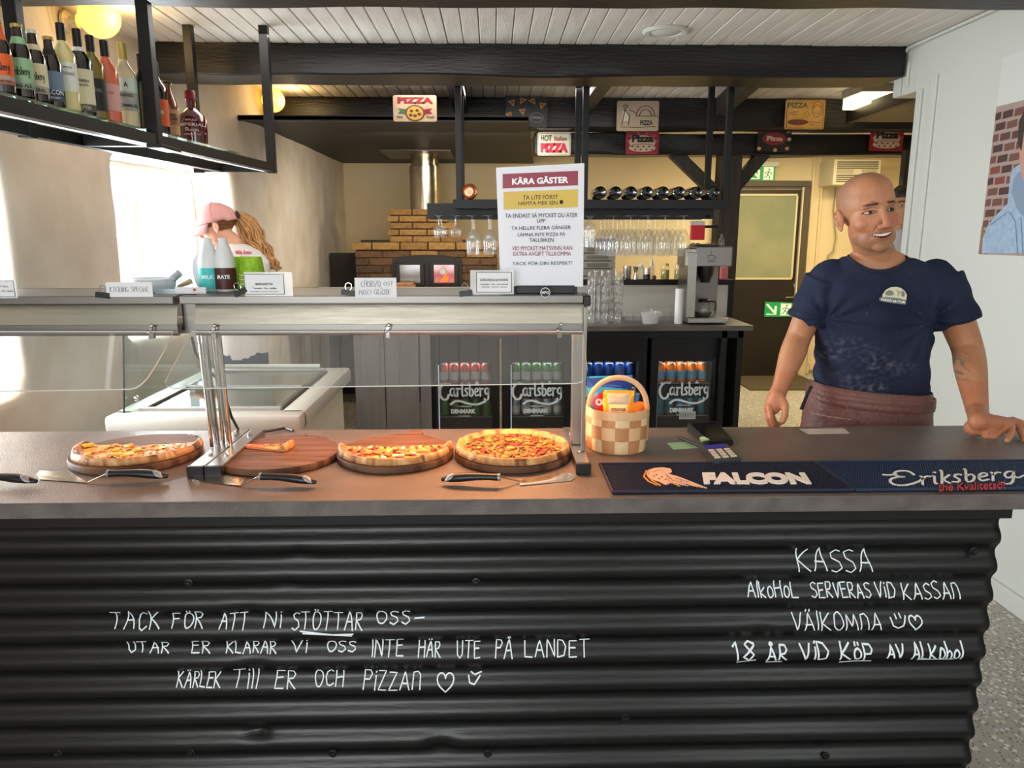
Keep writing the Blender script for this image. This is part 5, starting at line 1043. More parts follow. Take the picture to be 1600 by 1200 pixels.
for k in range(2):
    t = thing('hanging_tumbler', 'fluted tall glass hanging right beside the paper sign, ' + ('front', 'behind')[k], 'glass', (x, 4.66 + k * .1, zg), group='fluted glasses'); M().lathe([(.001, 0), (.03, -.002), (.006, -.02), (.012, -.035), (.036, -.06), (.038, -.09), (.036, -.19)], n=12, cap=False).build('glass', gls, t, smooth=True, local=True)
# ---------------------------------------------------------------- on the back bar
def Pb(px_, y=5.15): q = Wy(px_, 500, y); return q.x
tp = [(.001, .002), (.026, 0), (.027, .004), (.036, .105), (.0345, .105), (.026, .01), (.001, .008)]
tum = None; n_ = 0
for ci, (px_, y) in enumerate(((924, 5.15), (944, 5.15), (965, 5.15), (932, 5.3), (953, 5.3))):
    for k in range(5):
        loc = (Pb(px_, y), y, ZB + k * .062); lb = 'clear tumbler, %s in the stack %s' % (['bottom one', 'second from below', 'middle one', 'second from the top', 'topmost one'][k], ['next to the food guard', 'in the middle of the front row', 'nearest the tealight glasses', 'at the rear left', 'at the rear right'][ci])
        if tum is None: tum = thing('tumbler', lb, 'glass', loc, group='stacked tumblers on the back bar'); M().lathe(tp, n=14, cap=False).build('glass', gls, tum, smooth='all', local=True)
        else: dup(tum, loc, label=lb)
sm = None; nm_ = ['first', 'second', 'third', 'fourth', 'fifth', 'sixth', 'seventh']
for i in range(7):
    loc = (Pb(983 + i * 12, 5.3), 5.3, ZB); lb = 'small upturned glass behind the plastic bowl, %s from the left' % nm_[i]
    if sm is None: sm = thing('small_glass', lb, 'glass', loc, group='small glasses on the back bar'); M().lathe([(.03, 0), (.031, .002), (.025, .085), (.001, .088)], n=14, cap=False).build('glass', gls, sm, smooth=True, local=True)
    else: dup(sm, loc, label=lb)
t = lathe_thing('plastic_bowl', 'round clear plastic bowl in front of the small glasses', 'bowl', (Pb(1016, 5.1), 5.1, ZB), [('bowl', [(.045, 0), (.05, .003), (.064, .075), (.073, .078), (.073, .085), (.062, .083), (.047, .006), (.001, .005)], clear('cloudy_plastic', (.9, .9, .9), 1.45, .08, .25, (.85, .85, .85)))])
lathe_thing('paper_cup_tube', 'tall white tube of cups left of the coffee machine', 'cups', (Pb(1060, 5.12), 5.12, ZB), [('tube', [(.024, 0), (.028, .002), (.028, .236), (.024, .238), (.001, .238)], mat('tube_white', '#dcdcda', .5))])
# coffee machine
cmx = Pb(1106, 5.2); cmt = thing('coffee_machine', 'steel filter coffee machine with glass jug and black filter holder', 'coffee machine', (cmx, 5.25, ZB))
zcm = lambda py: Wy(1100, py, 5.15).z
xl = lambda px_: Wy(px_, 440, 5.12).x
M().box(xl(1074), xl(1137), 5.06, 5.36, ZB + .008, ZB + .045, b=.006).build('base', steel, cmt); M().box(xl(1073), xl(1087), 5.1, 5.36, ZB + .045, zcm(385) - .04, b=.003).build('column', steel, cmt); M().box(xl(1087), xl(1134), 5.3, 5.36, ZB + .045, zcm(385) - .04).build('back', darksteel, cmt)
M().box(xl(1085), xl(1141), 5.1, 5.36, zcm(416), zcm(385), b=.006).build('tank_housing', mat('machine_front', '#8f8c88', .28, .9), cmt); M().box(xl(1070), xl(1087), 5.14, 5.36, zcm(416), zcm(388), b=.006).build('tank_side', steel, cmt)
jx = xl(1107); M().lathe([(.058, zcm(416)), (.056, zcm(428)), (.036, zcm(438)), (.034, zcm(442)), (.001, zcm(442))], (jx, 5.2, 0), 24).build('filter_holder', blackp, cmt, smooth=True)
jz = ZB + .047; M().lathe([(.045, 0), (.06, .01), (.066, .035), (.058, .068), (.038, .09), (.036, .1)], (jx, 5.2, jz), 28, cap=False).build('jug', gls, cmt, smooth='all'); M().lathe([(.001, .002), (.044, .003), (.058, .012), (.0625, .028), (.001, .028)], (jx, 5.2, jz), 28).build('coffee', mat('coffee', '#1f0d05', .15), cmt, smooth=True)
M().lathe([(.039, .094), (.042, .108), (.03, .116), (.001, .116)], (jx, 5.2, jz), 24).build('jug_lid', blackp, cmt, smooth=True); M().tube([(jx + .035, 5.19, jz + .1), (jx + .07, 5.17, jz + .098), (jx + .075, 5.17, jz + .07), (jx + .07, 5.17, jz + .035)], .008, 8, flat=(1, .7)).build('jug_handle', blackp, cmt, smooth=True)
mb = M(); cz = (zcm(416) + zcm(385)) / 2; cxx = xl(1108); ribbon(mb, [[(-.022, .012), (-.02, -.006), (-.008, -.018), (.01, -.018), (.02, -.006), (.022, .012), (-.022, .012)], [(.022, .006), (.032, .006), (.03, -.006), (.02, -.008)], [(-.004, .018), (.002, .026), (-.004, .034), (.002, .042)], [(-.026, -.026), (.026, -.026)]], .0028, lambda a, b_: Vector((cxx + a, 5.098, cz + b_ - .006))); mb.build('cup_print', inkb, cmt)
t = thing('dark_cloth', 'folded dark cloth on top of the coffee machine', 'cloth', (xl(1105), 5.2, zcm(385))); mb = M(); nn_ = 12
for j in range(nn_ + 1):
    for i in range(nn_ + 1): mb.v.append((xl(1085) + .16 * i / nn_, 5.12 + .18 * j / nn_, zcm(385) + .012 + .018 * abs(noise.noise(Vector((i * .45, j * .4, 3))))))
for j in range(nn_):
    for i in range(nn_): a = j * (nn_ + 1) + i; mb.f.append((a, a + 1, a + nn_ + 2, a + nn_ + 1))
o = mb.build('cloth', mat('dark_cloth', '#2b2726', .8, col2='#77706a', scale=120), t, smooth=True); s_ = o.modifiers.new('s', 'SOLIDIFY'); s_.thickness = .012; s_.offset = -1
lathe_thing('squeeze_bottle', 'clear squeeze bottle standing on the coffee machine', 'bottle', (xl(1133), 5.25, zcm(385)), [('bottle', [(.02, 0), (.021, .003), (.021, .04), (.012, .055), (.004, .085), (.001, .085)], gls)])
# things on the divider rail
def Pr(px_): return Wy(px_, 430, 5.67).x
sil = mat('shaker_steel', '#c3c0ba', .15, 1)
lathe_thing('shaker_cup', 'straight steel shaker cup on the divider rail', 'shaker', (Pr(980), 5.67, zt), [('cup', [(.028, 0), (.029, .003), (.03, .1), (.001, .1)], sil)])
lathe_thing('jigger', 'hourglass steel jigger on the divider rail', 'jigger', (Pr(993), 5.67, zt), [('cup', [(.02, 0), (.02, .004), (.008, .045), (.02, .095), (.018, .095), (.001, .05)], sil)])
lathe_thing('dispenser_bottle', 'white-topped dispenser bottle beside the jigger', 'bottle', (Pr(1002), 5.69, zt), [('bottle', [(.024, 0), (.025, .004), (.025, .07), (.018, .085)], clear('cloudy_plastic')), ('spout', [(.018, .085), (.02, .1), (.008, .112), (.003, .125), (.001, .125)], white)])
lathe_thing('grinder', 'black and silver grinder on the divider rail', 'grinder', (Pr(1010), 5.655, zt), [('base', [(.02, 0), (.026, .004), (.024, .04)], blackp), ('top', [(.026, .04), (.026, .085), (.001, .085)], sil)])
lathe_thing('dispenser_bottle', 'tall spouted dispenser bottle behind the grinder', 'bottle', (Pr(1019), 5.7, zt), [('bottle', [(.022, 0), (.023, .004), (.023, .08), (.016, .1)], clear('cloudy_plastic')), ('spout', [(.016, .1), (.012, .12), (.004, .16), (.001, .16)], white)])
t = thing('bottle_cap_knob', 'small dark round stopper lying on the divider rail', 'stopper', (Pr(1021), 5.64, zt)); M().sphere((Pr(1021), 5.64, zt + .017), .017, 14, 9).build('stopper', brn, t, smooth=True); M().lathe([(.008, 0), (.01, .004), (.001, .005)], (Pr(1021), 5.64, zt), 10).build('base', blackp, t)
for px_, lb, c_ in ((1039, 'left glass jar with yellow lid and contents on the divider rail', '#c9b23a'), (1060, 'right glass jar with pale yellow contents on the divider rail', '#c7b88a')):
    lathe_thing('spice_jar', lb, 'jar', (Pr(px_), 5.67, zt), [('jar', [(.03, 0), (.032, .004), (.032, .085), (.024, .1)], gls), ('contents', [(.001, .004), (.029, .005), (.029, .07), (.001, .072)], mat('jar_' + str(px_), c_, .6, col2='#8a7a2a', scale=90)), ('lid', [(.026, .1), (.026, .118), (.001, .119)], mat('jarlid' + str(px_), '#d2c65a' if px_ < 1050 else '#cfcabb', .4))])
# grey crate stack beyond the divider
cr = thing('crate_rack', 'stack of grey plastic crates seen under the hanging glasses', 'crates', (Wy(935, 430, 6.3).x, 6.3, .2)); gcr = mat('grey_crate', '#7e7c76', .5); gcd = mat('grey_crate_dark', '#5e5c57', .5)
for i in range(7):
    z = Wy(935, 436, 6.2).z - .1 + i * .062 ; x0_ = Wy(905, 430, 6.2).x; x1_ = Wy(961, 430, 6.2).x; k = M().box(x0_, x1_, 6.2, 6.5, z, z + .056, b=.004).build('crate', gcr, cr); M().box(x0_ + .06, x1_ - .06, 6.196, 6.2, z + .014, z + .042).build('grip_hole', gcd, k)
M().box(x0_ + .03, x1_ - .03, 6.24, 6.48, 0, Wy(935, 436, 6.2).z - .1).build('trolley', gcd, cr)
t = thing('red_canister', 'red box hanging beside the post above the coffee machine', 'box', Wy(1088, 360, 5.88)); a = Wy(1080, 375, 5.88); b_ = Wy(1102, 352, 5.88); M().box(a.x, b_.x, 5.88, 5.925, a.z, b_.z, b=.004).build('box', redm, t); a2 = Wy(1080, 352, 5.88); b2 = Wy(1102, 345, 5.88); M().box(a2.x, b2.x, 5.88, 5.925, a2.z, b2.z).build('white_top', white, t); xq = Wy(1133, 400, 5.98).x - .08; M().box(min(b_.x, xq) - .03, max(b_.x, xq) + .0, 5.925, 5.94, b_.z - .02, b_.z).build('bracket', blackm, t)
t = thing('pink_box', 'pink box behind the coffee jug', 'box', Wy(1130, 430, 5.66)); a = Wy(1126, 437, 5.66); b_ = Wy(1137, 417, 5.66); M().box(a.x, b_.x, 5.64, 5.7, zt, b_.z, b=.003).build('box', mat('pink_card', '#c96a72', .5), t)
# ================================================================ BRICK OVEN
YO = 6.9; ov = thing('brick_oven', 'stepped brick pizza oven with arched black glazed door and steel flue', 'oven', (Wy(664, 440, YO).x, 7.3, 0))
bms = [mat('brick_tan', '#94703f', .9, col2='#7f5d34', scale=30, bump=.6), mat('brick_ochre', '#a37f4a', .9, col2='#8a683a', scale=30, bump=.6), mat('brick_brown', '#715337', .9, col2='#5b422c', scale=30, bump=.6), mat('brick_dark', '#5c4735', .9, col2='#48372a', scale=30, bump=.6)]
mortar = mat('mortar', '#55402c', .95, bump=.5)
z_top = zat(325, YO, 664); z_mid = zat(378, YO, 664); z_mid2 = zat(390, YO, 664); z_low = zat(450, YO, 664); xo0 = Wy(556, 420, YO).x; xo1 = Wy(778, 420, YO).x; xu0 = Wy(608, 350, YO).x; xu1 = Wy(724, 350, YO).x
M().box(xo0 + .008, xo1 - .008, YO + .012, 7.7, 0, z_mid2).build('mortar_core', mortar, ov); 
bricks = {}
def brick(x0_, x1_, z0_, z1_, m, yf=YO, d=.115):
    w = round(x1_ - x0_, 3); k = (w, round(z1_ - z0_, 3), m.name)
    if k not in bricks:
        q = M().bbox(-w / 2, w / 2, 0, d, 0, z1_ - z0_, .004); me = bpy.data.meshes.new('brick'); me.from_pydata([tuple(v) for v in q.v], [], q.f); me.materials.append(m); bricks[k] = me
    o = bpy.data.objects.new('brick', bricks[k]); C.objects.link(o); o.parent = ov; o.location = Vector(((x0_ + x1_) / 2, yf + random.uniform(-.004, .003), z0_)) - ov.location; o.rotation_euler.z = random.uniform(-.01, .01)
rnd = random.Random(4); doorx0, doorx1 = Wy(614, 420, YO).x, Wy(722, 420, YO).x; archz = zat(398, YO, 664)
def course(x0_, x1_, z0_, z1_, off, ms, gap=None, yf=YO, L=.25, d=.115):
    x = x0_ - off
    while x < x1_ - .02:
        a = max(x, x0_); b_ = min(x + L - .012, x1_)
        if gap and b_ > gap[0] and a < gap[1]:
            if a < gap[0] - .03: brick(a, gap[0], z0_, z1_, rnd.choice(ms), yf, d)
            if b_ > gap[1] + .03: brick(gap[1], b_, z0_, z1_, rnd.choice(ms), yf, d)
        elif b_ - a > .03: brick(a, b_, z0_, z1_, rnd.choice(ms), yf, d)
        x += L
hc = (z_mid2 - z_low) / 5
for i in range(-3, 5):
    z = z_low + i * hc; gp = (doorx0, doorx1) if z + hc > z_low and i < 4 else None; course(xo0, xo1, z, z + hc - .01, .125 * (i % 2), bms[2:] if i < 4 else bms[1:3], gp)
course(xo0 - .03, xo1 + .01, z_mid2, z_mid - .004, .06, bms[:2], yf=YO - .03, d=.2)
hu = (z_top - z_mid) / 5; ends = [(0, 0), (.0, -.06), (-.01, -.13), (.0, -.24), (.01, -.26)]
for i in range(5):
    z = z_mid + i * hu; x1_ = xu1 + (0, -.08, -.12, -.2, -.22)[i] + .06; course(xu0 - .02 * (i % 2), x1_, z, z + hu - .01, .1 * (i % 2) + .04, bms[:2], yf=YO + .02)
M().box(xu0 + .008, xu1 - .18, YO + .04, 7.6, z_mid2, z_top - .012).build('mortar_core', mortar, ov)
M().lathe([(.146, z_top - .02), (.146, 2.1), (.15, 2.1), (.15, 2.11), (.146, 2.11), (.146, 2.15), (.13, 2.155), (.13, 2.256)], (Wy(664, 300, 7.15).x, 7.22, 0), 36).build('flue', mat('flue_steel', '#b5aa98', .2, 1, bump=.3, bscale=6), ov, smooth=True)
# oven door
dk = mat('cast_iron', '#141312', .5); cxo = (doorx0 + doorx1) / 2; hwid = (doorx1 - doorx0) / 2
def archpts(w, z0_, zs_, zc_, n=12): return [(-w, z0_), (w, z0_)] + [(w * math.cos(PI * i / n), zs_ + (zc_ - zs_) * math.sin(PI * i / n) ** .8) for i in range(n + 1)]
zs1 = zat(410, YO, 664); M().prism([(p[0], p[1]) for p in archpts(hwid, z_low, zs1, archz)], (cxo, YO + .02, 0), (1, 0, 0), (0, 0, 1), .06).build('door_frame', dk, ov)
for s_, (u0, u1) in enumerate(((-.9, -.08), (.08, .9))):
    d = M().box(cxo + hwid * u0, cxo + hwid * u1, YO - .07, YO - .05, z_low + .02, zs1 - .005, b=.004).build('oven_door', dk, ov); M().box(cxo + hwid * (u0 + .12), cxo + hwid * (u1 - .12), YO - .074, YO - .07, z_low + .05, zs1 - .02).build('pane', mat('oven_pane' + str(s_), '#5a544a' if s_ == 0 else '#7a1a14', .08, spec=.9, coat=.8, emit='#ff3b18' if s_ else '#000000', estr=.25 if s_ else 0), d)
p = Wy(692, 424, YO - .08); M().lathe([(.001, 0), (.03, 0), (.03, .008)], p, 20, Matrix.Rotation(PI / 2, 4, 'X')).build('thermometer', mat('dial_rim', '#8d8a84', .3, 1), ov); M().lathe([(.001, 0), (.025, 0)], p + Vector((0, -.009, 0)), 20, Matrix.Rotation(PI / 2, 4, 'X'), cap=False).build('dial', white, ov)
f0 = Wy(694, 440, YO - .08); M().prism([(-.04, 0), (.03, .0), (.04, .05), (.02, .035), (.03, .08), (-.0, .05), (-.02, .02)], f0, (1, 0, 0), (0, 0, 1), .002).build('flame', mat('flame', '#ff5a1a', .5, emit='#ff4a12', estr=2.5), ov)
M().box(xo0 - .12, xo1 + .05, 6.62, YO - .0, z_low - .05, z_low - .003, b=.003).build('hearth_slab', dk, ov)
for px_, w in ((632, .24), ):
    t = thing('wooden_board', 'stack of thin wooden boards lying before the oven door', 'boards', (Wy(px_, 440, 6.7).x, 6.72, z_low))
    for k in range(3): M().box(Wy(616, 440, 6.7).x + k * .01, Wy(650, 440, 6.7).x - k * .012, 6.66, 6.82, z_low - .003 + k * .022, z_low + .016 + k * .022, b=.003).build('board', sp[1], t)
t = thing('cast_lid', 'low dark iron plate on the left shoulder of the oven', 'plate', (Wy(582, 378, YO).x, YO + .1, z_mid)); M().box(Wy(563, 378, YO).x, Wy(610, 378, YO).x, YO + .02, YO + .25, z_mid - .003, z_mid + .016, b=.004).build('plate', dk, t)
t = thing('cast_lid', 'small dark iron plate on the right shoulder of the oven', 'plate', (Wy(718, 378, YO).x, YO + .0, z_mid)); M().box(Wy(726, 378, YO).x - .02, Wy(738, 378, YO).x, YO + .02, YO + .15, z_mid - .003, z_mid + .02, b=.004).build('plate', dk, t)
M().box(-1.54, xo0 - .02, 7.3, 7.33, 0, zat(395, 7.3, 530)).build('gap_shadow_plate', mat('gap_shadow', '#2a2523', .6), ov)  # dark plate put in for the shadow in the gap beside the oven
# white prep table
pt = thing('prep_table', 'white-topped prep table between freezer and oven', 'table', (-.75, 6.1, 0)); zpt = Wy(600, 449, 6.5).z
M().box(-1.48, -.02, 5.75, 6.55, zpt - .04, zpt, b=.003).build('tabletop', mat('prep_white', '#efefec', .3), pt)
for x in (-1.42, -.1):
    for y in (5.82, 6.48): M().box(x - .02, x + .02, y - .02, y + .02, 0, zpt - .04).build('leg', steel, pt)
# ================================================================ SIGNS ON THE BEAMS
def tin(x0, x1, y0, y1, yd, m, label, tilt=0):
    a = Wy(x0, y1, yd); b = Wy(x1, y0, yd); t = thing('tin_sign', label, 'sign', ((a.x + b.x) / 2, yd, (a.z + b.z) / 2)); w = b.x - a.x; h = b.z - a.z; r = .012; pts = []
    for cx, cy, s in ((w / 2 - r, h / 2 - r, 0), (-w / 2 + r, h / 2 - r, 90), (-w / 2 + r, -h / 2 + r, 180), (w / 2 - r, -h / 2 + r, 270)): pts += arc(cx, cy, r, r, s, s + 90, 4)
    M().prism(pts, (0, 0, 0), (1, 0, 0), (0, 0, 1), .004).build('plate', m, t, local=True)
    t.rotation_euler = (0, tilt, 0)
    f = lambda u, v: Vector((w * (u - .5), -.0062, h * (v - .5)))
    def shape(nm, poly, mm, l=0): M().prism([(w * (p[0] - .5), h * (p[1] - .5)) for p in poly], (0, -.0042 - l, 0), (1, 0, 0), (0, 0, 1), .001 + 0).build(nm, mm, t, local=True)
    def txt(s, u0, u1, v0, v1, mm, bold=.03, l=0): mb = M(); vs, fs = glyphs(s, bold); mb.add([f(u0 + (u1 - u0) * q[0], v0 + (v1 - v0) * q[1]) + Vector((0, -l, 0)) for q in vs], fs); mb.build('lettering', mm, t, local=True)
    def line(L, wd, mm, nm='drawing', l=0): mb = M(); ribbon(mb, L, wd, lambda u, v: f(u, v) + Vector((0, -l, 0))); mb.build(nm, mm, t, local=True)
    return t, shape, txt, line
O = lambda cu, cv, ru, rv, n=20: [(cu + ru * math.cos(2 * PI * i / n), cv + rv * math.sin(2 * PI * i / n)) for i in range(n)]
crm = mat('sign_cream', '#cdb294', .45, col2='#bfa283', scale=20); sred = mat('sign_deep_red', '#8e1f2c', .45); sblk = mat('sign_black', '#23201f', .5); sgr = mat('sign_green', '#4a6a4c', .5); syel = mat('sign_golden', '#cda14a', .5); sbr = mat('sign_brown', '#6d3a22', .5)
t, sh_, tx, ln = tin(615, 682, 149, 190, 5.092, crm, 'cream tin sign reading PIZZA with a pizza between green and red ribbons')
tx('PIZZA', .1, .92, .68, .92, sred, .07); sh_('ribbon_green', [(.1, .5), (.34, .46), (.34, .26), (.1, .3), (.16, .4)], sgr); sh_('ribbon_red', [(.9, .5), (.66, .46), (.66, .26), (.9, .3), (.84, .4)], sred); sh_('pizza_print', O(.5, .32, .23, .31), sbr, .0008); sh_('pizza_cheese', O(.5, .32, .19, .26), syel, .0016)
for u, v in ((.42, .4), (.55, .42), (.5, .22), (.6, .28), (.4, .24)): sh_('salami', O(u, v, .045, .06, 8), sbr, .0024)
tx('Hot', .08, .22, .12, .22, sbr); tx('Fresh', .76, .94, .12, .22, sbr)
t, sh_, tx, ln = tin(790, 856, 152, 198, 5.6, mat('sign_chalkboard', '#2b2a2c', .5), 'dark tin sign with scattered pizza slices on the back beam', .04)
for u, v, a in ((.15, .78, .3), (.38, .86, -.4), (.64, .86, .6), (.86, .74, -.2), (.4, .5, .2), (.1, .36, .5), (.34, .14, -.5)):
    tri = [(-.09, .08), (.09, .1), (.0, -.13)]; c_, s_ = math.cos(a), math.sin(a); sh_('slice_print', [(u + p[0] * c_ - p[1] * s_, v + p[0] * s_ + p[1] * c_) for p in tri], mat('slice_tan', '#b98547', .5)); sh_('slice_salami', O(u, v + .02, .03, .04, 7), sred, .0008)
ln([O(.74, .32, .16, .16, 18) + [(.9, .32)]], .015, mat('chalk_grey', '#8c8c8e', .7)); tx('pizza', .62, .86, .26, .38, _m['chalk_grey'])
t, sh_, tx, ln = tin(840, 892, 207, 243, 5.86, mat('sign_pale', '#c9c5b4', .45), 'pale tin sign reading HOT Italian PIZZA')
tx('HOT', .1, .42, .62, .88, sblk, .02); tx('Italian', .5, .88, .64, .84, sred, .02); tx('PIZZA', .08, .92, .12, .54, mat('sign_bright_red', '#b8273c', .45), .09); ln([[(.03, .05), (.97, .05), (.97, .95), (.03, .95), (.03, .05)]], .02, sgr, 'border')
t, sh_, tx, ln = tin(963, 1030, 158, 205, 5.6, mat('sign_beige', '#a8927a', .5), 'beige tin sign with a chef standing beside a domed pizza oven')
ln([arc(.68, .5, .22, .34, 0, 180), arc(.68, .5, .14, .22, 0, 180), [(.46, .5), (.98, .5)], [(.1, .14), (.5, .12), (.92, .16)], O(.2, .82, .05, .05, 8) + [(.25, .82)], [(.2, .76), (.16, .5), (.12, .2)], [(.2, .7), (.3, .5), (.28, .2)], [(.3, .7), (.46, .6)]], .02, sblk); tx('PIZZA', .56, .86, .2, .36, sblk, .04)
for u in (.2,): sh_('apron_print', [(.14, .66), (.26, .66), (.3, .34), (.12, .34)], mat('sign_whiteish', '#c9bda8', .5))
def redpizza(x0, x1, y0, y1, lb):
    t, sh_, tx, ln = tin(x0, x1, y0, y1, 5.86, sred, lb)
    for k in range(10): a = k * .63; sh_('ray', [(.5 + .1 * math.cos(a), .6 + .1 * math.sin(a)), (.5 + .48 * math.cos(a - .06), .55 + .4 * math.sin(a - .06)), (.5 + .48 * math.cos(a + .06), .55 + .4 * math.sin(a + .06))], mat('sign_rose', '#c75a62', .5))
    sh_('glow_print', O(.5, .5, .4, .3), crm, .0008); tx('Pizza', .18, .84, .5, .82, sblk, .06, .002); sh_('pizza_print', O(.5, .26, .42, .17), crm, .0016); ln([O(.5, .26, .42, .17) + [(.92, .26)]], .022, sred, l=.0012)
    for i in range(8): sh_('salami', O(.2 + .085 * i, .26 + .06 * (-1) ** i, .03, .035, 7), sblk, .0028)
redpizza(977, 1030, 204, 241, 'red tin sign reading Pizza below the beige chef sign'); redpizza(1357, 1413, 198, 236, 'red tin sign reading Pizza above the air heater, at the right')
t, sh_, tx, ln = tin(1225, 1290, 156, 202, 5.6, mat('sign_orange_cream', '#d9a557', .45, col2='#c48a3e', scale=8), 'yellow-orange tin sign reading PIZZA with a chef face')
tx('PIZZA', .05, .56, .72, .9, sgr, .03); ln([O(.8, .62, .12, .2, 14) + [(.92, .62)], [(.68, .7), (.72, .9), (.82, .95), (.92, .86), (.93, .72)], [(.74, .56), (.8, .52), (.86, .56)], [(.46, .5), (.56, .6), (.62, .46), (.5, .42)], [(.1, .56), (.34, .6)], [(.12, .5), (.3, .52)], [(.6, .26), (.9, .22)], [(.62, .18), (.84, .12)]], .014, sbr); sh_('pizza_print', O(.33, .24, .27, .1), sbr); ln([[(.04, .04), (.96, .04), (.96, .96), (.04, .96), (.04, .04)]], .016, sbr, 'border')
t, sh_, tx, ln = tin(1182, 1237, 201, 237, 5.86, sblk, 'black tin sign with a red oval reading Pizza, over the door', .02)
sh_('oval', O(.5, .55, .36, .28), sbr); sh_('oval_inner', O(.5, .55, .31, .22), sred, .0008); tx('Pizza', .27, .75, .46, .68, crm, .06, .002)
for u, v, m_ in ((.08, .85, sred), (.45, .94, syel), (.9, .9, syel), (.94, .55, crm), (.07, .12, syel), (.55, .07, syel), (.9, .15, syel)): sh_('topping_print', O(u, v, .06, .08, 9), m_)
# ================================================================ DOOR, EXIT SIGNS, HEATER
YD = 8.2
dbr = mat('door_dark_brown', '#1d1713', .45, col2='#241c16', scale=3); dfr = mat('door_frame_brown', '#4a4236', .5); dgl = mat('frosted_green_glass', '#7f8468', .25, col2='#8f8e70', scale=3, spec=.6)
x0_ = Wy(1108, 440, YD).x; x1_ = Wy(1262, 300, YD).x; zt_ = Wy(1200, 283, YD).z
d1 = struct('door_1', M().box(x0_ + .06, x1_ - .09, YD - .05, YD - .01, .01, zt_ - .09), dbr)
M().box(x0_, x1_, YD - .08, YD, zt_ - .06, zt_, b=.004).build('door_frame', dfr, d1); M().box(x1_ - .07, x1_, YD - .08, YD, 0, zt_ - .06, b=.004).build('door_frame', dfr, d1); M().box(x0_, x0_ + .05, YD - .08, YD, 0, zt_ - .06).build('door_frame', dfr, d1)
M().box(x1_ - .088, x1_ - .072, YD - .09, YD - .05, 0.0, zt_ - .065, b=.004).build('door_seal', mat('seal_cream', '#c7ba98', .5), d1)
g0 = Wy(1120, 434, YD - .05); g1 = Wy(1244, 306, YD - .05)
M().box(x0_ + .1, g1.x, YD - .056, YD - .05, g0.z, g1.z).build('pane', dgl, d1)
for (a, b_, c_, d_) in ((x0_ + .1, g1.x + .012, g1.z, g1.z + .02), (x0_ + .1, g1.x + .012, g0.z - .02, g0.z), (g1.x, g1.x + .02, g0.z, g1.z)): M().box(a, b_, YD - .062, YD - .05, c_, d_).build('pane_bead', _m['seal_cream'], d1)
p = Wy(1243, 463, YD - .07); M().tube([(p.x, YD - .05, p.z), (p.x, YD - .11, p.z), (p.x - .13, YD - .115, p.z - .004)], .012, 8).build('door_handle', chrome, d1, smooth=True); M().lathe([(.001, .012), (.028, .01), (.03, 0)], Wy(1243, 446, YD - .05), 14, Matrix.Rotation(PI / 2, 4, 'X')).build('lock', chrome, d1, smooth=True)
exg = mat('exit_green', '#1f9a55', .4, emit='#1f9a55', estr=.12); exw = mat('exit_white', '#e8f2e4', .4, emit='#e8f2e4', estr=.12)
def exit_sign(x0, x1, y0, y1, yd, label):
    a = Wy(x0, y1, yd); b = Wy(x1, y0, yd); w = b.x - a.x; h = b.z - a.z; t = thing('exit_sign', label, 'sign', ((a.x + b.x) / 2, yd, a.z))
    M().box(a.x, b.x, yd, yd + .008, a.z, b.z, b=.001).build('panel', exg, t); f = lambda u, v: Vector((a.x + w * u, yd - .0022, a.z + h * v))
    q = M().prism([(w * u, h * v) for u, v in ((.56, .08), (.93, .08), (.93, .92), (.56, .92))], (a.x, yd, a.z), (1, 0, 0), (0, 0, 1), .0012); q.build('doorway_symbol', exw, t)
    mb = M(); ribbon(mb, [[(.08, .84), (.34, .3)], [(.38, .7), (.38, .16), (.1, .18)]], .09, f); mb.build('arrow_symbol', exw, t)
    mb = M(); ff = lambda u, v: f(u, v) + Vector((0, -.001, 0)); ribbon(mb, [[(.75, .64), (.71, .4)], [(.71, .42), (.8, .32), (.78, .12)], [(.71, .4), (.66, .26), (.58, .24)], [(.75, .62), (.84, .54), (.86, .44)], [(.75, .62), (.65, .58), (.62, .48)]], .035, ff); mb.add([ff(.77 + .03 * math.cos(i * .9), .76 + .07 * math.sin(i * .9)) for i in range(7)], [tuple(range(7))]); mb.build('running_figure', exg, t)
    return t
exit_sign(1169, 1212, 259, 283, YD - .05, 'green emergency exit sign above the brown door'); exit_sign(1194, 1240, 472, 495, YD - .06, 'green emergency exit sign stuck on the lower half of the brown door')
t = thing('exit_light_housing', 'slim pale housing over the upper exit sign', 'lamp', Wy(1190, 255, YD - .05)); a = Wy(1178, 259, YD - .06); b_ = Wy(1216, 253, YD - .06); M().box(a.x, b_.x, YD - .1, YD, a.z, b_.z, b=.004).build('housing', white, t); M().box(a.x + .02, b_.x - .02, YD - .09, YD - .03, a.z - .004, a.z).build('diffuser', exw, t)
yh = 7.85; a = Wy(1301, 289, yh); b_ = Wy(1378, 249, yh); t = thing('wall_heater', 'cream slatted air heater high on the back wall behind the man', 'heater', ((a.x + b_.x) / 2, 8.0, a.z)); hm = mat('heater_cream', '#cfc5a5', .45)
M().box(a.x, b_.x, yh, 8.2, a.z, b_.z, b=.008).build('housing', hm, t)
for i, v in enumerate((.9, .82, .74, .66, .38, .3, .22, .14)): zq = a.z + (b_.z - a.z) * v; M().box(a.x + .03, b_.x - .03, yh - .003, yh + .001, zq - .006, zq + .004).build('slot', mat('slot_dark', '#4a4438', .6), t)
mb = M()
for j in range(4):
    for i in range(34):
        if 13 < i < 21: continue
        x = a.x + .035 + i * (b_.x - a.x - .07) / 34; z = a.z + (b_.z - a.z) * (.45 + .045 * j); mb.box(x, x + .006, yh - .002, yh + .001, z, z + .006)
mb.build('perforation', _m['slot_dark'], t, kind='stuff')
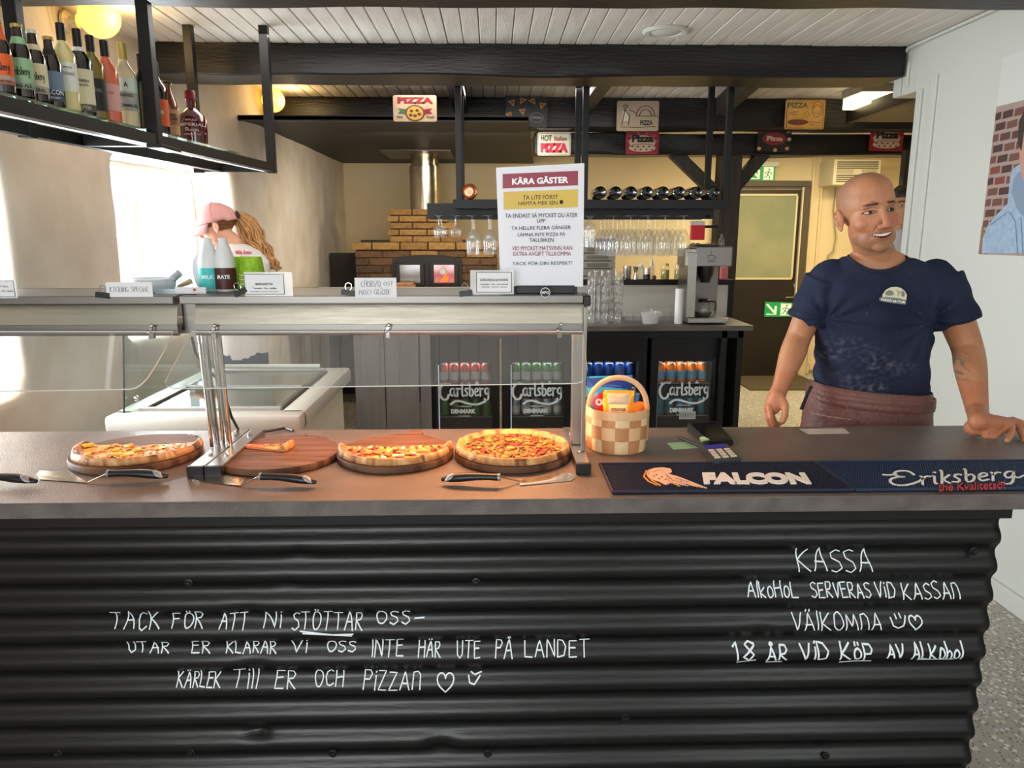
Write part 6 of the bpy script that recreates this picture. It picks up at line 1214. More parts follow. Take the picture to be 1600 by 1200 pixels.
cbl = M().tube([Wy(1306, 292, 8.15), Wy(1302, 330, 8.16), Wy(1306, 370, 8.16), Wy(1302, 392, 8.16), Wy(1293, 400, 8.16), Wy(1296, 420, 8.16), Wy(1290, 480, 8.16), Wy(1285, 585, 8.16)], .008, 6); tag(cbl.build('heater_cable', mat('cable_grey', '#8d8468', .5), None, smooth=True), 'thin grey cable running down the cream wall from the air heater', 'cable')
# conduits and trims on the cream wall
for px_ in (1276, 1262): x = Wy(px_, 400, 8.17).x; M().box(x - .01, x + .01, 8.17, 8.2, .02, 2.45).build('trim_11', cream, None)['kind'] = 'structure'
for o in list(bpy.data.objects):
    if o.name.startswith('trim_11.'): o.name = 'trim_12'
struct('baseboard_back', M().box(Wy(1262, 590, 8.19).x, 4.5, 8.17, 8.2, .06, .14), cream)
t = M().box(Wy(1140, 605, 8).x, Wy(1262, 605, 7.9).x - .0, 7.35, 8.1, .0, .012, b=.004).build('door_mat', mat('mat_brown', '#4e4431', .9, bump=.4, bscale=200)); tag(t, 'dark brown door mat on the floor in front of the brown door', 'mat')
struct('trim_13', M().box(Wy(1419, 250, 5.5).x - .02, Wy(1419, 250, 5.5).x + .05, 5.5, 5.56, 0, 2.13), brownw)
# warm fluorescent fixture behind the right end of the front beam, with dark shelf box
t = thing('ceiling_light_box', 'bright ceiling light box behind the front beam at the right', 'ceiling light', Wy(1358, 150, 5.2)); a = Wy(1334, 165, 5.2); b_ = Wy(1392, 138, 5.2)
M().box(a.x, b_.x + .1, 5.1, 5.4, Wy(1350, 147, 5.2).z, 2.5, b=.004).build('housing', mat('housing_grey', '#8b8474', .5), t); M().box(a.x + .01, b_.x + .09, 5.11, 5.39, a.z, Wy(1350, 147, 5.2).z - .001, b=.004).build('diffuser', mat('warm_diffuser', '#fff0c8', .5, emit='#ffe9b0', estr=3.5), t)
s2 = thing('hanging_dark_shelf', 'dark brown hanging shelf box at the right end of the beams', 'shelf', Wy(1390, 170, 4.6)); A = Wy(1401, 138, 4.24); B = Wy(1321, 172, 5.35); zA = Wy(1401, 160, 4.24).z
d0 = Vector((A.x, 4.5, A.z)); d1_ = Vector((B.x, 5.5, B.z))
hb = Wy(1321, 193, 5.5); ht = Wy(1321, 172, 5.5)
mb = M(); mb.loft([[Vector((x, y, hb.z)), Vector((x + .04, y, hb.z)), Vector((x + .04, y, ht.z)), Vector((x, y, ht.z))] for x, y in ((hb.x, 5.5), (Wy(1440, 150, 4.45).x, 4.45))]); mb.build('side_board', mat('dark_shelf_brown', '#17110d', .4), s2)
mb = M(); mb.add([Vector((hb.x + .04, 5.5, hb.z + .01)), Vector((Wy(1440, 150, 4.45).x + .04, 4.45, hb.z + .01)), Vector((3.0, 4.45, hb.z + .01)), Vector((3.0, 5.5, hb.z + .01)), Vector((hb.x + .04, 5.5, hb.z + .03)), Vector((Wy(1440, 150, 4.45).x + .04, 4.45, hb.z + .03)), Vector((3.0, 4.45, hb.z + .03)), Vector((3.0, 5.5, hb.z + .03))], [(0, 1, 2, 3), (7, 6, 5, 4), (0, 4, 5, 1), (1, 5, 6, 2), (2, 6, 7, 3), (3, 7, 4, 0)]); mb.build('bottom_board', mat('shelf_underside', '#6a6152', .5), s2)
for x in (hb.x + .3, hb.x + .5): M().box(x, x + .02, 5.0, 5.02, hb.z + .03, 2.5).build('hanger_rod', blackm, s2)
# ================================================================ POSTER ON THE RIGHT WALL
XP = XR - .004; y1_ = Wx(1530, 397, XP).y; y0_ = 2.55; zb_ = Wx(1530, 397, XP).z; zt2 = Wx(1545, 170, XP).z
po = thing('wall_poster', 'large poster of a person in a light blue hoodie before brickwork', 'poster', (XP, (y0_ + y1_) / 2, zb_))
ay_ = Vector((0, -1, 0)); W_p = y1_ - y0_; H_p = zt2 - zb_
def pp(u, v, l=0): return Vector((XP - .002 - l, y1_ - u, zb_ + v))      # u metres to the right in the picture, v up
M().box(XP, XP + .003, y0_, y1_, zb_, zb_ + .82).build('sheet', mat('poster_white', '#cfd2cd', .4), po)
M().box(XP - .0015, XP, y0_, y1_, zb_, zt2).build('mortar_print', mat('print_mortar', '#a28d86', .5), po)
pb = [mat('print_brick_a', '#5d3d38', .5), mat('print_brick_b', '#6e4a42', .5), mat('print_brick_c', '#4c3634', .5), mat('print_brick_d', '#7d4336', .5)]
rnd = random.Random(2); v = .07; r_ = 0
while v < H_p - .02:
    u = .012 - (.035 if r_ % 2 else 0)
    while u < .5:
        a = max(u, .004); b_ = u + .062
        if b_ > a + .01: q = [pp(a, v), pp(b_, v + .003), pp(b_, v + .033), pp(a, v + .03)]; M().add(q + [p + Vector((-.0006, 0, 0)) for p in q], [(0, 1, 2, 3), (7, 6, 5, 4), (0, 4, 5, 1), (1, 5, 6, 2), (2, 6, 7, 3), (3, 7, 4, 0)]).build('brick_print', rnd.choice(pb), po)
        u += .074
    v += .045; r_ += 1
def patch(nm, pts, m, l):
    q = [pp(u, v_, l) for u, v_ in pts]; k = len(q); M().add(q + [p - Vector((.0006, 0, 0)) for p in q], [tuple(range(k)), tuple(reversed(range(k, 2 * k)))] + [(i, (i + 1) % k, k + (i + 1) % k, k + i) for i in range(k)]).build(nm, m, po)
def uv(px_, py_): q = Wx(px_, py_, XP); return (y1_ - q.y, q.z - zb_)
patch('tan_print', [(0, 0), (.06, 0), (.06, .07), (0, .12)], mat('print_tan', '#8a6a52', .5), .0012)
hood = [uv(1535, 396), uv(1537, 372), uv(1545, 352), uv(1560, 334), uv(1576, 318), uv(1578, 295), uv(1580, 275), uv(1586, 262), uv(1596, 256), uv(1610, 252), uv(1650, 262), uv(1670, 330), uv(1680, 396)]
patch('hoodie_print', hood, mat('print_hoodie', '#9fb2c6', .5, col2='#8ba2bb', scale=40), .0014)
patch('hood_shadow', [uv(1582, 300), uv(1585, 280), uv(1592, 270), uv(1604, 264), uv(1640, 280), uv(1640, 330), uv(1600, 338), uv(1590, 325)], mat('print_hood_dark', '#7d90a6', .5), .002)
patch('face_print', [uv(1594, 230), uv(1600, 200), uv(1620, 190), uv(1650, 200), uv(1655, 260), uv(1635, 300), uv(1608, 300), uv(1597, 270)], mat('print_skin', '#b98f7c', .5), .0026)
patch('hair_print', [uv(1592, 225), uv(1594, 190), uv(1606, 166), uv(1640, 160), uv(1665, 190), uv(1655, 205), uv(1620, 198), uv(1602, 206), uv(1598, 236)], mat('print_hair', '#3a302c', .5), .0032)
for q in ([uv(1548, 352), uv(1562, 342), uv(1578, 330), uv(1588, 345), uv(1592, 396)], [uv(1597, 340), uv(1600, 396)]):
    mb = M(); ribbon(mb, [q], .004, lambda a, b_: pp(a, b_, .0035)); mb.build('seam_print', mat('print_seam', '#6f8298', .5), po)
# ================================================================ PEOPLE
def cap(mb, pts, rs, n=14, flat=None):
    """rounded limb: tapered tube with a ball at each joint"""
    pts = [Vector(p) for p in pts]
    for (a, b_), (ra, rb_) in zip(zip(pts, pts[1:]), zip(rs, rs[1:])):
        K = 4; mb.tube([a.lerp(b_, i / K) for i in range(K + 1)], [ra + (rb_ - ra) * i / K for i in range(K + 1)], n)
    for p, r in zip(pts, rs): mb.sphere(p, r, n, 8)
def limb(mb, pts, rs, n=20):
    P = [Vector(p) for p in pts]; P = [P[0] * 2 - P[1]] + P + [P[-1] * 2 - P[-2]]; R = [rs[0]] + list(rs) + [rs[-1]]; o, r = [], []
    for i in range(1, len(P) - 2):
        for k in range(8):
            t = k / 8; f = lambda a, b, c, d: a * (-.5 * t + t * t - .5 * t ** 3) + b * (1 - 2.5 * t * t + 1.5 * t ** 3) + c * (.5 * t + 2 * t * t - 1.5 * t ** 3) + d * (-.5 * t * t + .5 * t ** 3)
            o.append(f(*P[i - 1:i + 3])); r.append(f(*R[i - 1:i + 3]))
    o.append(P[-2]); r.append(R[-2]); mb.tube(o, r, n); mb.sphere(o[0], r[0], n, 8); mb.sphere(o[-1], r[-1], n, 8)
def ell(mb, c, rx, ry, rz, mtx=None): mb.sphere(c, 1, 24, 16, (rx, ry, rz), mtx)
def head_base(mb, mt, s=1.0, jaw=1.0):
    R3 = mt.to_3x3().to_4x4(); P = lambda x, y, z: mt @ (Vector((x, y, z)) * s)
    def E(x, y, z, a, b_, c): ell(mb, P(x, y, z), a * s, b_ * s, c * s, R3)
    E(0, .012, .034, .078, .1, .086); E(0, .0, .06, .07, .085, .06); E(0, -.028, -.022, .066, .062, .08); E(.0, -.02, -.04, .066, .055, .052); E(0, -.04, -.072, .052 * jaw, .047, .044); E(0, -.068, -.1, .025 * jaw, .02, .02)
    for q in (-1, 1):
        E(q * .040, -.046, -.028, .027, .030, .028); E(q * .040, -.016, -.056, .023, .045, .038)
        # ear: bowl, helix rim, lobe
        E(q * .079, .012, -.012, .007, .015, .024); E(q * .0835, .014, -.002, .0055, .014, .027)
        cap(mb, [P(q * (.078 + a), .012 + b_, -.012 + c) for a, b_, c in ((0, -.012, .008), (.006, -.006, .026), (.011, .008, .031), (.013, .02, .02), (.011, .02, .0), (.007, .010, -.018), (.002, .0, -.028), (.0, -.007, -.024))], [.0032 * s] * 4 + [.0036 * s] * 2 + [.0055 * s, .003 * s], 8)
        E(q * .0150, -.1, -.043, .0095, .010, .0082)   # nostril wings
        cap(mb, [P(q * .010, -.086, .018), P(q * .03, -.083, .024), P(q * .048, -.07, .017)], [.008 * s, .008 * s, .006 * s], 8)
    cap(mb, [P(0, -.084, .016), P(0, -.096, -.008), P(0, -.108, -.03), P(0, -.109, -.040)], [.0085 * s, .0098 * s, .0125 * s, .0135 * s], 12)
def face_relief(vs, nls, inv, s, smile=1.0, eyes=True):
    out = []
    for v in vs:
        q = (inv @ v) / s
        if q.y < -.035 and abs(q.x) < .07 and -.125 < q.z < .05:
            dy = 0; ax_ = abs(q.x); dx = ax_ - .0315; dz = q.z - .001
            if eyes:
                dy += .0085 * math.exp(-((dx / .019) ** 2 + (dz / .0125) ** 2))
                zu = .0052 * (1 - (dx / .018) ** 2); zl = -.0042 * (1 - (dx / .018) ** 2)
                if abs(dx) < .018:
                    k = 1 - (dx / .018) ** 4; dy -= .0042 * k * math.exp(-((dz - zu - .0022) / .0022) ** 2); dy -= .0032 * k * math.exp(-((dz - zl + .002) / .0022) ** 2)
                    if zl < dz < zu: dy += .0035
            # mouth
            W = .033; zc = -.0705 + .0085 * (q.x / W) ** 2 * smile
            if ax_ < W + .006:
                h = .0062 * max(0, 1 - (q.x / W) ** 2) * smile; d = q.z - zc
                if abs(d) < h: dy += .007
                dy -= .0026 * math.exp(-((d - h - .0026) / .0026) ** 2) * max(0, 1 - (q.x / W) ** 4) + .0036 * math.exp(-((d + h + .0034) / .0032) ** 2) * max(0, 1 - (q.x / W) ** 4)
            dy += .0035 * math.exp(-(((ax_ - .034) / .005) ** 2 + ((q.z + .062) / .008) ** 2)) * smile
            # nasolabial fold
            t = max(0, min(1, (q.z + .045) / -.03)); fx = .019 + .018 * t
            if -.078 < q.z < -.04: dy += .0024 * math.exp(-((ax_ - fx) / .0035) ** 2) * smile
            dy += .003 * math.exp(-((q.x / .02) ** 2 + ((q.z + .091) / .005) ** 2))
            nrm = nls
            v = v + (inv.inverted().to_3x3() @ Vector((0, dy * s, 0)))
        out.append(v)
    return out
def lerp3(a, b_, t): t = max(0, min(1, t)); return [a[i] * (1 - t) + b_[i] * t for i in range(3)]
def surf_y(vs, inv, s, x, z, tol=.0025):
    best = 0
    for v in vs:
        q = (inv @ v) / s
        if abs(q.x - x) < tol and abs(q.z - z) < tol and q.y < best: best = q.y
    return best
def blend_mesh(mb, vox, sm=3): return remesh(mb, vox, sm, .5)
def hx(h): return hexc(h)[:3]
# ---------------------------------------------------------------- the man behind the counter
DH = 2.40
HM = Matrix.Translation(Wy(1356, 333, DH + .02)) @ Matrix.Rotation(math.radians(1), 4, 'Z') @ Matrix.Rotation(math.radians(-8), 4, 'Y') @ Matrix.Rotation(math.radians(-2), 4, 'X')
HS = 1.04; HI = HM.inverted()
D = 2.5
torso = [ # px centre, py, half width px, depth radius m, y centre
 (1352, 668, 88, .135, 2.56), (1356, 640, 86, .135, 2.55), (1360, 610, 84, .135, 2.54), (1361, 570, 82, .132, 2.53), (1362, 530, 84, .128, 2.52), (1364, 495, 88, .125, 2.51), (1370, 462, 94, .118, 2.50), (1376, 440, 96, .105, 2.50), (1378, 424, 84, .09, 2.50), (1376, 412, 70, .078, 2.49), (1372, 402, 50, .066, 2.48), (1368, 392, 33, .058, 2.47)]
def torings(f=1.0, dr=0, n=40, expo=2.5, k0=0, k1=None):
    R = []
    for px, py, hw, ry, yc in torso[k0:k1]:
        c = Wy(px, py, yc); rx = hw * yc / F_PX * 1.02 * f + dr; ry_ = ry * f + dr; ring = []
        for i in range(n):
            a = 2 * PI * i / n; ca, sa = math.cos(a), math.sin(a); q = (abs(ca) ** expo + abs(sa) ** expo) ** (-1 / expo); ring.append(Vector((c.x + rx * ca * q, c.y + ry_ * sa * q, c.z)))
        R.append(ring)
    return R
man = thing('person', 'smiling bald man in navy t-shirt and brown leather apron leaning one hand on the counter', 'person', (Wy(1360, 600, 2.55).x, 2.55, 0))
bm_ = M(); bm_.loft(torings(.93))
neck0 = Wy(1374, 415, 2.49); neck1 = HM @ Vector((0, .015, -.05)); cap(bm_, [neck0 - Vector((0, 0, .04)), neck0, neck1], [.075, .062, .056], 20)
head_base(bm_, HM, HS, 1.08)
# arms
SL = Wy(1289, 437, 2.5); EL = Wy(1249, 524, 2.54); WL = Wy(1219, 606, 2.45)
SR = Wy(1470, 434, 2.47); ER = Wy(1511, 543, 2.42); WR = Wy(1527, 642, 2.225)
limb(bm_, [SL, SL.lerp(EL, .5), EL, EL.lerp(WL, .35), EL.lerp(WL, .72), WL], [.050, .049, .042, .043, .034, .027])
limb(bm_, [SR, SR.lerp(ER, .5), ER, ER.lerp(WR, .33), ER.lerp(WR, .7), WR], [.042, .053, .048, .048, .039, .032])
# hanging hand (his right): palm towards the body, fingers curled, thumb in front
def L(px, py, y): return Wy(px, py, y)
hb = M()
cap(hb, [WL, L(1212, 622, 2.44), L(1207, 636, 2.435)], [.027, .03, .027], 12); cap(hb, [L(1214, 618, 2.43), L(1220, 632, 2.42)], [.024, .018], 10)
cap(hb, [L(1219, 620, 2.42), L(1227, 634, 2.405), L(1227, 648, 2.395), L(1223, 659, 2.39)], [.015, .0125, .0105, .0095], 10)      # thumb
for k, (pts, rr) in enumerate((((( 1202, 636, 2.42), (1204, 652, 2.40), (1209, 664, 2.40), (1216, 668, 2.41)), .0105), (((1199, 637, 2.45), (1200, 654, 2.44), (1205, 668, 2.44), (1213, 672, 2.45)), .0105),
    (((1201, 637, 2.475), (1203, 655, 2.475), (1209, 668, 2.475), (1217, 669, 2.475)), .0098), (((1205, 637, 2.495), (1208, 653, 2.50), (1213, 663, 2.50), (1219, 662, 2.495)), .0085))):
    cap(hb, [L(*p) for p in pts], [rr * 1.15, rr, rr * .92, rr * .85], 10)
bm_.add(hb.v, hb.f)
# hand on the counter (his left)
def Z(px, py, h): return Wz(px, py, .95 + h)
kn = []
cap(bm_, [WR, Z(1530, 659, .052), Z(1552, 662, .045)], [.031, .029, .026], 12); cap(bm_, [Z(1522, 668, .028), Z(1545, 669, .033)], [.027, .024], 12); cap(bm_, [Z(1534, 656, .05), Z(1568, 661, .045)], [.024, .020], 12)
cap(bm_, [Z(1517, 668, .026), Z(1528, 672, .026), Z(1540, 675, .024), Z(1545, 676, .02)], [.021, .0155, .0125, .0105], 10)      # thumb lying across the front
cap(bm_, [Z(1556, 666, .034), Z(1563, 673, .024), Z(1553, 682, .0125), Z(1540, 682, .0115)], [.0165, .0135, .0115, .010], 10)   # index folded under
cap(bm_, [Z(1568, 662, .040), Z(1580, 666, .036), Z(1580, 678, .022), Z(1574, 688, .0095)], [.0155, .0125, .0108, .0095], 10)   # middle
cap(bm_, [Z(1576, 659, .040), Z(1591, 664, .034), Z(1596, 676, .02), Z(1600, 687, .009)], [.0145, .0118, .0102, .009], 10)      # ring
cap(bm_, [Z(1582, 657, .036), Z(1600, 662, .028), Z(1612, 673, .014), Z(1617, 680, .008)], [.0125, .0098, .0088, .0078], 10)    # little
me = blend_mesh(bm_, .0025, 13)
vs = [v.co.copy() for v in me.vertices]; vs = face_relief(vs, None, HI, HS)
flat = []
for v in vs: flat.extend(v)
me.vertices.foreach_set('co', flat); me.update()
skin, skin2, ruddy, dark, stub, lip, mouthc = hx('#a66e4b'), hx('#b88361'), hx('#a8553f'), hx('#2a1d17'), hx('#7d6050'), hx('#a4594c'), hx('#3a1312')
tat0, tat1 = Wy(1500, 556, 2.36), Wy(1508, 632, 2.22)
def mancol(p, n):
    q = (HI @ p) / HS; c = lerp3(skin, skin2, .5 + noise.noise(p * 14))
    if q.z > -.13 and q.length < .17:
        ax_ = abs(q.x); front = max(0, min(1, (-q.y - .02) / .04))
        c = lerp3(c, ruddy, .45 * front * math.exp(-(((ax_ - .04) / .022) ** 2 + ((q.z + .03) / .022) ** 2)) + .5 * front * math.exp(-((q.x / .014) ** 2 + ((q.z + .04) / .014) ** 2)) + .25 * front * math.exp(-((q.x / .05) ** 2 + ((q.z - .06) / .03) ** 2)))
        # shaved scalp and stubble
        sc_ = max(0, min(1, (q.y + .045) / .03)) * max(0, min(1, (q.z + .0) / .03)); c = lerp3(c, stub, .42 * sc_)
        st = max(0, min(1, (-q.z - .052) / .018)) * max(0, min(1, (.03 - q.y) / .03)) * (1 - math.exp(-((ax_ / .028) ** 2 + ((q.z + .07) / .012) ** 2)) * .4); c = lerp3(c, stub, .42 * st * (1 + .5 * noise.noise(p * 300)))
        if q.y < -.05:
            c = lerp3(c, stub, .4 * math.exp(-((q.x / .028) ** 2 + ((q.z + .056) / .004) ** 2)))
            zb_ = .0235 - .12 * max(0, ax_ - .036) - .05 * max(0, .018 - ax_)
            if .011 < ax_ < .052: c = lerp3(c, dark, min(1, 1.15 * math.exp(-((q.z - zb_) / .0036) ** 4)) * min(1, (ax_ - .010) / .006) * min(1, (.054 - ax_) / .012))
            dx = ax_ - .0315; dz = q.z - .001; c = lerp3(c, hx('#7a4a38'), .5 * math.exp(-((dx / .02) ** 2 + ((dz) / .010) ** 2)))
            if abs(dx) < .0185:
                zu = .0052 * (1 - (dx / .018) ** 2); c = lerp3(c, dark, .9 * math.exp(-((dz - zu) / .0016) ** 2)); zl = -.0042 * (1 - (dx / .018) ** 2); c = lerp3(c, hx('#5a3228'), .6 * math.exp(-((dz - zl) / .0013) ** 2))
            W = .033; zc = -.0705 + .0085 * (q.x / W) ** 2; h = .0062 * max(0, 1 - (q.x / W) ** 2); d = q.z - zc
            if ax_ < W + .002:
                k = max(0, 1 - (q.x / W) ** 6)
                if abs(d) < h: c = mouthc
                elif d > 0: c = lerp3(c, lip, .85 * k * math.exp(-((d - h - .0015) / .003) ** 2))
                else: c = lerp3(c, lip, .9 * k * math.exp(-((-d - h - .003) / .0042) ** 2))
            for sx in (-1, 1): c = lerp3(c, dark, .85 * math.exp(-(((q.x - sx * .0085) / .0035) ** 2 + ((q.z + .0495) / .0022) ** 2))) if q.y < -.09 else c  # nostril darkness painted into the skin colour
        if ax_ > .0835 and q.z < .03: c = lerp3(c, ruddy, .35)
    # tattoo on the forearm
    if p.z < WR.z + .30 and p.x > ER.x - .08 and p.z > .98:
        t = (tat0.z - p.z) / (tat0.z - tat1.z)
        if -.1 < t < 1.1:
            ln_ = tat0.lerp(tat1, t); dxx = (p.x - ln_.x) / .022
            if abs(dxx) < 1 and n.y < .3:
                w = noise.noise(Vector((p.x * 60, p.z * 38, 1.3))); w2 = noise.noise(Vector((p.x * 95 + p.z * 60, p.z * 20, 5)))
                c = lerp3(c, hx('#5b5a54'), .75 * (1 - dxx ** 2) * (1 if abs(w) < .12 or w2 > .28 else .12))
    if p.z < 1.1: c = lerp3(c, ruddy, .25)
    return (*c, 1)
setcol(me, mancol)
skinm = vmat('man_skin', .46, sss=.12, bump=.12, bscale=420, spec=.45)
body = link('body', me, skinm, None, smooth='all'); body.parent = man; body.location = -man.location
def onman(o): o.parent = man; o.location = -man.location; return o
eyew = mat('eye_white', '#a89d95', .2, coat=.5); iris = mat('iris_dark', '#120a06', .3)
hv = [v for v in vs if (HI @ v).y < -.05]
for sx in (-1, 1):
    ex = sx * .0315; ys_ = surf_y(hv, HI, HS, ex, .001); cy = ys_ - .0008 + .0115; c = Vector((ex, cy, .001))
    e = M().sphere(HM @ (c * HS), .0122 * HS, 20, 14).build('eyeball', eyew, None, smooth='all'); onman(e)
    look = Vector((.42, -1, .02)).normalized(); pc = c + look * .0098; i_ = M().sphere(HM @ (pc * HS), .0060 * HS, 14, 10); ii = i_.build('iris', iris, None, smooth='all'); onman(ii)
# teeth
tm = M(); N = 8
for i in range(N):
    u0 = -.027 + .054 * i / N + .0004; u1 = -.027 + .054 * (i + 1) / N - .0004; um = (u0 + u1) / 2; W = .033
    zc = -.0705 + .0085 * (um / W) ** 2; h = .0062 * (1 - (um / W) ** 2); yb = -.0905 + .42 * um * um / .03 * .9
    pts = []
    tm1 = M().box(u0, u1, yb - .002, yb + .004, zc + h * (-.15), zc + h + .001)
    o = M().add([HM @ (Vector(v) * HS) for v in tm1.v], tm1.f).build('tooth', mat('tooth', '#e9e2d6', .25, coat=.4), None); onman(o)
TEETH_Y = surf_y(hv, HI, HS, 0, -.0705)
for o in list(bpy.data.objects):
    if o.name.startswith('tooth'):
        for v in o.data.vertices: v.co += HM.to_3x3() @ Vector((0, (TEETH_Y - .0016 + .0905) * HS, 0))
# shirt
sm_ = M(); sm_.loft(torings(1.0, .004, k1=11, k0=1))
cap(sm_, [SL + Vector((.02, 0, .004)), SL.lerp(EL, .3)], [.066, .064], 18); sm_.tube([SL.lerp(EL, .0), SL.lerp(EL, .35), SL.lerp(EL, .72)], [.066, .065, .064], 20)
cap(sm_, [SR + Vector((-.02, 0, -.006)), SR.lerp(ER, .3)], [.068, .069], 18); sm_.tube([SR.lerp(ER, .0), SR.lerp(ER, .35), SR.lerp(ER, .66)], [.068, .070, .072], 20)
ms = remesh(sm_, .005, 4)
# cloth folds
nl = [v.normal.copy() for v in ms.vertices]; co = [v.co.copy() for v in ms.vertices]; fl_ = []
armpitL, armpitR = Wy(1290, 500, 2.45), Wy(1448, 505, 2.42); hemz = Wy(1360, 618, 2.42).z
for p, n in zip(co, nl):
    d = 0
    for ap, sg_ in ((armpitL, 1), (armpitR, -1)):
        r = p - ap; dist = math.hypot(r.x, r.z); ang = math.atan2(r.z, r.x * sg_); d += .0055 * math.sin(ang * 11 + dist * 6) * math.exp(-(dist / .16) ** 2)
    d += .0045 * noise.noise(Vector((p.x * 9, p.y * 9, p.z * 22))) + .004 * math.exp(-((p.z - hemz - .03) / .05) ** 2) * noise.noise(Vector((p.x * 7 + 3, p.y * 6, p.z * 50)))
    d += .003 * math.sin((p.z - hemz) * 90 + p.x * 14) * math.exp(-((p.z - hemz - .07) / .06) ** 2)
    fl_.extend(p + n * d)
ms.vertices.foreach_set('co', fl_); ms.update()
# neckline: everything inside a tilted oval round the neck is open
nc = Wy(1363, 398, 2.46); bmx = bmesh.new(); bmx.from_mesh(ms)
def inneck(p):
    q = p - nc; return (q.x / .1) ** 2 + ((q.y + .03) / .115) ** 2 < 1 and q.z > -.046 + (q.y + .03) * .35 + 4.2 * q.x * q.x
bmesh.ops.delete(bmx, geom=[f for f in bmx.faces if inneck(f.calc_center_median())], context='FACES')
hemline = lambda p: hemz + .022 * math.sin((p.x - nc.x) * 3 - 1.2) * 0 + (.016 if p.x < nc.x - .1 else 0)
be = [e for e in bmx.edges if e.is_boundary]; adj = {}
for e in be:
    a, b_ = e.verts; adj.setdefault(a, []).append(b_); adj.setdefault(b_, []).append(a)
loops = []; seen = set()
for s0 in adj:
    if s0 in seen: continue
    lp = [s0]; seen.add(s0); cur = s0
    while True:
        nx_ = [w for w in adj[cur] if w not in seen]
        if not nx_: break
        cur = nx_[0]; seen.add(cur); lp.append(cur)
    loops.append(lp)
lp = max(loops, key=len); P = [v.co.copy() for v in lp]
for _ in range(12): P = [(P[i - 1] + P[i] * 2 + P[(i + 1) % len(P)]) / 4 for i in range(len(P))]
for v, p in zip(lp, P): v.co = p
bmx.to_mesh(ms); bmx.free()
navy, navyl, flour = hx('#1d2235'), hx('#262b40'), hx('#8f929c')
spots = [(Wy(1372, 565, 2.4), .05, .55), (Wy(1366, 612, 2.4), .035, .8), (Wy(1300, 563, 2.4), .03, .4), (Wy(1330, 545, 2.4), .06, .3), (Wy(1410, 575, 2.4), .05, .3), (Wy(1340, 600, 2.4), .07, .3)]
def shcol(p, n):
    c = lerp3(navy, navyl, .5 + noise.noise(p * 9)); f = 0
    for sp_, r, a in spots:
        q = ((p.x - sp_.x) / r) ** 2 + ((p.z - sp_.z) / (r * .6)) ** 2; f += a * math.exp(-q) * max(0, noise.fractal(Vector((p.x * 60, p.y * 30, p.z * 90)), 1, 2, 3) + .12)
    if noise.noise(p * 160) > .72: f += .2
    return (*lerp3(c, flour, min(.7, f * .8 if n.y < 0 else 0)), 1)
setcol(ms, shcol)
shirt = link('t_shirt', ms, vmat('navy_jersey', .85, bump=.15, bscale=600, spec=.2), None, smooth='all'); onman(shirt); so = shirt.modifiers.new('t', 'SOLIDIFY'); so.thickness = .003; so.offset = -1
Pc = P[::4]; cr_ = M(); cr_.loft([[Pc[i] + Vector((math.cos(a) * .0 , 0, 0)) + (Pc[i] - nc).normalized() * math.cos(a) * .0035 + Vector((0, 0, 1)) * math.sin(a) * .008 for a in [2 * PI * j / 8 for j in range(8)]] for i in list(range(len(Pc))) + [0]], cap=False)
onman(cr_.build('collar_rib', mat('navy_rib', '#171c2f', .85), None, smooth='all'))
# shirt print, laid on the chest
dgp = bpy.context.evaluated_depsgraph_get()
from mathutils.bvhtree import BVHTree
bv = BVHTree.FromPolygons([v.co.copy() for v in ms.vertices], [tuple(p.vertices) for p in ms.polygons])
def onshirt(px, py, l=.002):
    d = ray(px, py).normalized(); h = bv.ray_cast(_c, d)
    return (h[0] - d * l) if h[0] else Wy(px, py, 2.39)
def logopoly(nm, pts, m, l):
    cx_ = sum(p[0] for p in pts) / len(pts); cy_ = sum(p[1] for p in pts) / len(pts); mb = M(); rings = [[onshirt(cx_ + (p[0] - cx_) * s, cy_ + (p[1] - cy_) * s, l) for p in pts] for s in (1, .66, .33, .02)]; mb.loft(rings, cap=False); onman(mb.build(nm, m, None))
lgc = mat('print_cream_logo', '#d8d2b4', .7); lgg = mat('print_grey_logo', '#7f817c', .7)
dome = [(1378, 466), (1379, 460), (1384, 453), (1391, 449), (1400, 448), (1408, 450), (1414, 455), (1417, 461), (1416, 469), (1396, 466)]
logopoly('shirt_print', dome, lgc, .002)
logopoly('shirt_print', [(1374, 465), (1380, 464), (1416, 470), (1415, 476), (1398, 474), (1378, 471), (1374, 470)], lgg, .0028)
logopoly('shirt_print', [(1383, 461), (1384, 456), (1389, 453), (1395, 455), (1397, 461), (1390, 462)], lgg, .0032)
logopoly('shirt_print', [(1408, 458), (1411, 454), (1414, 458), (1413, 464), (1409, 463)], lgg, .0032)
mb = M(); vs_, fs_ = glyphs('PIZZA på TUR', .04); mb.add([onshirt(1377 + 38 * a, 470.5 + 4.5 * a - 4.2 * b_, .0042) for a, b_ in vs_], fs_); onman(mb.build('shirt_lettering', mat('print_white_logo', '#ecebe2', .7), None))
mb = M(); ribbon(mb, [[(1403, 463), (1404, 456), (1401, 453)], [(1405, 457), (1409, 455)], [(1384, 464), (1410, 467)]], 1.0, lambda a, b_: onshirt(a, b_, .0034)); onman(mb.build('shirt_drawing', lgg, None))
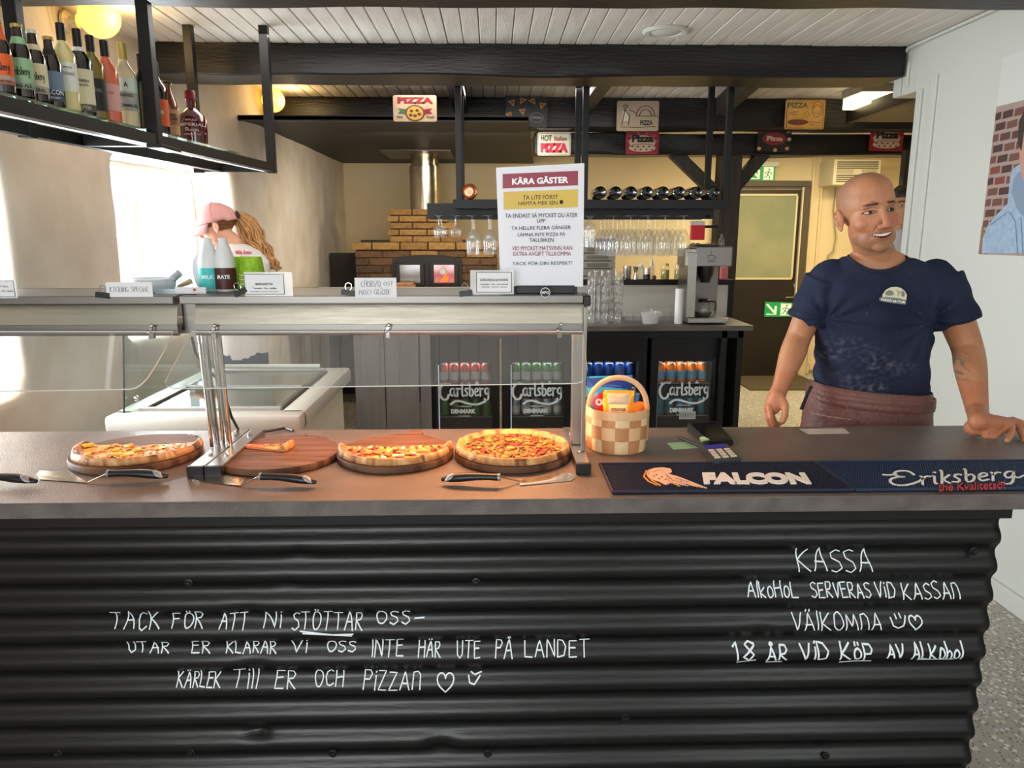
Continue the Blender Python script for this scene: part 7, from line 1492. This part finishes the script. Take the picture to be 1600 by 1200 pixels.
# apron with waistband
hip = [(1352, 668, 92, .145, 2.555), (1354, 640, 90, .143, 2.55), (1358, 612, 87, .142, 2.545), (1359, 602, 86, .14, 2.54)]
def aring(px, py, hw, ry, yc, dr, a0, a1, n=48):
    c = Wy(px, py, yc); rx = hw * yc / F_PX * 1.02 + dr; return [Vector((c.x + rx * math.cos(a) * (abs(math.cos(a)) ** 2.5 + abs(math.sin(a)) ** 2.5) ** (-.4), c.y + (ry + dr) * math.sin(a) * (abs(math.cos(a)) ** 2.5 + abs(math.sin(a)) ** 2.5) ** (-.4), c.z + .016 * math.cos(a) * -1)) for a in [a0 + (a1 - a0) * i / n for i in range(n + 1)]]
lea = mat('brown_leather', '#5e3b36', .5, col2='#6f4a42', scale=14, bump=.45, bscale=70, spec=.5)
ad = math.radians
rows_ = [aring(*hip[3], .006, ad(165), ad(375)), aring(*hip[2], .009, ad(165), ad(375)), aring(*hip[1], .010, ad(165), ad(375)), aring(*hip[0], .012, ad(168), ad(372))]
low = [[p + Vector(((p.x - man.location.x) * k * .12, -.01 * k, -k * .11)) for p in rows_[-1]] for k in (1, 2, 3, 4)]
ap = M(); ap.loft(rows_ + low, cap=False, close=False)
ap.v = [tuple(Vector(v) + Vector((0, 1, 0)) * (.006 * noise.noise(Vector(v) * 9))) for v in ap.v]
aprn = onman(ap.build('apron', lea, None, smooth='all')); so = aprn.modifiers.new('t', 'SOLIDIFY'); so.thickness = .003
wb = M(); wb.loft([[p + Vector((0, 0, z)) + (p - Vector((man.location.x, 2.54, p.z))).normalized() * o_ for p in aring(1358, 620, 88, .143, 2.545, .010, ad(150), ad(390))] for z, o_ in ((.024, .0), (.022, .004), (.004, .006), (0, .003), (-.004, .006), (-.02, .004), (-.022, 0))], cap=False, close=False)
onman(wb.build('waistband', lea, aprn if 0 else None, smooth='all'))
for px_ in (1325, 1408):
    s_ = M().tube([onshirt(px_, 640) if 0 else Wy(px_, y_, 2.395) for y_ in ()] or [Wy(px_ - 2, 632, 2.392), Wy(px_ - 3, 662, 2.392)], .0022, 6); onman(s_.build('seam', lea, None))
mb = M().tube([Wy(1262 + 6, 645, 2.45), Wy(1290, 650, 2.41), Wy(1330, 656, 2.392)], .0011, 5); onman(mb.build('stitching', mat('thread_tan', '#b08d80', .7), None))
st = M().tube([Wy(1268, 603, 2.5), Wy(1261, 617, 2.5), Wy(1252, 640, 2.5)], [.006, .006, .007], 8, flat=(1, .3)); onman(st.build('apron_tie', mat('dark_tie', '#1d1c26', .7), None))
# trousers and shoes
tr = M(); hc_ = Wy(1354, 655, 2.56)
tr.loft([[Vector((hc_.x + .165 * math.cos(a), 2.56 + .118 * math.sin(a), z)) for a in [2 * PI * i / 30 for i in range(30)]] for z in (hc_.z + .06, hc_.z - .02, hc_.z - .12)])
for q in (-1, 1): cap(tr, [(hc_.x + q * .085, 2.56, hc_.z - .08), (hc_.x + q * .1, 2.55, .5), (hc_.x + q * .11, 2.57, .1)], [.095, .07, .058], 16)
onman(link('trousers', remesh(tr, .012, 3), mat('dark_trousers', '#191b22', .85), None, smooth='all'))
for q in (-1, 1):
    s_ = M(); s_.loft([[Vector((hc_.x + q * .115 + .045 * sx_ * math.cos(a), y_, max(.002, z_ + h_ * math.sin(a)))) for a in [2 * PI * i / 16 for i in range(16)]] for y_, sx_, z_, h_ in ((2.36, .5, .03, .02), (2.38, .9, .035, .03), (2.45, 1.05, .04, .038), (2.53, .9, .055, .052), (2.61, .85, .06, .058), (2.64, .5, .05, .04))]); onman(s_.build('shoe', blackp, None, smooth=True))
# ---------------------------------------------------------------- the girl in the pink cap
DG = 4.22; gs = .93
GM = Matrix.Translation(Wy(340, 354, DG)) @ Matrix.Rotation(math.radians(-88), 4, 'Z') @ Matrix.Rotation(math.radians(14), 4, 'X')
GI = GM.inverted(); girl = thing('person', 'girl in pink cap and white t-shirt with a long curly ponytail, seen from behind', 'person', (Wy(368, 500, DG).x, DG, 0))
def ong(o): o.parent = girl; o.location = -girl.location; return o
gb = M(); head_base(gb, GM, gs, .85)
tc = Wy(374, 452, DG); nb = Wy(366, 382, DG)
cap(gb, [GM @ Vector((0, .02, -.05)), nb, nb - Vector((0, 0, .05))], [.047, .05, .06], 16)
cap(gb, [Wy(352, 402, DG - .05), Wy(340, 470, DG - .08), Wy(300, 490, DG - .1)], [.045, .04, .028], 12); cap(gb, [Wy(398, 410, DG + .08), Wy(412, 478, DG + .1), Wy(322, 500, DG + .12)], [.045, .038, .028], 12)
for hp in ((300, 490, DG - .1), (322, 500, DG + .12)):
    b0 = Wy(*hp); cap(gb, [b0, b0 + Vector((-.05, -.06, -.01))], [.028, .03], 10)
    for k in range(4): cap(gb, [b0 + Vector((-.06 + .016 * k, -.07 - .004 * k, 0)), b0 + Vector((-.075 + .016 * k, -.11, -.012)), b0 + Vector((-.08 + .016 * k, -.13, -.03))], [.009, .008, .007], 8)
    cap(gb, [b0 + Vector((.01, -.04, 0)), b0 + Vector((.02, -.08, -.01))], [.011, .008], 8)
gm = blend_mesh(gb, .005, 2); gv = face_relief([v.co.copy() for v in gm.vertices], None, GI, gs, .3, True); fl_ = []
for v in gv: fl_.extend(v)
gm.vertices.foreach_set('co', fl_); gm.update()
gsk, ghr = hx('#cf957a'), hx('#8a5a35')
def gcol(p, n):
    q = (GI @ p) / gs; c = lerp3(gsk, hx('#e0ab93'), .5 + noise.noise(p * 12))
    if q.length < .16 and q.y > (.02 if q.z < 0 else -.09) and q.z > -.03 and not (abs(q.x) > .076 and abs(q.y - .012) < .03): c = lerp3(ghr, hx('#6b4226'), .5 + noise.noise(Vector((p.x * 30, p.y * 30, p.z * 200))))
    if q.y < -.07 and abs(q.z + .07) < .006 and abs(q.x) < .022: c = hx('#b5605a')
    return (*c, 1)
setcol(gm, gcol); ong(link('body', gm, vmat('girl_skin', .5, sss=.1), None, smooth='all'))
for sx in (-1, 1): ong(M().sphere(GM @ (Vector((sx * .0315, -.074, .001)) * gs), .0115, 12, 8).build('eyeball', eyew, None, smooth='all'))
# cap: crown panels, visor, strap gap
pinkc = mat('pink_cap_cotton', '#dfa5a4', .85, bump=.2, bscale=300)
cm_ = M(); rings = []
for i in range(9):
    e = PI / 2 * i / 8; rings.append([GM @ (Vector((.092 * math.cos(e) * math.cos(a), .008 + .122 * math.cos(e) * math.sin(a), .024 + .112 * math.sin(e) + (-.012 if math.sin(a) > .5 else 0) * math.cos(e))) * gs) for a in [2 * PI * j / 36 for j in range(36)]])
cm_.loft(rings, cap=False); cp_ = ong(cm_.build('cap_crown', pinkc, None, smooth='all')); s_ = cp_.modifiers.new('t', 'SOLIDIFY'); s_.thickness = .004
for j in range(6):
    a = 2 * PI * j / 6; ong(M().tube([GM @ (Vector((.0932 * math.cos(e) * math.cos(a), .008 + .1235 * math.cos(e) * math.sin(a), .024 + .1135 * math.sin(e))) * gs) for e in [PI / 2 * i / 8 for i in range(9)]], .0012, 5).build('cap_seam', pinkc, None))
ong(M().sphere(GM @ (Vector((0, .008, .139)) * gs), .006, 10, 6).build('cap_button', pinkc, None, smooth=True))
vm = M(); rings = []
for i in range(7):
    t = i / 6; rings.append([GM @ (Vector(((.090 - .018 * t * t) * math.cos(a), .008 - (.120 + .085 * t * (1 - .25 * math.cos(a) ** 2)) * abs(math.sin(a)) ** (1 - .2 * t),   .022 - .034 * t - .02 * math.cos(a) ** 2 * t)) * gs) for a in [PI * (.08 + .84 * j / 20) for j in range(21)]])
vm.loft(rings, cap=False, close=False); vz = ong(vm.build('cap_visor', pinkc, None, smooth='all')); s_ = vz.modifiers.new('t', 'SOLIDIFY'); s_.thickness = .004
p = Wy(327, 339, 4.12); mb = M(); f = lambda a, b_: GM @ (Vector((-.0925, -.05 - a, .046 + b_)) * gs)
ribbon(mb, [[(0, 0), (0, .014), (.016, .014), (.016, 0), (0, 0)], [(.005, 0), (.005, .014)], [(.011, 0), (.011, .014)], [(0, .007), (.016, .007)]], .003, f); ong(mb.build('cap_emblem', mat('emblem_pink', '#cf4a66', .6), None))
ong(M().lathe([(.022, 0), (.024, .004), (.014, .012)], GM @ (Vector((0, .128, .036)) * gs), 16, GM.to_3x3().to_4x4() @ Matrix.Rotation(-PI / 2, 4, 'X')).build('hair_tie', mat('dark_tie2', '#4a2e22', .8), None, smooth=True))
# ponytail: wavy locks
hairm = mat('golden_brown_hair', '#9c6b40', .55, col2='#d3a26b', scale=9, stretch=(6, 6, 1), bump=.3, bscale=120); rnd = random.Random(8)
r0 = Wy(371, 337, DG + .06); cpts = [r0, Wy(386, 352, DG + .06), Wy(395, 373, DG + .05), Wy(408, 395, DG + .03), Wy(425, 413, DG + .02), Wy(437, 422, DG + .02)]
def spl(P_, t):
    k = t * (len(P_) - 1); i = min(int(k), len(P_) - 2); return P_[i].lerp(P_[i + 1], k - i)
for s in range(44):
    a = rnd.uniform(0, 2 * PI); rr = rnd.uniform(.2, 1); ph = rnd.uniform(0, 6); ln_ = rnd.uniform(.78, 1.0); pts = []; rad_ = []
    for i in range(20):
        t = i / 19 * ln_; c = spl(cpts, t); env = .068 * math.sin(PI * min(1, t * 1.0 + .08)) ** .6 * rr * (1 - .25 * t); wv = .013 * math.sin(t * 26 + ph) * (t * 1.3)
        pts.append(c + Vector((math.cos(a) * env + wv, math.sin(a) * env * .8, math.sin(a + 1) * env * .45 + wv * .6))); rad_.append(.0088 * (1 - .75 * t) + .0012)
    ong(M().tube(pts, rad_, 6).build('hair_lock', hairm, None, smooth='all'))
wshirt = mat('white_tshirt', '#e2dcd8', .85, bump=.1, bscale=60)
gt = M(); gt.loft([[Vector((c.x + rx * math.cos(a), c.y + ry * math.sin(a), c.z)) for a in [2 * PI * i / 30 for i in range(30)]] for c, rx, ry in ((Wy(380, 560, DG), .135, .11), (Wy(378, 500, DG), .14, .11), (Wy(378, 440, DG), .155, .115), (Wy(376, 410, DG), .16, .105), (Wy(372, 392, DG), .12, .085), (Wy(367, 381, DG), .06, .06))])
gt.tube([Wy(352, 402, DG - .03), Wy(346, 450, DG - .1)], [.058, .062], 16); gt.tube([Wy(398, 410, DG + .06), Wy(414, 455, DG + .04)], [.058, .062], 16)
gm2 = remesh(gt, .009, 3); ong(link('t_shirt', gm2, wshirt, None, smooth='all'))
bv2 = BVHTree.FromPolygons([v.co.copy() for v in gm2.vertices], [tuple(p.vertices) for p in gm2.polygons])
def ongs(px, py):
    d = ray(px, py).normalized(); h = bv2.ray_cast(_c, d); return (h[0] - d * .003) if h[0] else Wy(px, py, DG - .12)
for tx_, x0_, x1_, y0_, y1_ in (('Milla Svens', 368, 393, 397, 391), ('Spelare', 376, 390, 404, 399.5)):
    mb = M(); vs_, fs_ = glyphs(tx_, .03); mb.add([ongs(x0_ + (x1_ - x0_) * a, y0_ + (y1_ - y0_) * b_) for a, b_ in vs_], fs_); ong(mb.build('shirt_lettering', mat('pink_print', '#cf4f68', .7), None))
gl_ = M(); gc = Wy(380, 560, DG)
gl_.loft([[Vector((gc.x + .14 * math.cos(a), gc.y + .11 * math.sin(a), z)) for a in [2 * PI * i / 24 for i in range(24)]] for z in (gc.z + .05, gc.z - .1, gc.z - .2)])
for q in (-1, 1): cap(gl_, [(gc.x + q * .07, gc.y, gc.z - .16), (gc.x + q * .075, gc.y, .45), (gc.x + q * .08, gc.y, .08)], [.08, .055, .045], 14)
ong(link('trousers', remesh(gl_, .014, 2), mat('blue_jeans', '#2c3850', .85), None, smooth='all'))
for q in (-1, 1): ong(M().loft([[Vector((gc.x + q * .08 + .04 * s_ * math.cos(a), y_, max(.002, .035 + h_ * math.sin(a)))) for a in [2 * PI * i / 12 for i in range(12)]] for y_, s_, h_ in ((gc.y - .17, .5, .02), (gc.y - .1, 1, .033), (gc.y, .9, .045), (gc.y + .07, .6, .04))]).build('shoe', white, None, smooth=True))
# ---------------------------------------------------------------- third person half hidden at the passage
D3 = 4.75; PM = Matrix.Translation(Wy(1413, 322, D3)) @ Matrix.Rotation(math.radians(-20), 4, 'Z'); PI3 = PM.inverted()
p3 = thing('person', 'person with short dark hair and white shirt half hidden behind the man at the passage', 'person', (Wy(1420, 400, D3).x, D3, 0))
def on3(o): o.parent = p3; o.location = -p3.location; return o
pb_ = M(); head_base(pb_, PM, 1.0); n3 = PM @ Vector((0, .02, -.06)); cap(pb_, [n3, n3 - Vector((0, 0, .1))], [.052, .06], 14); sh3 = n3 - Vector((0, 0, .15))
for q in (-1, 1):
    w3 = sh3 + Vector((q * .22, -.05, -.52)); cap(pb_, [sh3 + Vector((q * .17, 0, 0)), sh3 + Vector((q * .22, .02, -.28)), w3], [.05, .04, .026], 12); cap(pb_, [w3, w3 + Vector((0, -.01, -.07))], [.027, .026], 10)
    for k in range(4): cap(pb_, [w3 + Vector((-.024 + .016 * k, -.01, -.09)), w3 + Vector((-.024 + .016 * k, -.02, -.13)), w3 + Vector((-.022 + .015 * k, -.035, -.155))], [.009, .008, .007], 8)
    cap(pb_, [w3 + Vector((-q * .025, -.02, -.03)), w3 + Vector((-q * .035, -.04, -.08))], [.011, .008], 8)
m3 = blend_mesh(pb_, .006, 2); gv = face_relief([v.co.copy() for v in m3.vertices], None, PI3, 1, .5); fl_ = []
for v in gv: fl_.extend(v)
m3.vertices.foreach_set('co', fl_); m3.update()
def c3(p, n):
    q = PI3 @ p; c = hx('#c08a62')
    if q.length < .17 and (q.z > .05 or (q.y > .02 and q.z > -.03)) : c = hx('#2a211a')
    if q.y < -.06 and abs(q.z - .024) < .004 and .01 < abs(q.x) < .05: c = hx('#2a211a')
    return (*c, 1)
setcol(m3, c3); on3(link('body', m3, vmat('person_skin', .5), None, smooth='all'))
hh_ = M(); hh_.sphere(PM @ Vector((0, .022, .05)), 1, 28, 20, (.083, .103, .083), PM.to_3x3().to_4x4()); hh_.v = [tuple(Vector(v) + noise.noise_vector(Vector(v) * 30) * .006) for v in hh_.v if 1]
on3(hh_.build('hair', mat('dark_brown_hair', '#2c231b', .7, col2='#54473a', scale=60, bump=.5, bscale=150), None, smooth='all'))
for sx in (-1, 1): on3(M().sphere(PM @ Vector((sx * .0315, -.074, .001)), .012, 12, 8).build('eyeball', eyew, None, smooth='all'))
s3 = M(); s3.loft([[Vector((sh3.x + rx * math.cos(a), sh3.y + ry * math.sin(a), sh3.z + z)) for a in [2 * PI * i / 28 for i in range(28)]] for z, rx, ry in ((-.62, .16, .12), (-.4, .165, .12), (-.15, .19, .125), (0.0, .185, .1), (.05, .1, .08), (.07, .06, .065))])
for q in (-1, 1): s3.tube([sh3 + Vector((q * .15, 0, 0)), sh3 + Vector((q * .2, .01, -.2))], [.062, .06], 16)
on3(link('t_shirt', remesh(s3, .01, 3), mat('white_shirt', '#d9d8da', .85), None, smooth='all'))
s3 = M(); s3.loft([[Vector((sh3.x + .16 * math.cos(a), sh3.y + .115 * math.sin(a), z)) for a in [2 * PI * i / 24 for i in range(24)]] for z in (sh3.z - .56, sh3.z - .7)])
for q in (-1, 1): cap(s3, [(sh3.x + q * .08, sh3.y, sh3.z - .66), (sh3.x + q * .09, sh3.y, .48), (sh3.x + q * .1, sh3.y, .09)], [.09, .062, .05], 14)
on3(link('trousers', remesh(s3, .014, 2), mat('dark_trousers', '#191b22', .85), None, smooth='all'))
for q in (-1, 1): on3(M().loft([[Vector((sh3.x + q * .1 + .043 * s_ * math.cos(a), y_, max(.002, .035 + h_ * math.sin(a)))) for a in [2 * PI * i / 12 for i in range(12)]] for y_, s_, h_ in ((sh3.y - .18, .5, .02), (sh3.y - .1, 1, .033), (sh3.y, .9, .045), (sh3.y + .07, .6, .04))]).build('shoe', blackp, None, smooth=True))
